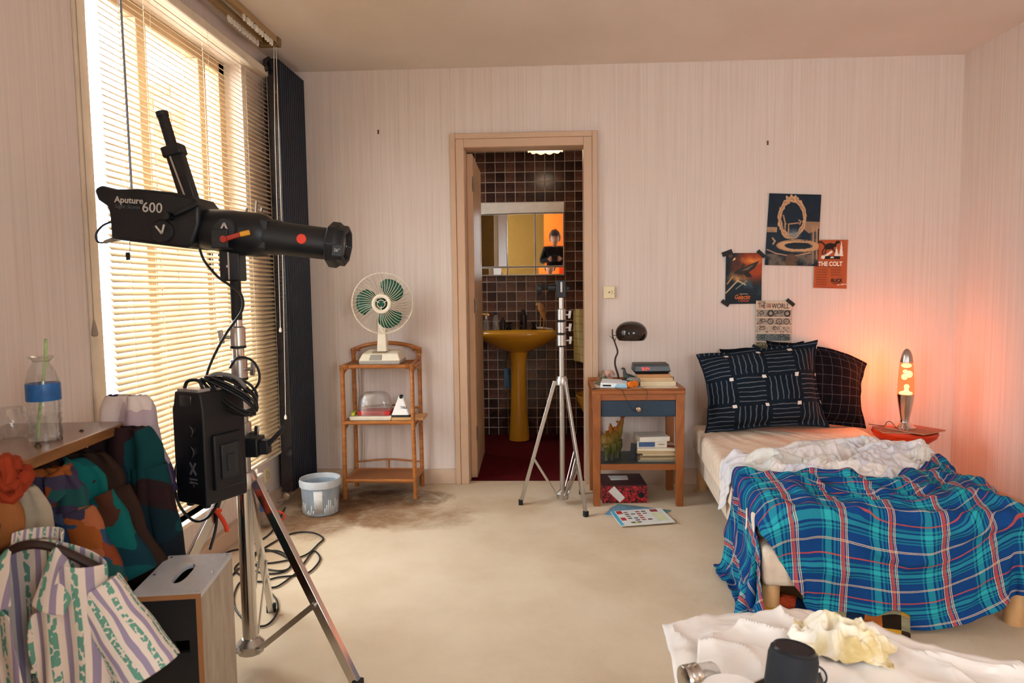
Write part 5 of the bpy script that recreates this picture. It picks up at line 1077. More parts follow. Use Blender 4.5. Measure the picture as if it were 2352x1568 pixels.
# ================================================================== stool with lava lamp
SXS, SYS = 1.985, -.34
t = NT('orange_red_plastic'); t.base('#c8330f'); t.set(.3, spec=.5); M_ORP = t.m
stl = thing('plastic_stool', 'orange red hourglass plastic stool between the bed and the right wall', 'stool', (SXS, SYS, 0))
MB().lathe([(.14, 0), (.145, .01), (.10, .12), (.058, .22), (.065, .27), (.12, .335), (.158, .365), (.162, .385), (.155, .393), (.01, .393)], n=40).build('seat_shell', M_ORP, stl)
MB().lathe([(.163, .378), (.166, .384), (.163, .39)], n=40, capped=False).build('rim', M_ORP, stl)
def rbx(name, label, cx, cy, w_, d_, rz, z, h, m, cat='magazine'):
    o = thing(name, label, cat, (cx, cy, z), rz); MB().box((-w_/2, -d_/2, 0), (w_/2, d_/2, h)).build('pages', mat('dull_pages', '#c08a68', .8), o); MB().box((-w_/2, -d_/2, h), (w_/2, d_/2, h+.0008)).build('cover', m, o); return o
rbx('magazine', 'dark covered magazine underneath on the orange stool', SXS-.035, SYS-.005, .22, .17, -.10, .394, .006, mat('dark_red_cover', '#4a2418', .4, var=.5, vscale=20))
rbx('magazine', 'reddish magazine directly under the lava lamp', SXS+.045, SYS-.02, .20, .22, .55, .4012, .006, mat('orange_cover', '#8a3c22', .4, var=.5, vscale=25))
lv = thing('lava_lamp', 'glowing orange lava lamp with chrome base and cap on the stool', 'lamp', (SXS+.005, SYS+.01, .4085))
MB().lathe([(.056, 0), (.056, .003), (.045, .012), (.024, .03), (.022, .045), (.030, .09), (.040, .150), (.043, .178), (.044, .186)], n=32).build('chrome_base', M_CHR, lv)
MB().lathe([(.033, .362), (.0325, .372), (.028, .40), (.018, .425), (.008, .436), (.001, .438)], n=32, capped=False).build('chrome_cap', mat('satin_cap', '#b5aca6', .3, 1), lv)
t = NT('lava_glass'); ly = t.n('LayerWeight'); t.base('#ff7a2a'); em = t.n('Emission'); em.inputs[0].default_value = C4('#ff8a50'); em.inputs[1].default_value = .7; tp_ = t.n('BsdfTransparent'); tp_.inputs[0].default_value = C4('#ffdcc0'); mx = t.n('MixShader'); mx.inputs[0].default_value = .45; t.l(tp_.outputs[0], mx.inputs[1]); t.l(em.outputs[0], mx.inputs[2]); t.l(mx.outputs[0], t.out.inputs[0])
MB().lathe([(.0425, .186), (.0425, .20), (.0405, .26), (.0365, .32), (.033, .364)], n=32).build('glass', t.m, lv)
M_WAX = mat('glowing_wax', '#fff0c0', .5, emit='#ffdca8', estr=2.0, var=0)
for c_, r, sc_ in (((-.012, -.006, .283), .016, (1, 1, 1.1)), ((.014, -.004, .297), .017, (1, 1, 1.15)), ((.002, -.004, .228), .014, (1, 1, 1)), ((.002, -.002, .203), .012, (1.1, 1, 1.6)), ((0, 0, .345), .026, (1, 1, .5)), ((-.006, 0, .312), .011, (1.2, 1, .9)), ((0, 0, .192), .034, (1, 1, .35))): MB().ball(c_, r, 8, sc_).build('wax_blob', M_WAX, lv)
ll = bpy.data.lights.new('lava_glow', 'POINT'); ll.energy = 4.6; ll.color = (1, .17, .035); ll.shadow_soft_size = .045; lo_ = bpy.data.objects.new('lava_glow', ll); COL.objects.link(lo_); lo_.parent = lv; lo_.location = (-.02, .05, .30)
cable('lamp_cord', 'short black cord curling from the lava lamp base', [(SXS-.045, SYS+.02, .418), (SXS-.065, SYS+.03, .438), (SXS-.085, SYS+.03, .432), (SXS-.095, SYS+.04, .412), (SXS-.15, SYS+.10, .41)], .002)
# ================================================================== posters (printed sheets painted per vertex)
class Paint:
    def __init__(s, w_, h_, bg): s.w, s.h = w_, h_; s.a = np.ones((h_, w_, 3))*np.array(_rgb(bg)); s.X, s.Y = np.meshgrid((np.arange(w_)+.5)/w_, (np.arange(h_)+.5)/h_)
    def mask(s, m, c, op=1.0): m = np.clip(m, 0, 1)[..., None]*op; s.a = s.a*(1-m)+np.array(_rgb(c))*m
    def noise(s, k, seed=0, oct=4):
        r = np.random.default_rng(seed); out = np.zeros((s.h, s.w)); amp = 1; tot = 0
        for o in range(oct):
            n = int(k*2**o)+2; g = r.random((n+1, n+1)); x = s.X*(n-1); y = s.Y*(n-1); xi = x.astype(int); yi = y.astype(int); fx = x-xi; fy = y-yi; fx = fx*fx*(3-2*fx); fy = fy*fy*(3-2*fy)
            out += amp*(g[yi, xi]*(1-fx)*(1-fy)+g[yi, xi+1]*fx*(1-fy)+g[yi+1, xi]*(1-fx)*fy+g[yi+1, xi+1]*fx*fy); tot += amp; amp *= .55
        return out/tot
    def line(s, p, q, w_, c, op=1.0):
        p = np.array(p); q = np.array(q); d = q-p; L = (d**2).sum(); t_ = np.clip(((s.X-p[0])*d[0]+(s.Y-p[1])*d[1])/max(L, 1e-9), 0, 1)
        asp = s.h/s.w; dist = np.hypot(s.X-p[0]-t_*d[0], (s.Y-p[1]-t_*d[1])*asp); s.mask(np.clip((w_-dist)/(w_*.3+1e-6), 0, 1), c, op)
    def pline(s, pts, w_, c, op=1.0):
        for p, q in zip(pts[:-1], pts[1:]): s.line(p, q, w_, c, op)
    def ring(s, cx, cy, rx, ry, w_, c, op=1.0, rot=0, soft=.2, jag=0):
        dx = s.X-cx; dy = s.Y-cy; x = dx*math.cos(rot)+dy*math.sin(rot); y = -dx*math.sin(rot)+dy*math.cos(rot); r = np.hypot(x/rx, y/ry)
        if jag: r = r+jag*(s.noise(18, 5)-.5)
        s.mask(np.clip((w_-np.abs(r-1))/(w_*soft), 0, 1), c, op)
    def disc(s, cx, cy, rx, ry, c, op=1.0, rot=0, soft=.06):
        dx = s.X-cx; dy = s.Y-cy; x = dx*math.cos(rot)+dy*math.sin(rot); y = -dx*math.sin(rot)+dy*math.cos(rot); r = np.hypot(x/rx, y/ry); s.mask(np.clip((1-r)/soft, 0, 1), c, op)
    def rect(s, x0, y0, x1, y1, c, op=1.0): s.mask(((s.X > x0) & (s.X < x1) & (s.Y > y0) & (s.Y < y1)).astype(float), c, op)
    def poly(s, pts, c, op=1.0):
        ins = np.zeros((s.h, s.w), bool); n = len(pts)
        for i in range(n):
            (x0, y0), (x1, y1) = pts[i], pts[(i+1) % n]
            with np.errstate(divide='ignore', invalid='ignore'): cnd = ((y0 > s.Y) != (y1 > s.Y)) & (s.X < (x1-x0)*(s.Y-y0)/(y1-y0+1e-12)+x0)
            ins ^= cnd
        s.mask(ins.astype(float), c, op)
M_POST = attr_mat('printed_sheet', .55)
def sheet(name, label, corners, paint, y, parent=None, curl=.004, m=None, part='sheet', cat='poster'):
    """corners TL,TR,BR,BL as (x,z) on the back wall; y distance in front of it"""
    tl, tr_, br_, bl_ = [Vector((a, 0, b)) for a, b in corners]; w_, h_ = paint.w, paint.h
    root = thing(name, label, cat, ((tl.x+br_.x)/2, 0, bl_.z)); o0 = Vector(root.location); vs = []; cols = []
    A = np.clip(paint.a, 0, 1); A = np.where(A <= .04045, A/12.92, ((A+.055)/1.055)**2.4)
    for j in range(h_):
        for i in range(w_):
            u = i/(w_-1); v = j/(h_-1); p = tl.lerp(tr_, u).lerp(bl_.lerp(br_, u), v); p.y = y-curl*(abs(u-.5)*2)**3*abs(v-.5)*2; vs.append(p-o0)
    o = obj(part, vs, [f[::-1] for f in grid_faces(w_, h_)], m or M_POST, root, smooth=180)
    at_ = o.data.attributes.new('paint', 'FLOAT_COLOR', 'POINT'); at_.data.foreach_set('color', np.concatenate([A, np.ones((h_, w_, 1))], -1).astype(np.float32).ravel())
    s_ = o.modifiers.new('solid', 'SOLIDIFY'); s_.thickness = .0005; s_.offset = -1
    def at(u, v, dy=.0015): p = tl.lerp(tr_, u).lerp(bl_.lerp(br_, u), v); p.y = y-dy-curl*(abs(min(1, max(0, u))-.5)*2)**3*abs(min(1, max(0, v))-.5)*2; return p-o0
    return root, at, (tr_-tl).length, math.atan2(-(tr_.z-tl.z), tr_.x-tl.x)
def tape(root, p, L, w_, ang):
    d = Vector((math.cos(ang), 0, math.sin(ang))); return MB().bar(p-d*L/2, p+d*L/2, w_, .0008, (0, 1, 0)).build('tape_strip', mat('black_tape', '#121110', .6), root, smooth=0)
def ptxt(root, at, s_, u, v, size, c, ang, **kw): return text(s_, root, 'lettering', mat('ink_'+c.lstrip('#'), c, .6, var=0), size, at(u, v), (PI/2, ang, 0), ext=.0002, **kw)
# space ring picture
p = Paint(112, 156, '#0d1c2b'); n = p.noise(5, 1); p.mask(n-.35, '#16344a', .8); p.mask((p.Y > .42)*(.6+.4*n), '#1a2c38', .8)
p.mask(((p.Y > .38) & (p.Y < .40+.2*n) & (p.X > .68)).astype(float), '#b08a68', .8); p.mask(((p.Y > .47) & (p.Y < .54) & (p.X < .2)).astype(float)*n*1.6, '#b9936f', .9)
p.ring(.47, .335, .235, .255, .17, '#c9a077', 1, .05, .25, .22); p.ring(.47, .335, .235, .255, .05, '#8f6b4e', .8, .05, .3, .3); p.disc(.47, .335, .185, .215, '#0e2230', 1, .05)
p.mask(np.clip(1-np.hypot((p.X-.52)/.16, (p.Y-.56)/.10), 0, 1)*1.4, '#6f7f86', .8); p.disc(.44, .07, .09, .05, '#c9a077', .0); p.pline([(.36, .11), (.34, .04), (.40, .07), (.43, .02), (.47, .06), (.51, .03), (.50, .11)], .018, '#c9a077')
for q in ([(.30, .30), (.34, .40), (.36, .42)], [(.60, .36), (.64, .38), (.62, .42)], [(.41, .42), (.60, .40)], [(.41, .42), (.42, .60), (.50, .63), (.60, .58)], [(.34, .42), (.36, .60)], [(.88, .46), (.90, .96)], [(.95, .46), (.97, .9)]): p.pline(q, .014, '#b48a66')
p.ring(.62, .72, .33, .062, .30, '#c39a72', 1, 0, .25, .3); p.disc(.62, .715, .27, .040, '#12202b'); p.ring(.62, .72, .40, .085, .06, '#a5805e', .9); p.pline([(.03, .78), (.2, .83), (.45, .86)], .012, '#b9936f'); p.pline([(.5, .87), (.85, .81)], .016, '#b9936f'); p.pline([(.12, .62), (.17, .66), (.14, .70)], .018, '#b9936f')
p.rect(.84, .42, .97, .90, '#b48a66', .35); p.mask(((p.Y > .84).astype(float))*np.clip((n-.42)*5, 0, 1), '#7a6a58', .8); p.disc(.50, .93, .13, .10, '#5c4636', .9); p.mask((p.Y > .90)*np.clip((.5-n)*4, 0, 1), '#0b1620', .9)
for k in range(5): p.line((.45, .625+.012*k), (.85, .63+.012*k), .004, '#c9a077' if k % 2 else '#2a343a', .8)
sheet('space_poster', 'large dark poster of a giant space ring on the wall above the pillows', [(1.332, 1.742), (1.632, 1.728), (1.620, 1.311), (1.311, 1.322)], p, -.007)
# rocket poster
p = Paint(84, 118, '#14222c'); n = p.noise(4, 3); p.mask(np.clip(1.2-np.hypot((p.X-.85)/.62, (p.Y-.22)/.36)+.5*(n-.5), 0, 1)*1.5, '#a3401a', .95); p.mask(np.clip(1-np.hypot((p.X-.72)/.42, (p.Y-.16)/.10)+.9*(n-.5), 0, 1), '#e08a3a'); p.mask(np.clip(1-np.hypot((p.X-.35)/.30, (p.Y-.50)/.12)+1.2*(n-.5), 0, 1), '#d19a58', .9); p.mask(np.clip((n-.55)*4, 0, 1)*(p.Y > .5), '#2f5a66', .7)
p.poly([(.93, .15), (.70, .22), (.32, .33), (.22, .40), (.42, .42), (.60, .40), (.80, .30)], '#2e2a26'); p.poly([(.80, .22), (.55, .30), (.45, .35), (.62, .33)], '#6e5c48'); p.poly([(.62, .36), (.74, .46), (.60, .48), (.48, .40)], '#26241f'); p.poly([(.36, .34), (.48, .20), (.55, .22), (.46, .33)], '#3a3028')
p.pline([(.02, .78), (.34, .54), (.55, .62)], .022, '#c9b48c', .9); p.pline([(.30, .70), (.58, .55)], .014, '#9fb2aa', .8); p.pline([(.06, .60), (.20, .46)], .02, '#c58a52', .9); p.disc(.24, .12, .03, .015, '#e6cfa8'); p.pline([(.2, .15), (.26, .10)], .01, '#e6cfa8'); p.disc(.13, .06, .06, .04, '#6b4a38', .8); p.line((.40, .80), (.62, .80), .006, '#c9a67c')
p.mask((p.Y > .83).astype(float), '#101d26', .7)
r, at, wd3, an = sheet('rocket_poster', 'poster of a diving spaceship held by black tape left of the space ring', [(1.084, 1.396), (1.296, 1.394), (1.295, 1.093), (1.082, 1.093)], p, -.005)
ptxt(r, at, 'Galactic', .47, .865, .036, '#e8782a', an, shear=.25, sx=.80, bold=.0003); ptxt(r, at, 'Odyssey', .50, .93, .026, '#b8562a', an, shear=.25, sx=.72)
tape(r, at(.03, .0, .003), .062, .028, .35); tape(r, at(.97, .02, .003), .056, .022, -.75); tape(r, at(.0, .98, .003), .050, .024, -.6)
# colt advert
p = Paint(66, 98, '#b2572c'); n = p.noise(6, 6); p.mask(n*.35, '#8f4222', .8); p.rect(0, 0, 1, .012, '#d8b49a'); p.rect(0, 0, .012, 1, '#d8b49a'); p.rect(.985, 0, 1, 1, '#d8b49a'); p.rect(0, .99, 1, 1, '#d8b49a')
K = '#24160f'; p.disc(.45, .14, .17, .065, K, 1, -.1); p.poly([(.55, .12), (.66, .03), (.74, .035), (.76, .075), (.68, .085), (.62, .17)], K); p.pline([(.32, .17), (.24, .24), (.26, .32)], .022, K); p.pline([(.36, .18), (.32, .28)], .022, K); p.pline([(.56, .18), (.62, .26), (.70, .32)], .022, K); p.pline([(.30, .11), (.20, .05), (.12, .06)], .03, K); p.pline([(.54, .19), (.50, .27)], .02, K)
p.poly([(.20, .38), (.52, .22), (.55, .26), (.28, .40)], '#e6dccf'); p.poly([(.60, .34), (.66, .16), (.74, .34)], '#e6dccf'); p.poly([(.74, .34), (.80, .02), (.86, .34)], '#e6dccf'); p.rect(.30, .335, .78, .395, '#1a1210'); p.disc(.54, .366, .06, .016, '#e6dccf'); p.disc(.27, .36, .06, .04, '#e6dccf')
for k in range(21):
    y_ = .60+k*.017; p.line((.10, y_), (.44-.03*((k*7) % 3), y_), .005, K, .55)
    if k < 10: p.line((.52, y_), (.86-.03*((k*5) % 3), y_), .005, K, .55)
p.line((.06, .555), (.80, .555), .008, K, .8); p.line((.72, .92), (.98, .90), .012, '#e6d6c4'); p.line((.08, .975), (.9, .97), .005, K, .4)
r, at, wd3, an = sheet('knife_advert', 'orange printed advert with a colt and pocket knife right of the space ring', [(1.604, 1.467), (1.794, 1.465), (1.792, 1.175), (1.596, 1.183)], p, -.004)
ptxt(r, at, 'THE COLT', .49, .50, .036, '#ecdccb', an, sx=.82, bold=.0013); ptxt(r, at, 'BUCK', .70, .838, .030, '#1a110c', an, sx=.86, bold=.001); ptxt(r, at, 'KNIVES', .70, .895, .015, '#3a2216', an, sx=.9)
# bicycles poster
p = Paint(90, 122, '#cdb9a2'); n = p.noise(8, 9); p.mask(n*.4, '#b7a48e', .6)
rows = [(.19, .34, '#8f8a80'), (.36, .50, '#9c9588'), (.52, .66, '#b5aa98'), (.69, .84, '#6d7474'), (.86, .99, '#9c8f74')]
for k, (a, b, c_) in enumerate(rows):
    p.rect(.03, a, .97, b, c_); p.mask(((p.Y > a) & (p.Y < b))*np.clip((p.noise(22, 20+k)-.52)*5, 0, 1), '#3a3632', .6)
def wheel(x, y, r, c_='#221f1c', w_=.16): p.ring(x, y, r, r*90/122*1.0, w_, c_, .95, 0, .4); p.disc(x, y, r*.3, r*.3*.74, c_, .5)
for x, r in ((.42, .095), (.88, .095)): p.disc(x, .265, r, r*.74, '#1c1a18', .95); p.disc(x, .265, r*.62, r*.46, '#b0a898', .95); wheel(x, .265, .045)
for x in (.42, .66, .86): wheel(x, .43, .075)
for x in (.10, .27, .46, .62, .78, .90): wheel(x, .59, .06, '#6a6258', .08)
for x in (.10, .27, .46, .63, .83): wheel(x, .765, .07, '#2a2c2c', .1)
for x in (.14, .36, .62, .86): wheel(x, .925, .07, '#2e2a24', .12)
for x, y in ((.18, .59), (.54, .59), (.18, .765), (.72, .74), (.55, .26), (.66, .25), (.15, .27), (.2, .43)): p.pline([(x-.07, y), (x, y-.05), (x+.06, y-.04), (x+.08, y), (x-.02, y+.01)], .010, '#2c2824')
r, at, wd3, an = sheet('bicycle_poster', 'cream poster with rows of wheels and bicycles just above the pillows', [(1.262, 1.112), (1.472, 1.107), (1.471, .823), (1.263, .825)], p, -.009)
M_IK = '#3a1a1a'
ptxt(r, at, 'IMAGINE', .165, .030, .016, M_IK, an, sx=.72); ptxt(r, at, 'THE', .165, .112, .042, M_IK, an, sx=.58, bold=.0004); ptxt(r, at, 'WORLD', .705, .112, .042, M_IK, an, sx=.70, bold=.0004); ptxt(r, at, 'THE', .36, .075, .018, '#8a3a34', an, sx=.8); ptxt(r, at, 'THE', .36, .105, .018, '#8a3a34', an, sx=.8); ptxt(r, at, 'TIME', .36, .135, .018, '#8a3a34', an, sx=.8)
tape(r, at(.96, .03, .003), .056, .022, -.7); tape(r, at(.03, .97, .003), .054, .018, -.5); tape(r, at(1.0, .95, .003), .054, .018, .6)
# ================================================================== bathroom
t = NT('yellow_ceramic'); t.base('#d6952a'); t.set(.16, spec=.55, coat=.4); M_CER = t.m
wbn = thing('pedestal_basin', 'mustard yellow pedestal washbasin in the tiled bathroom', 'basin', (-.205, 1.22, 0))
def ell(n, a, b, z, cy=0, e=1.0): return [(a*math.copysign(abs(math.cos(2*PI*i/n))**e, math.cos(2*PI*i/n)), cy+b*math.copysign(abs(math.sin(2*PI*i/n))**e, math.sin(2*PI*i/n)), z) for i in range(n)]
n = 40; rows = [(.075, .08, .70, .06), (.12, .11, .715, .05), (.20, .165, .75, .03), (.275, .205, .795, .01), (.315, .228, .83, .0), (.328, .236, .852, 0), (.326, .234, .866, 0), (.315, .225, .870, 0), (.285, .165, .866, -.025), (.262, .148, .845, -.03), (.20, .115, .79, -.03), (.11, .07, .755, -.03), (.02, .015, .75, -.03)]
vs = []
for a, b, z, cy in rows: vs += ell(n, a, b, z, cy, .85)
obj('bowl', vs, grid_faces(n, len(rows), True)+[tuple(range((len(rows)-1)*n, len(rows)*n))], M_CER, wbn, smooth=60)
vs = []; rows = [(.082, .085, 0), (.080, .083, .05), (.066, .07, .25), (.060, .065, .45), (.062, .068, .6), (.078, .085, .70), (.10, .10, .725)]
for a, b, z in rows: vs += ell(n, a, b, z, .06)
obj('pedestal', vs, grid_faces(n, len(rows), True)+[tuple(range(n))[::-1]], M_CER, wbn, smooth=60)
M_DKT = mat('dark_tap_metal', '#2a221c', .25, .8)
for x in (-.078, .125):
    tp = MB(); tp.lathe([(.022, 0), (.02, .012), (.012, .02), (.012, .045), (.017, .05), (.017, .06)], (x, .175, .868), n=14); tp.tube([(x-.022, .175, .922), (x+.022, .175, .922)], .006, 6); tp.tube([(x, .155, .922), (x, .195, .922)], .006, 6); tp.build('tap', M_DKT, wbn)
tp = MB(); tp.tube(spline([(.02, .18, .868), (.02, .18, .91), (.02, .15, .93), (.02, .10, .92), (.02, .085, .905)], 4), .012, 10); tp.build('spout', M_DKT, wbn)
MB().lathe([(.018, 0), (.018, .002)], (0, -.03, .7505), n=14).build('drain', M_CHR, wbn)
def small(name, label, cat, x, y, z, prof, m, cap=None):
    o = thing(name, label, cat, (x, y, z)); MB().lathe(prof, n=20).build('body', m, o)
    if cap: MB().lathe(cap[0], n=14).build('cap', cap[1], o)
    return o
zb = .8705
small('dark_dispenser', 'tall dark soap dispenser in the middle of the basin back', 'dispenser', -.165, 1.405, zb, [(.026, 0), (.027, .01), (.026, .115), (.012, .125), (.010, .14)], mat('dark_bottle', '#241813', .3), ([(.014, .138), (.014, .155), (.004, .158)], M_BLK))
small('glass_jar', 'square clear glass bottle at the left end of the basin', 'bottle', -.46, 1.345, zb, [(.026, 0), (.026, .072), (.012, .08), (.012, .09)], M_CLR, ([(.008, .09), (.006, .125)], mat('white_cap', '#d8cfc4', .4)))
small('glass_bottle', 'tall clear glass bottle with dark cap on the basin left side', 'bottle', -.385, 1.36, zb, [(.026, 0), (.028, .02), (.026, .085), (.012, .115), (.011, .125)], M_CLR, ([(.012, .122), (.012, .142)], M_BLK))
small('dark_flask', 'small dark flask beside the glass bottles on the basin', 'bottle', -.33, 1.39, zb, [(.018, 0), (.018, .07), (.008, .085), (.008, .10)], mat('dark_bottle', '#241813', .3))
bs = thing('wooden_bird', 'carved wooden bird figure on the right of the basin', 'figurine', (-.015, 1.39, zb))
sp_ = spline([(.02, .02, .07), (.012, .01, .11), (-.004, 0, .16), (-.018, 0, .19), (-.034, 0, .196), (-.048, 0, .186)], 5); n_ = len(sp_); M_BIRD = wood('carved_wood', '#8a5a30', '#c8945c', (12, 12, 30))
MB().tube(sp_, list(np.interp(np.linspace(0, 1, n_), [0, .15, .5, .75, .9, 1], [.004, .022, .028, .020, .016, .003])), 12).build('body', M_BIRD, bs)
for x in (-.014, .014): MB().tube([(x+.004, .005, .11), (x, 0, .05), (x-.004, -.004, .004)], [.007, .004, .005], 7).build('leg', M_BIRD, bs)
MB().box((-.03, -.02, 0), (.03, .02, .008)).build('stand', M_BIRD, bs, bevel=.002)
tt = thing('toothpaste_tube', 'white toothpaste tube lying on the basin edge', 'tube', (.02, 1.40, zb), .1); MB().hexa([(-.06, -.012, 0), (.05, -.018, 0), (.05, .018, 0), (-.06, .012, 0), (-.06, -.010, .022), (.05, -.018, .004), (.05, .018, .004), (-.06, .010, .022)]).build('tube', mat('white_tube', '#e9e4dd', .35), tt, bevel=.004); MB().cyl((-.06, 0, .011), (-.082, 0, .011), .009, n=12).build('cap', mat('white_cap', ''), tt)
# mirror cabinet
mc = thing('mirror_cabinet', 'white mirror cabinet with three mirrored doors on the bathroom tiles', 'cabinet', (-.18, 1.47, 1.30))
M_WC = mat('white_lacquer', '#e6d8cc', .35); t = NT('mirror'); t.base('#d6d2cc'); t.set(.02, 1); M_MIR = t.m; M_ALE = mat('mirror_edge', '#cfc4b8', .3, .6)
MB().box((-.340, -.105, .0), (.345, -.002, .485)).build('carcass', M_WC, mc, bevel=.003)
MB().box((-.355, -.150, .487), (.345, -.002, .572)).build('light_canopy', mat('light_canopy_white', '#efe4d6', .4), mc, bevel=.005)
def mdoor(x0, x1, z0, z1, rz, name, tilt):
    w_ = x1-x0; d_ = MB().box((0, -.012, 0), (w_, 0, z1-z0)).build(name, M_ALE, mc, bevel=.002, loc=(x0, -.118-(.016 if tilt else 0), z0), rot=(tilt, 0, rz))
    MB().box((.006, -.0135, .006), (w_-.006, -.012, z1-z0-.006)).build('mirror_glass', M_MIR, d_, smooth=0)
TL = math.radians(2.25)
mdoor(-.336, -.106, .070, .482, math.radians(-3), 'door', 0); mdoor(-.104, .116, .070, .482, math.radians(-.9), 'door', TL); mdoor(.119, .341, .070, .482, math.radians(-.9), 'door', TL)
for x0, x1 in ((-.336, -.106), (-.104, .116), (.119, .341)): mdoor(x0, x1, .004, .066, math.radians(-.5), 'drawer_front', 0)
# ceiling lamp with scalloped edge
cl = thing('ceiling_lamp', 'white scalloped glass ceiling lamp just inside the bathroom', 'lamp', (.02, .80, 2.16))
vs = []; nn = 64
for j, (r, z) in enumerate(((.128, 0), (.132, .03), (.118, .08), (.07, .12), (.02, .13))):
    for i in range(nn): a = 2*PI*i/nn; vs.append((r*math.cos(a), r*math.sin(a), z+(.014*abs(math.sin(a*6)) if j == 0 else 0)*-1+ (.014 if j == 0 else 0)))
o = obj('shade', vs, grid_faces(nn, 5, True), mat('opal_glass', '#e9ddd0', .3, trans=.2), cl, smooth=60); so = o.modifiers.new('solid', 'SOLIDIFY'); so.thickness = .004
MB().lathe([(.02, .12), (.02, .16), (.05, .27), (.05, .29)], n=20).build('ceiling_rose', M_WC, cl)
bl_ = bpy.data.lights.new('bathroom_fill_light', 'POINT'); bl_.energy = 1.0; bl_.color = (1, .74, .5); bl_.shadow_soft_size = .05; o = bpy.data.objects.new('bathroom_fill_light', bl_); COL.objects.link(o); o.parent = cl; o.location = (0, 0, .02)  # the lamp itself looks unlit; weak light added to brighten the bathroom
# towel, bidet, blue cloth
tw = thing('hand_towel', 'yellow checked towel hanging on the bathroom right side', 'towel', (.33, .93, .66))
n1_, n2_ = 20, 26; U, V = np.meshgrid(np.linspace(0, 1, n1_), np.linspace(0, 1, n2_)); P = np.stack([-.115+U*.23, .02*np.sin(U*14+1.5*V)*(1-.4*V)-.01, V*.385-.05*(1-V)*np.sin(U*3)*0+.0*U], -1); P[..., 2] -= (1-V)*.04*U
t = NT('yellow_check'); tc = t.n('TexCoord'); s_ = t.n('SeparateXYZ'); t.l(tc.outputs['UV'], s_.inputs[0])
g = t.math('MAXIMUM', t.math('LESS_THAN', t.math('FRACT', t.math('MULTIPLY', s_.outputs[0], 5)), .10), t.math('LESS_THAN', t.math('FRACT', t.math('MULTIPLY', s_.outputs[1], 7)), .10)); t.base(t.mix(t.math('MULTIPLY', g, .6), '#c9b478', '#6e6a38')); t.set(.95, spec=.05); t.bump(t.noise(t.coord(), 300, 2), .5, .004)
cloth_obj('towel_cloth', P, t.m, tw, .006); m_ = MB(); m_.tube([(-.14, .0, .378), (.19, 0, .378)], .006, 8); m_.tube([(.185, 0, .378), (.287, 0, .378)], .009, 8); m_.build('rail', M_CHR, tw)
bd = thing('bidet', 'mustard yellow bidet at the right side of the bathroom', 'bidet', (.395, .98, 0)); vs = []
rows = [(.10, .12, 0), (.09, .11, .1), (.10, .13, .25), (.155, .22, .36), (.165, .24, .40), (.155, .23, .405), (.12, .18, .39), (.10, .14, .30)]
for a, b, z in rows: vs += ell(32, a, b, z+.06*0, 0)
obj('bowl', vs, grid_faces(32, len(rows), True)+[tuple(range(32))[::-1], tuple(range(32*(len(rows)-1), 32*len(rows)))], M_CER, bd, smooth=60); MB().lathe([(.018, 0), (.014, .03), (.014, .06)], (0, .19, .40), n=12).build('tap', M_DKT, bd)
U, V = np.meshgrid(np.linspace(0, 1, 14), np.linspace(0, 1, 16)); P = np.stack([-.045+U*.09, .01*np.sin(U*9+2*V), -.17+V*.17+.012*np.sin(U*6)*(1-V)], -1)
bc = tag(cloth_obj('blue_rag', P, fabric('dusty_blue_cotton', '#5f7f98'), None, .005), 'dusty blue rag hanging on the tiles beside the basin pedestal', 'rag'); bc.location = (-.285, 1.445, .55)
# ================================================================== hall behind the photographer
HY0 = YF-1.6
M_ORW = mat('orange_wall_paint', '#e8a860', .8)
struct(MB().box((-1.2, HY0-.1, -.05), (.85, HY0, 2.4)).build('wall_hall', M_ORW, smooth=0)); struct(MB().box((-1.2, HY0, -.08), (.85, YF-.1, 0)).build('floor_hall', M_CARPET, smooth=0)); struct(MB().box((-1.2, HY0, 2.4), (.85, YF-.1, 2.45)).build('ceiling_hall', M_ORW, smooth=0)); struct(MB().box((-1.3, HY0, 0), (-1.2, YF-.1, 2.4)).build('wall_hall_left', M_ORW, smooth=0)); struct(MB().box((.80, HY0, 0), (.85, YF-.1, 2.4)).build('wall_hall_right', M_ORW, smooth=0))
M_RDF = mat('red_door_paint', '#c8401a', .5)
m_ = MB().box((.16, HY0, 0), (.28, HY0+.03, 1.72)).box((.16, HY0, 1.72), (.80, HY0+.03, 1.84)); struct(m_.build('trim_3', M_RDF, bevel=.003)); struct(MB().box((.28, HY0, 0), (.80, HY0+.015, 1.72)).build('door_2', mat('dark_red_door', '#7a2410', .5)))
hl = thing('hall_fill_lamp', 'round orange paper lamp added out of view to light the hall', 'lamp', (-.75, YF-.85, 1.85)); MB().ball((0, 0, 0), .13, 10).build('shade', mat('paper_shade', '#ffd9a8', .6, emit='#ffb060', estr=6, var=0), hl); MB().tube([(0, 0, .12), (0, 0, .5)], .003, 6).build('cord', M_BLK, hl)  # lamp out of sight, put in to make the hall glow orange
pl_ = bpy.data.lights.new('hall_fill_bulb', 'POINT'); pl_.energy = 26; pl_.color = (1, .62, .30); pl_.shadow_soft_size = .15; o = bpy.data.objects.new('hall_fill_bulb', pl_); COL.objects.link(o); o.parent = hl; o.location = (.25, .1, -.05)
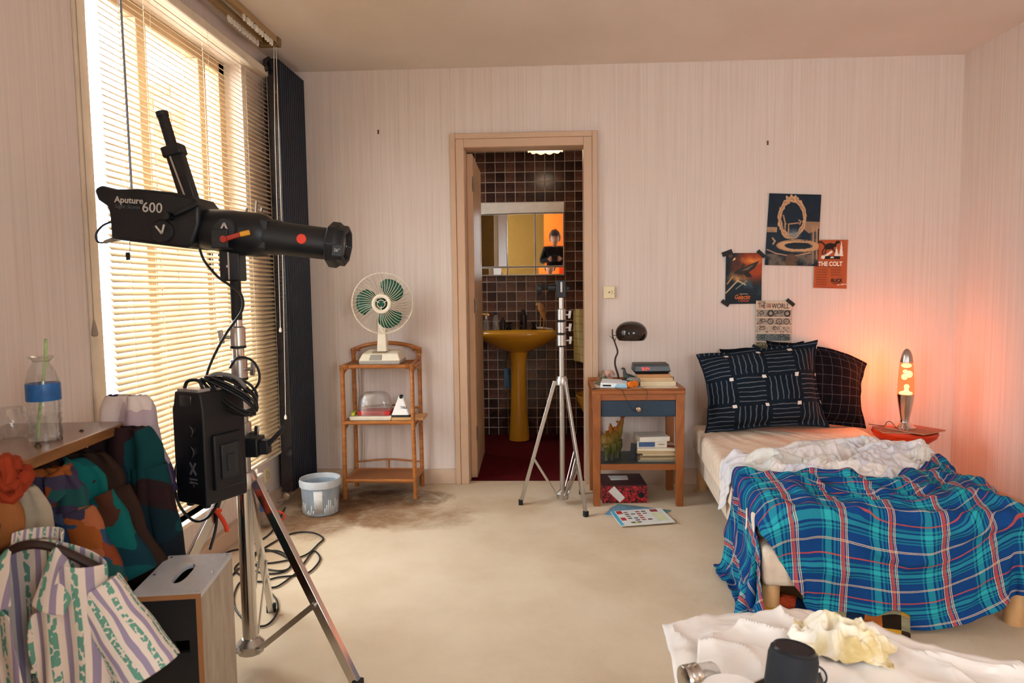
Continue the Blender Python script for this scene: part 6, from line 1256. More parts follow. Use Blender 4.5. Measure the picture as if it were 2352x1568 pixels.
# ================================================================== clothes unit, garments and bottle at the left
M_UNIT = wood('walnut_veneer', '#4a2f1e', '#6b4529', (14, 2, 14), .35); t = NT('brown_laminate'); f = t.noise(t.coord((20, 2, 20)), 1.5, 5); t.base(t.ramp(f, [(.3, '#6e5344'), (.7, '#856757')])); t.set(.22, spec=.5); M_LAM = t.m
un = thing('clothes_unit', 'brown laminate topped clothes unit against the left wall', 'cabinet', (-1.325, -2.405, 0), math.radians(5))
TOP = [(-.17, .0), (.135, .0), (.150, -.012), (.155, -.03), (.155, -1.15), (-.10, -1.15)]
MB().prism(TOP, (0, 0, .826), (1, 0, 0), (0, 1, 0), (0, 0, 1), .024).build('top_board', M_LAM, un, bevel=.003)
MB().prism([(.152, -.03), (.160, -.03), (.160, -1.15), (.152, -1.15)], (0, 0, .824), (1, 0, 0), (0, 1, 0), (0, 0, 1), .026).build('edge_strip', wood('oak_edge', '#6a4426', '#8f6238', (14, 2, 14)), un, bevel=.002)
MB().box((-.10, -1.15, 0), (-.085, -.02, .826)).build('back_panel', M_UNIT, un); MB().box((-.10, -1.15, 0), (.13, -1.135, .826)).build('end_panel', M_UNIT, un); MB().box((-.10, -1.14, .03), (.12, -.02, .05)).build('floor_panel', M_UNIT, un); MB().tube([(.03, -1.13, .795), (.03, -.03, .795)], .011, 10).build('hanging_rail', M_CHR, un); MB().bar((.03, -.035, 0), (.03, -.035, .826), .028, .028).build('post', M_UNIT, un)
def patches(name, cols, scale, edge=None, rough=.85, rnd=1.0, stretch=(1, 1, 1.4)):
    t = NT(name); v = t.coord(stretch); vo = t.n('TexVoronoi', distance='CHEBYCHEV'); vo.inputs['Scale'].default_value = scale; vo.inputs['Randomness'].default_value = rnd; t.l(v, vo.inputs['Vector'])
    s_ = t.n('SeparateColor'); t.l(vo.outputs['Color'], s_.inputs[0]); k = len(cols); c = t.ramp(s_.outputs[0], [(i/k, cc) for i, cc in enumerate(cols)], True)
    wp_ = t.n('VectorMath', operation='ADD'); nzc = t.n('TexNoise'); nzc.inputs['Scale'].default_value = 14; t.l(v, nzc.inputs['Vector']); sc3 = t.n('VectorMath', operation='SCALE'); sc3.inputs['Scale'].default_value = .035; t.l(nzc.outputs['Color'], sc3.inputs[0]); t.l(v, wp_.inputs[0]); t.l(sc3.outputs[0], wp_.inputs[1]); t.l(wp_.outputs[0], vo.inputs['Vector'])
    t.base(c); t.set(rough, spec=.15); t.bump(t.noise(t.coord(), 500, 2), .25, .002); return t.m
M_PATCH = patches('autumn_patchwork', ['#8a4a20', '#2c4666', '#b06428', '#3a3448', '#1f4a48', '#7a3a22', '#4a5a78', '#9a5a3a'], 13)
M_TEAL = patches('teal_swirl', ['#0f4a4c', '#1a2430', '#0c5a58', '#4a2a1e', '#12323c'], 6)
M_PURP = patches('purple_geo', ['#d8cdc8', '#4a3c5c', '#b8a8b0', '#5c4c70', '#cfc2bc', '#35304a'], 13, stretch=(1, 1, .5))
M_DRK = patches('dark_teal_panels', ['#141a22', '#0f3a3e', '#2a1a1c', '#10242c'], 5)
M_BRN2 = fabric('dark_brown_cloth', '#33231c'); M_CREAMC = fabric('stone_wool', '#a89c88'); t = NT('tan_corduroy'); wv = t.n('TexWave', wave_type='BANDS', bands_direction='X'); wv.inputs['Scale'].default_value = 55; t.l(t.coord(), wv.inputs[0]); t.base(t.mix(wv.outputs['Fac'], '#5a3315', '#91602c')); t.set(.9, spec=.1); t.bump(wv.outputs['Fac'], .6, .004); M_CORD2 = t.m
# floral stripe shirt cloth
t = NT('floral_stripe'); tc = t.n('TexCoord'); s_ = t.n('SeparateXYZ'); t.l(tc.outputs['UV'], s_.inputs[0]); uu = t.math('ADD', t.math('MULTIPLY', s_.outputs[0], 15.0), t.math('MULTIPLY', t.math('SUBTRACT', t.noise(tc.outputs['UV'], 5, 2), .5), .25)); fr_ = t.math('FRACT', uu)
def band(x, a, b): return t.math('MULTIPLY', t.math('GREATER_THAN', x, a), t.math('LESS_THAN', x, b))
fl = t.n('TexVoronoi'); fl.inputs['Scale'].default_value = 1.0; mp_ = t.n('Mapping'); mp_.inputs['Scale'].default_value = (85, 75, 1); t.l(tc.outputs['UV'], mp_.inputs[0]); t.l(mp_.outputs[0], fl.inputs['Vector'])
c = t.mix(t.math('MULTIPLY', band(fr_, .05, .30), .85), '#cdc0b4', '#7c7090'); c = t.mix(t.math('MULTIPLY', t.math('MULTIPLY', band(fr_, .55, .82), t.math('LESS_THAN', fl.outputs[0], .60)), .9), c, '#3f8574'); t.base(c); t.set(.85, spec=.15); t.bump(t.noise(t.coord(), 500, 2), .25, .002); M_FLOR = t.m
def shirt(name, label, loc, rz, m, L=.5, W=.2, sleeve=.22, slv_r=.065, seed=1, collar=True, open_front=False, hanger='#2a1a14', cat='shirt', slope=.05, sl_dir=(.55, -.83), coll_m=None, flare=1.1, depth=.035, hook=True):
    root = thing(name, label, cat, loc, rz); nu, nv = 72, 34; vs = []; uv = []
    for j in range(nv):
        s_ = j/(nv-1); z = -slope-(L-slope)*max(0, (s_-.22)/.78) if s_ > .22 else -slope*(s_/.22)**1.3
        hw = .055+(W-.055)*min(1, s_/.22)**.8 if s_ < .22 else W*(1+(flare-1)*(s_-.22)/.78)
        dp = depth*min(1, .45+s_*1.4)
        for i in range(nu):
            a = 2*PI*i/nu; x = hw*math.cos(a); fold = mnoise.noise(Vector((math.cos(a)*2.6+seed, math.sin(a)*1.2, z*1.2+seed)))
            fold2 = math.sin(x*70+seed*3+2.2*mnoise.noise(Vector((x*4, z*2, seed))))*.016*min(1, s_*1.6)
            y = dp*math.copysign(abs(math.sin(a))**.7, math.sin(a))+(.026*fold+fold2)*(1 if math.sin(a) < .2 else .5)
            if open_front and math.sin(a) < 0 and abs(x-.0) < .05*(1-s_*.3): y += .03*(1-abs(x)/.06)
            vs.append((x, y, z)); uv.append((.5+.25*math.cos(a)+(.0 if math.sin(a) < 0 else .3), z/.6))
    fs = grid_faces(nu, nv, True); o = obj('body', vs, fs, m, root, smooth=180, uv=uv); so = o.modifiers.new('solid', 'SOLIDIFY'); so.thickness = .003
    for sg_ in (-1, 1):
        vs = []; uv = []; n1, n2 = 26, 14; d = Vector((sl_dir[0]*sg_, 0, sl_dir[1])).normalized(); e1 = Vector((-d.z*sg_, 0, d.x*sg_)); A = Vector((sg_*(W-.035), 0, -slope-.055))
        for j in range(n2):
            s_ = j/(n2-1)
            for i in range(n1):
                a = 2*PI*i/n1; r1 = slv_r*(1+.18*s_); r2 = depth*(.9+.3*s_); w_ = .008*mnoise.noise(Vector((math.cos(a)*2+seed, s_*3, sg_*3+seed)))
                p_ = A+d*(s_*sleeve)+e1*(r1*math.cos(a)+w_)+Vector((0, r2*math.sin(a)+w_*1.5, 0)); vs.append(p_); uv.append((.1+i/n1*.6, s_*.5))
        o = obj('sleeve', vs, grid_faces(n1, n2, True), m, root, smooth=180, uv=uv); so = o.modifiers.new('solid', 'SOLIDIFY'); so.thickness = .003
    if collar:
        cm = coll_m or m
        for sg_ in (-1, 1):
            P = np.zeros((6, 10, 3))
            for i in range(10):
                a = PI*.5-sg_*(-.1+i/9*2.5); b = Vector((.062*math.cos(a), .046*math.sin(a)+.002, .012-.030*(i/9)**2))
                for j in range(6):
                    k = j/5; out = 1+.55*k; P[j, i] = (b.x*out, b.y*out-.006*k, b.z+.026*math.sin(min(1, k*2)*PI/2)*(1-k)-.055*k*(i/9)**1.3-.012*k)
            cloth_obj('collar', P, cm, root, .003, sub=1)
    if not hook: return root
    hg = MB(); hg.tube(spline([(-W*.85, 0, -slope-.01), (-W*.4, 0, -.01), (0, 0, .008), (W*.4, 0, -.01), (W*.85, 0, -slope-.01)], 5), .008, 8); hg.tube(spline([(0, 0, .008), (0, 0, .045), (.012, 0, .058), (.018, 0, .046)], 4), .0022, 6); hg.build('hanger', mat('hanger_'+hanger.lstrip('#'), hanger, .5), root)
    return root
shirt('patterned_shirt', 'purple and white patterned shirt bunched behind the far end of the unit top', (-1.20, -2.345, .915), -.12, M_PURP, .40, .080, .20, .035, 3, sl_dir=(.30, -.95), collar=False, depth=.035, slope=.04, hook=False)
shirt('dark_jacket', 'dark teal and black jacket hanging at the far end of the unit', (-1.135, -2.455, .845), -.1, M_DRK, .60, .095, .36, .045, 6, hook=False, sl_dir=(.14, -.99), collar=False, depth=.03, cat='jacket')
shirt('brown_shirt', 'dark brown shirt hanging between the teal shirt and the dark jacket', (-1.22, -2.53, .795), -.05, M_BRN2, .55, .115, .26, .05, 8, sl_dir=(.38, -.92), collar=False, depth=.028)
shirt('teal_shirt', 'deep teal swirl patterned shirt with a hanging sleeve', (-1.215, -2.62, .80), -.05, M_TEAL, .40, .115, .22, .065, 11, sl_dir=(.42, -.9), depth=.03, collar=False)
shirt('patchwork_shirt', 'orange, blue and purple patchwork shirt under the unit top edge', (-1.205, -2.71, .80), -.05, M_PATCH, .46, .120, .2, .055, 14, sl_dir=(.3, -.95), depth=.032)
shirt('stone_coat', 'plain stone coloured coat hanging in front of the patchwork shirt', (-1.185, -2.815, .785), -.1, M_CREAMC, .45, .085, .3, .045, 17, collar=False, hook=False, cat='coat', sl_dir=(.15, -.98), depth=.03)
shirt('corduroy_jacket', 'tan brown corduroy jacket low behind the striped shirt', (-1.125, -2.775, .60), -.1, M_CORD2, .46, .11, .3, .05, 20, collar=False, hook=False, cat='jacket', sl_dir=(.12, -.99), depth=.03)
# nearest shirt: two open front panels, back panel, collar leaves and short sleeves
st_r = thing('striped_shirt', 'white short sleeved shirt with purple and green floral stripes hanging nearest', 'shirt', (-1.012, -2.99, .715), .10)
def panel(name, f, nu=30, nv=40, m=M_FLOR):
    P = np.zeros((nv, nu, 3)); uv = np.zeros((nv, nu, 2))
    for j in range(nv):
        for i in range(nu):
            q = f(i/(nu-1), j/(nv-1)); P[j, i] = q[:3]; uv[j, i] = q[3:]
    return cloth_obj(name, P, m, st_r, .003, uv=uv, sub=1)
SW, SLP, SLN = .142, .040, .42
def shoulder(x): return -SLP*min(1, abs(x)/SW)**1.2
for sg_ in (-1, 1):
    def fr(u, v, sg_=sg_):
        top_in = .045; xin = .012+.03*max(0, 1-v*3.5)+.006*math.sin(v*9+sg_); x = sg_*(xin+(SW*(1+.10*v)-xin)*u); z = shoulder(sg_*(top_in+(SW-top_in)*u))*(1-v)-v*SLN-.012*(1-v)*(1-u)-.10*max(0, (.25-v)/.25)*max(0, 1-u*3.2)**1.5
        fold = .012*math.sin(x*95+4*mnoise.noise(Vector((x*7, z*3, 2.0+sg_))))*min(1, .25+v)+.014*mnoise.noise(Vector((x*9, z*3, 5)))
        return (x, -.040*(1-u**4)+fold*.8-.004+.012*(1-u)*v, z, .5+x*1.45, z)
    panel('front_panel', fr)
    def lapel(u, v, sg_=sg_):
        a = v; x0 = sg_*(.040-.022*a**1.3); w_ = .016+.050*math.sin(min(1, a*1.15)*PI*.62); x = x0+sg_*w_*u; z = .006-.108*a-.020*u*(1-a)-.022*u*a; y = .018-.062*a**.6-.010*math.sin(u*PI)
        return (x, y-.004*u, z, .5+x*1.45+.02, z)
    panel('collar', lapel, 12, 22)
    def slv(u, v, sg_=sg_):
        a = u*2*PI; d = Vector((.50*sg_, 0, -.87)).normalized(); e1 = Vector((.87*sg_, 0, .50)); A = Vector((sg_*(SW-.030), 0, -SLP-.050)); r1 = .052*(1+.28*v); r2 = .030*(1+.3*v); w_ = .006*mnoise.noise(Vector((math.cos(a)*2, v*3, sg_*4)))
        p_ = A+d*(v*.205)+e1*(r1*math.cos(a)+w_)+Vector((0, r2*math.sin(a)+w_, 0)); return (*p_, .1+u*.55, v*.4)
    panel('sleeve', slv, 32, 16)
def bk_(u, v): x = (u*2-1)*SW*(1+.10*v); z = shoulder(x)*(1-v)-v*SLN; return (x, .040*(1-(u*2-1)**4)+.010*math.sin(x*80)*v, z, .5+x*1.45, z)
panel('back_panel', bk_); panel('back_collar', lambda u, v: (.048*math.cos(PI*u), .012+.036*math.sin(PI*u)+.006*v, -.002+.022*v, .3+u*.4, v*.1), 24, 6)
MB().tube(spline([(-SW*.9, 0, -SLP-.012), (-.05, .005, -.012), (0, .005, .0), (.05, .005, -.012), (SW*.9, 0, -SLP-.012)], 5), .009, 8).build('hanger', mat('dark_hanger', '#2a1612', .5), st_r)
for z in (-.15, -.23, -.31): MB().lathe([(.005, 0), (.004, .002)], (.018, -.05, z), (0, -1, 0), 10).build('button', mat('shirt_button', '#cfc4b6', .4), st_r)
# white hanger end, orange scarf knot, brown bag
m_ = MB().tube(spline([(-.08, 0, .02), (0, 0, .006), (.03, 0, -.008), (.034, 0, -.022)], 4), .006, 8); o = tag(m_.build('white_hanger', mat('white_plastic_rod', '#d8d4cc', .35)), 'white plastic hanger arm poking out below the teal shirt', 'hanger'); o.location = (-1.0569, -2.6200, 0.5746)
sc_ = MB(); c0 = Vector((-1.0960, -2.9300, 0.8337))
for k in range(5):
    a = k*1.25; pts = [c0+Vector((.022*math.cos(b)*(1+.3*math.sin(a)), .02*math.sin(b+a), .020*math.sin(b)*math.cos(a*.7)+.012*math.sin(b*2+a)+.006*k-.012)) for b in [2*PI*i/14 for i in range(14)]]; sc_.tube(pts, .0125, 8, closed=True)
tag(sc_.build('orange_scrunchie', fabric('orange_crepe', '#8a331c')), 'bunched orange cloth scrunchie hanging at the near corner', 'scrunchie')
bg = thing('suede_bag', 'rounded brown suede bag hanging at the left picture edge', 'bag', (-1.1098, -2.9400, 0.7486)); MB().ball((-.01, 0, 0), .055, 12, (1.0, .6, 1.2)).build('pouch', mat('brown_suede', '#8a5426', .85, bump=.3), bg); MB().tube(spline([(-.04, 0, .05), (-.02, 0, .085), (.02, 0, .085), (.035, 0, .045)], 5), .006, 8).build('strap', mat('dark_strap', '#4a2c18', .7), bg); MB().lathe([(.014, 0), (.010, .004)], (.008, -.031, .0), (0, -1, 0), 14).build('patch', mat('dark_strap', ''), bg)
# plastic bottle with label and green straw
pb_ = thing('plastic_bottle', 'open clear plastic bottle with blue label on the unit top', 'bottle', (-1.222, -2.645, .8505), .1)
MB().lathe([(.030, 0), (.036, .005), (.0375, .03), (.035, .042), (.0372, .05), (.035, .058), (.0372, .066), (.035, .074), (.0372, .082), (.0368, .14), (.036, .148), (.030, .172), (.021, .190), (.019, .196)], n=32).build('bottle_body', M_PET, pb_)
MB().lathe([(.019, .194), (.028, .200), (.030, .204), (.028, .207), (.020, .203)], n=24, capped=False).build('cut_rim', M_PET, pb_)
MB().lathe([(.0372, .100), (.0376, .102), (.0374, .140), (.0370, .142)], n=32, capped=False).build('label', mat('royal_blue_label', '#155a9a', .4, var=.35, vscale=40), pb_)
MB().lathe([(.002, .004), (.034, .006), (.0355, .03), (.034, .065), (.001, .065)], n=24, capped=False).build('water', M_PET, pb_)
MB().tube([(-.022, 0, .006), (.012, -.004, .20), (.016, -.004, .25)], .0038, 8).build('straw', mat('green_straw', '#9ab87a', .4, var=.4, vscale=90), pb_)
cp = thing('plastic_cup', 'clear crumpled plastic cup at the left picture edge on the unit top', 'cup', (-1.325, -2.62, .8505)); MB().lathe([(.026, 0), (.030, .004), (.040, .035), (.036, .055), (.028, .075), (.026, .078)], n=20, capped=False).build('cup_wall', M_PET, cp)
# ================================================================== apple box
ab = thing('apple_box', 'grey topped plywood apple box with handle slot standing on end', 'box', (-.906, -2.622, 0), math.radians(8.7))
w2, d2, H2 = .081, .128, .508; M_TOPG = mat('worn_grey_top', '#b9bcc2', .5, var=.08, vscale=60, bump=.25, bscale=260); t = NT('ply_side'); f = t.noise(t.coord((30, 30, 6)), 1.5, 5); t.base(t.ramp(f, [(.3, '#8f8474'), (.7, '#ab9f8e')])); t.set(.6); M_PLY = t.m; M_BLKP = mat('black_box_paint', '#0f1215', .55); M_EDGE = mat('ply_edge', '#9a6a42', .6)
q = [(-w2, -d2), (w2, -d2), (w2, d2), (-w2, d2)]; sl_ = [(.020*math.cos(a)*.8, .062*math.copysign(abs(math.sin(a))**.6, math.sin(a))) for a in [2*PI*i/20+PI/4 for i in range(20)]]
def ring_plate(z0, z1):
    n = 20; out = []
    for i in range(n):
        a = 2*PI*i/n+PI/4; c_, s_ = math.cos(a), math.sin(a); k = 1/max(abs(c_), abs(s_)); out.append((-w2*c_*k*-1, -d2*s_*k*-1))
    vs = [(x, y, z1) for x, y in out]+[(x, y, z1) for x, y in sl_]+[(x, y, z0) for x, y in sl_]+[(x, y, z0) for x, y in out]; fs = []
    for r in range(3):
        for i in range(n): fs.append((r*n+i, r*n+(i+1) % n, (r+1)*n+(i+1) % n, (r+1)*n+i))
    for i in range(n): fs.append((3*n+i, 3*n+(i+1) % n, (i+1) % n, i))
    return vs, fs
vs, fs = ring_plate(H2-.012, H2); obj('top_panel', vs, fs, M_TOPG, ab, smooth=30)
MB().box((w2-.012, -d2, 0), (w2, d2, H2-.012)).build('side_panel', M_PLY, ab, bevel=.001); MB().box((-w2, -d2, 0), (-w2+.012, d2, H2-.012)).build('side_panel', M_PLY, ab, bevel=.001)
fp = MB()
for x0, x1, z0, z1 in ((-w2+.012, w2-.012, 0, .365), (-w2+.012, w2-.012, .395, H2-.012), (-w2+.012, -.03, .365, .395), (.05, w2-.012, .365, .395)): fp.box((x0, -d2+.002, z0), (x1, -d2+.014, z1))
fp.build('front_panel', M_BLKP, ab, smooth=0); MB().box((-w2+.012, d2-.012, 0), (w2-.012, d2, H2-.012)).build('back_panel', M_BLKP, ab, smooth=0); MB().box((-w2, -d2-.0004, H2-.013), (w2, -d2+.001, H2-.001)).build('front_edge', M_EDGE, ab, smooth=0); MB().box((w2-.0122, -d2-.0006, 0), (w2-.0, -d2+.001, H2-.012)).build('front_edge', M_EDGE, ab, smooth=0)
for x, y in ((-.07, .115), (.07, .115), (.07, -.0), (.07, -.115), (-.07, -.0)): MB().lathe([(.004, 0), (.003, .0006)], (x, y, H2), n=10).build('screw', M_CHR, ab)
# ================================================================== low table with paper in the foreground
ct_ = thing('low_table', 'low round table under white paper in the right foreground', 'table', (.62, -3.15, 0)); M_TBW = wood('table_wood', '#8a6a48', '#a98660', (3, 20, 20))
MB().lathe([(.005, .395), (.39, .395), (.40, .402), (.40, .412), (.39, .418), (.005, .418)], n=64).build('table_top', M_TBW, ct_)
for a in (.8, 2.4, 3.9, 5.5): MB().tube([(.28*math.cos(a), .28*math.sin(a), .396), (.32*math.cos(a), .32*math.sin(a), 0)], [.024, .016], 12).build('leg', M_TBW, ct_)
M_PAP = mat('white_wrapping_paper', '#efeae4', .7, var=.03, bump=.15, bscale=25)
def paper_sheet(name, label, far, near, z0, amp, seed, nu=90, nv=60, droop=True, cat='paper'):
    far = np.array(far); near = np.array(near); uu = np.linspace(0, 1, nu); k = np.linspace(0, 1, len(far)); k2 = np.linspace(0, 1, len(near))
    Fx = np.interp(uu, k, far[:, 0]); Fy = np.interp(uu, k, far[:, 1]); Nx = np.interp(uu, k2, near[:, 0]); Ny = np.interp(uu, k2, near[:, 1]); V = np.linspace(0, 1, nv)[:, None]
    X = Nx*(1-V)+Fx*V; Y = Ny*(1-V)+Fy*V
    Z = z0+amp*(ridged(X, Y, 7, 7, seed, 2.5)+.35*ridged(X, Y, 14, 12, seed+3, 1.4))
    if droop:
        r = np.hypot(X-.62, Y+3.15)-.44; Z -= np.clip(r, 0, None)**1.5*.5
    return tag(cloth_obj(name, np.stack([X, Y, Z], -1), M_PAP, None, .0012, sub=0, smooth=24), label, cat)
paper_sheet('wrapping_paper', 'large white wrapping paper sheet covering the low table', [(.280, -2.625), (.41, -2.612), (.53, -2.585), (.628, -2.612), (.745, -2.70), (.84, -2.79), (.979, -2.863), (1.10, -2.95)], [(.20, -3.60), (.5, -3.66), (.8, -3.66), (1.08, -3.5)], .4205, .014, 1.0)
paper_sheet('folded_paper', 'smaller white paper sheet folded on top of the wrapping paper', [(.33, -2.80), (.42, -2.74), (.50, -2.66), (.60, -2.66), (.68, -2.74)], [(.28, -3.0), (.42, -2.97), (.56, -2.93), (.66, -2.88)], .438, .013, 4.0, 60, 40, False)
paper_sheet('paper_sheet', 'flat white paper sheet lying right of the crumpled napkin', [(.56, -2.80), (.66, -2.74), (.74, -2.78), (.78, -2.86)], [(.52, -3.06), (.64, -3.06), (.74, -3.02), (.84, -2.98)], .437, .012, 7.0, 50, 40, False)
# crumpled napkin with yellow stain
t = NT('stained_tissue'); f = t.noise(t.coord(), 16, 4, .6, .5); g = t.noise(t.coord(), 7, 2); c = t.ramp(t.math('MULTIPLY', t.math('ADD', f, g), .5), [(.42, '#efe8da'), (.52, '#e2d6b4'), (.60, '#d0bc86'), (.74, '#b0924c')]); t.base(c); t.set(.75, spec=.2); M_TIS = t.m
nu, nv = 64, 52; U, V = np.meshgrid(np.linspace(-1, 1, nu), np.linspace(-1, 1, nv)); dome = np.clip(1-(np.abs(U)**2.2+np.abs(V)**2.2), 0, 1)**.6
P = np.stack([U*.095*(1+.22*vnoise(U, V, 1.6, 2.2)), V*.072*(1+.25*vnoise(U, V, 1.6, 5.2)), .004+dome*(.018+.050*ridged(U, V, 1.5, 1.7, 1.7, 1.3))+.010*ridged(U, V, 3.2, 3.4, 4.7, 1.5)], -1)
P[..., 0] += .018*vnoise(U, V, 3.1, 7.7)*dome; P[..., 1] += .016*vnoise(U, V, 3.1, 9.7)*dome
np_ = cloth_obj('crumpled_napkin', P, M_TIS, None, .0012, sub=1, smooth=30); tag(np_, 'crumpled white napkin with yellow brown stains on the paper', 'napkin'); np_.location = (0.6144, -2.8458, 0.4500); np_.rotation_euler = (0, 0, -.35)
np_.location.z = .448
# speaker, roll, metal jar
spk = thing('portable_speaker', 'small dark navy cylinder speaker with strap on the white paper', 'speaker', (0.4521, -3.0126, 0.4450))
spk.rotation_euler = (math.radians(-4), math.radians(7), 0); M_SPK = mat('navy_mesh', '#0c121a', .6, bump=.5, bscale=700)
MB().lathe([(.044, 0), (.046, .006), (.045, .07), (.042, .082), (.037, .086)], n=36).build('mesh_body', M_SPK, spk); MB().lathe([(.040, .084), (.037, .088), (.031, .084), (.028, .079), (.001, .079)], n=36, capped=False).build('bass_radiator', mat('black_gloss_rubber', '#11161c', .3), spk)
MB().lathe([(.013, .0795), (.012, .083), (.001, .0835)], n=20, capped=False).build('emblem', mat('grey_emblem', '#3a4048', .35, .5), spk); MB().tube(spline([(.044, 0, .06), (.058, -.006, .052), (.062, -.008, .036), (.05, -.006, .02)], 4), .002, 6).build('strap', M_BLK, spk)
tr_ = thing('tape_roll', 'white tissue paper roll lying at the bottom picture edge', 'roll', (0.3345, -3.0547, 0.4700)); tr_.location.z = .437
MB().lathe([(.018, 0), (.052, 0), (.054, .004), (.054, .036), (.052, .040), (.018, .040), (.018, 0)], n=40, capped=False).build('paper_winding', mat('white_roll_paper', '#ece6e0', .8), tr_); MB().lathe([(.0178, .001), (.0178, .039)], n=24, capped=False).build('core', mat('brown_core', '#7a5240', .8), tr_)
jr = thing('metal_jar', 'glass jar with ridged silver lid lying on its side on the paper', 'jar', (0.2762, -2.9953, 0.4600)); jr.location.z = .462; jr.rotation_euler = (0, 0, .35)
MB().lathe([(.022, -.02), (.026, -.018), (.027, -.012), (.024, -.010), (.027, -.006), (.027, 0), (.024, .002), (.027, .006), (.027, .012), (.022, .014)], (0, 0, 0), (1, 0, 0), 28).build('ridged_lid', M_CHR, jr); MB().lathe([(.022, .014), (.024, .02), (.024, .045), (.02, .052), (.004, .053)], (0, 0, 0), (1, 0, 0), 28).build('jar_glass', M_CLR, jr); MB().lathe([(.008, .015), (.012, .03), (.006, .05)], (0, 0, 0), (1, 0, 0), 16).build('metal_core', M_ALU, jr)
# ================================================================== the photographer (seen in the bathroom mirror)
pe = thing('person', 'person in a black top photographing with a camera, seen in the bathroom mirror', 'person', (0, -4.62, 0))
def skin(name, nodes, edges, m, parent, sub=2):
    me = bpy.data.meshes.new(name); me.from_pydata([n_[:3] for n_ in nodes], edges, []); o = bpy.data.objects.new(name, me); COL.objects.link(o); o.parent = parent; me.materials.append(m)
    o.modifiers.new('skin', 'SKIN'); sv = me.skin_vertices[0].data
    for i, n_ in enumerate(nodes): r = n_[3]; sv[i].radius = r if isinstance(r, tuple) else (r, r); sv[i].use_root = i == 0
    s_ = o.modifiers.new('subd', 'SUBSURF'); s_.levels = sub; s_.render_levels = sub; return o
M_TOPB = fabric('black_jersey', '#15161a'); M_SKIN = mat('skin', '#c08a6c', .5); M_TRS = fabric('dark_denim', '#1c2230'); M_HAIR = mat('brown_hair', '#2c1c12', .6, bump=.8, bscale=150)
hz = 1.21
nodes = [(0, 0, .90, (.15, .10)), (0, 0, 1.05, (.14, .095)), (0, .01, 1.22, (.16, .10)), (0, .0, 1.33, (.13, .08)), (-.15, .0, 1.345, .06), (-.215, .03, 1.14, .05), (-.15, .17, 1.175, .038), (-.085, .235, 1.195, .028), (.15, .0, 1.345, .06), (.215, .03, 1.14, .05), (.15, .17, 1.175, .038), (.085, .235, 1.195, .028), (0, .01, 1.385, .055)]
skin('body', nodes, [(0, 1), (1, 2), (2, 3), (3, 4), (4, 5), (5, 6), (6, 7), (3, 8), (8, 9), (9, 10), (10, 11), (3, 12)], M_TOPB, pe)
skin('trousers', [(0, 0, .92, (.155, .11)), (-.085, 0, .82, .085), (-.095, .02, .46, .062), (-.10, 0, .07, .05), (.085, 0, .82, .085), (.095, .02, .46, .062), (.10, 0, .07, .05)], [(0, 1), (1, 2), (2, 3), (0, 4), (4, 5), (5, 6)], M_TRS, pe)
for x in (-.10, .10): MB().box((x-.045, -.07, 0), (x+.045, .18, .085)).build('shoe', M_BLK2, pe, bevel=.025, bseg=3)
skin('neck', [(0, .01, 1.36, .048), (0, .02, 1.43, .046)], [(0, 1)], M_SKIN, pe)
hc = Vector((0, .035, 1.515)); vs = []; n1, n2 = 32, 24
for j in range(n2):
    ph = PI*j/(n2-1)
    for i in range(n1):
        a = 2*PI*i/n1; d = Vector((math.sin(ph)*math.cos(a), math.sin(ph)*math.sin(a), -math.cos(ph))); x = d.x*.072; y = d.y*.088; z = d.z*.115
        if z < 0: k = 1-.32*(-z/.115)**1.5; x *= k; y *= (k if y < 0 else 1-.12*(-z/.115))
        if d.y > .75: nose = math.exp(-((d.x)/.16)**2-((d.z+.12)/.22)**2); y += .020*nose; eye = math.exp(-((abs(d.x)-.38)/.14)**2-((d.z-.12)/.13)**2); y -= .010*eye; lip = math.exp(-((d.x)/.3)**2-((d.z+.50)/.07)**2); y += .004*lip
        vs.append(hc+Vector((x, y, z)))
obj('head', vs, grid_faces(n1, n2, True), M_SKIN, pe, smooth=180)
for sx in (-1, 1):
    MB().ball(hc+Vector((sx*.028, .072, .012)), .011, 8).build('eye', mat('eye_white', '#c9c0b6', .3), pe); MB().ball(hc+Vector((sx*.028, .081, .012)), .0045, 6).build('pupil', M_BLK, pe); MB().ball(hc+Vector((sx*.073, -.005, -.005)), .022, 8, (.35, .7, 1.2)).build('ear', M_SKIN, pe); MB().tube([hc+Vector((sx*.014, .083, .034)), hc+Vector((sx*.042, .074, .036))], .004, 6).build('eyebrow', M_HAIR, pe)
MB().tube([hc+Vector((-.020, .080, -.058)), hc+Vector((0, .086, -.056)), hc+Vector((.020, .080, -.058))], .004, 6).build('mouth', mat('lips', '#9a5a4c', .5), pe)
vs = []
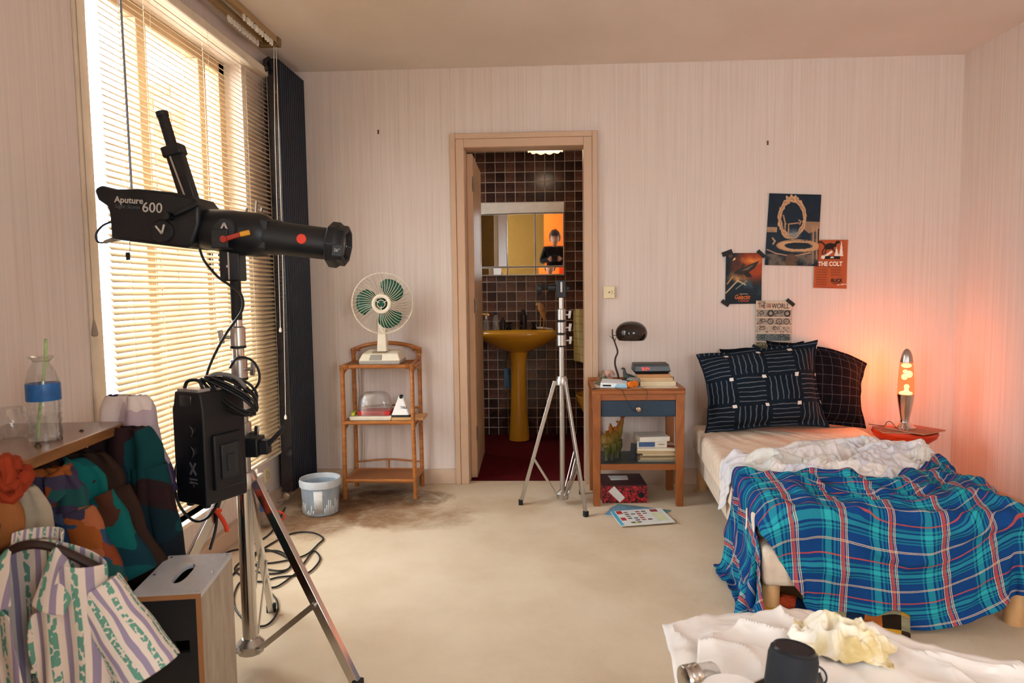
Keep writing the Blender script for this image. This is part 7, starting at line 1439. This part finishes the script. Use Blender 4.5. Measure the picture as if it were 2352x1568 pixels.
for j in range(n2):
    ph = PI*j/(n2-1)
    for i in range(n1):
        a = 2*PI*i/n1; d = Vector((math.sin(ph)*math.cos(a), math.sin(ph)*math.sin(a), -math.cos(ph))); r = 1+.10*mnoise.noise(d*5)+.05*mnoise.noise(d*12); zlow = .045 if d.y > .25 else -.05
        vs.append(hc+Vector((d.x*.092*r, -.010+d.y*.102*r, max(zlow if d.z < .4 else -1,   .022+d.z*.124*r))))
obj('hair', vs, grid_faces(n1, n2, True), M_HAIR, pe, smooth=180)
cmr = thing('camera_body', 'black camera with lens held by the person in the mirror', 'camera', (0, -4.40, 1.16))
MB().box((-.065, -.028, 0), (.065, .022, .085)).build('housing', M_BLK, cmr, bevel=.008, bseg=3); MB().box((-.025, -.02, .083), (.025, .018, .103)).build('viewfinder_hump', M_BLK, cmr, bevel=.006); MB().lathe([(.034, .02), (.034, .05), (.032, .074), (.026, .078), (.024, .07), (.001, .068)], (0, 0, .045), (0, 1, 0), 28, capped=False).build('lens', mat('lens_black', '#0c0c0e', .25), cmr)
for sx in (-1, 1):
    W0 = Vector((sx*.088, .222, 1.195)); H = []
    nodes = [(W0.x, W0.y-.03, W0.z-.005, .026), (W0.x, W0.y, W0.z, (.030, .022)), (W0.x-sx*.002, W0.y+.035, W0.z+.004, (.034, .018))]
    skin('palm', nodes, [(0, 1), (1, 2)], M_SKIN, pe)
    for k in range(4):
        b = Vector((W0.x-sx*.002, W0.y+.045-.002*k, W0.z+.03-.019*k)); L_ = (.034, .038, .036, .028)[k]
        skin('finger', [(*b, .0092), (*(b+Vector((-sx*.006, L_*.6, .002))), .0088), (*(b+Vector((-sx*.024, L_*.8, .001))), .0082), (*(b+Vector((-sx*.042, L_*.55, -.001))), .0072)], [(0, 1), (1, 2), (2, 3)], M_SKIN, pe, 1)
    b = Vector((W0.x-sx*.006, W0.y-.005, W0.z+.03)); skin('thumb', [(*b, .012), (*(b+Vector((-sx*.02, -.012, .012))), .0105), (*(b+Vector((-sx*.042, -.008, .010))), .009)], [(0, 1), (1, 2)], M_SKIN, pe, 1)
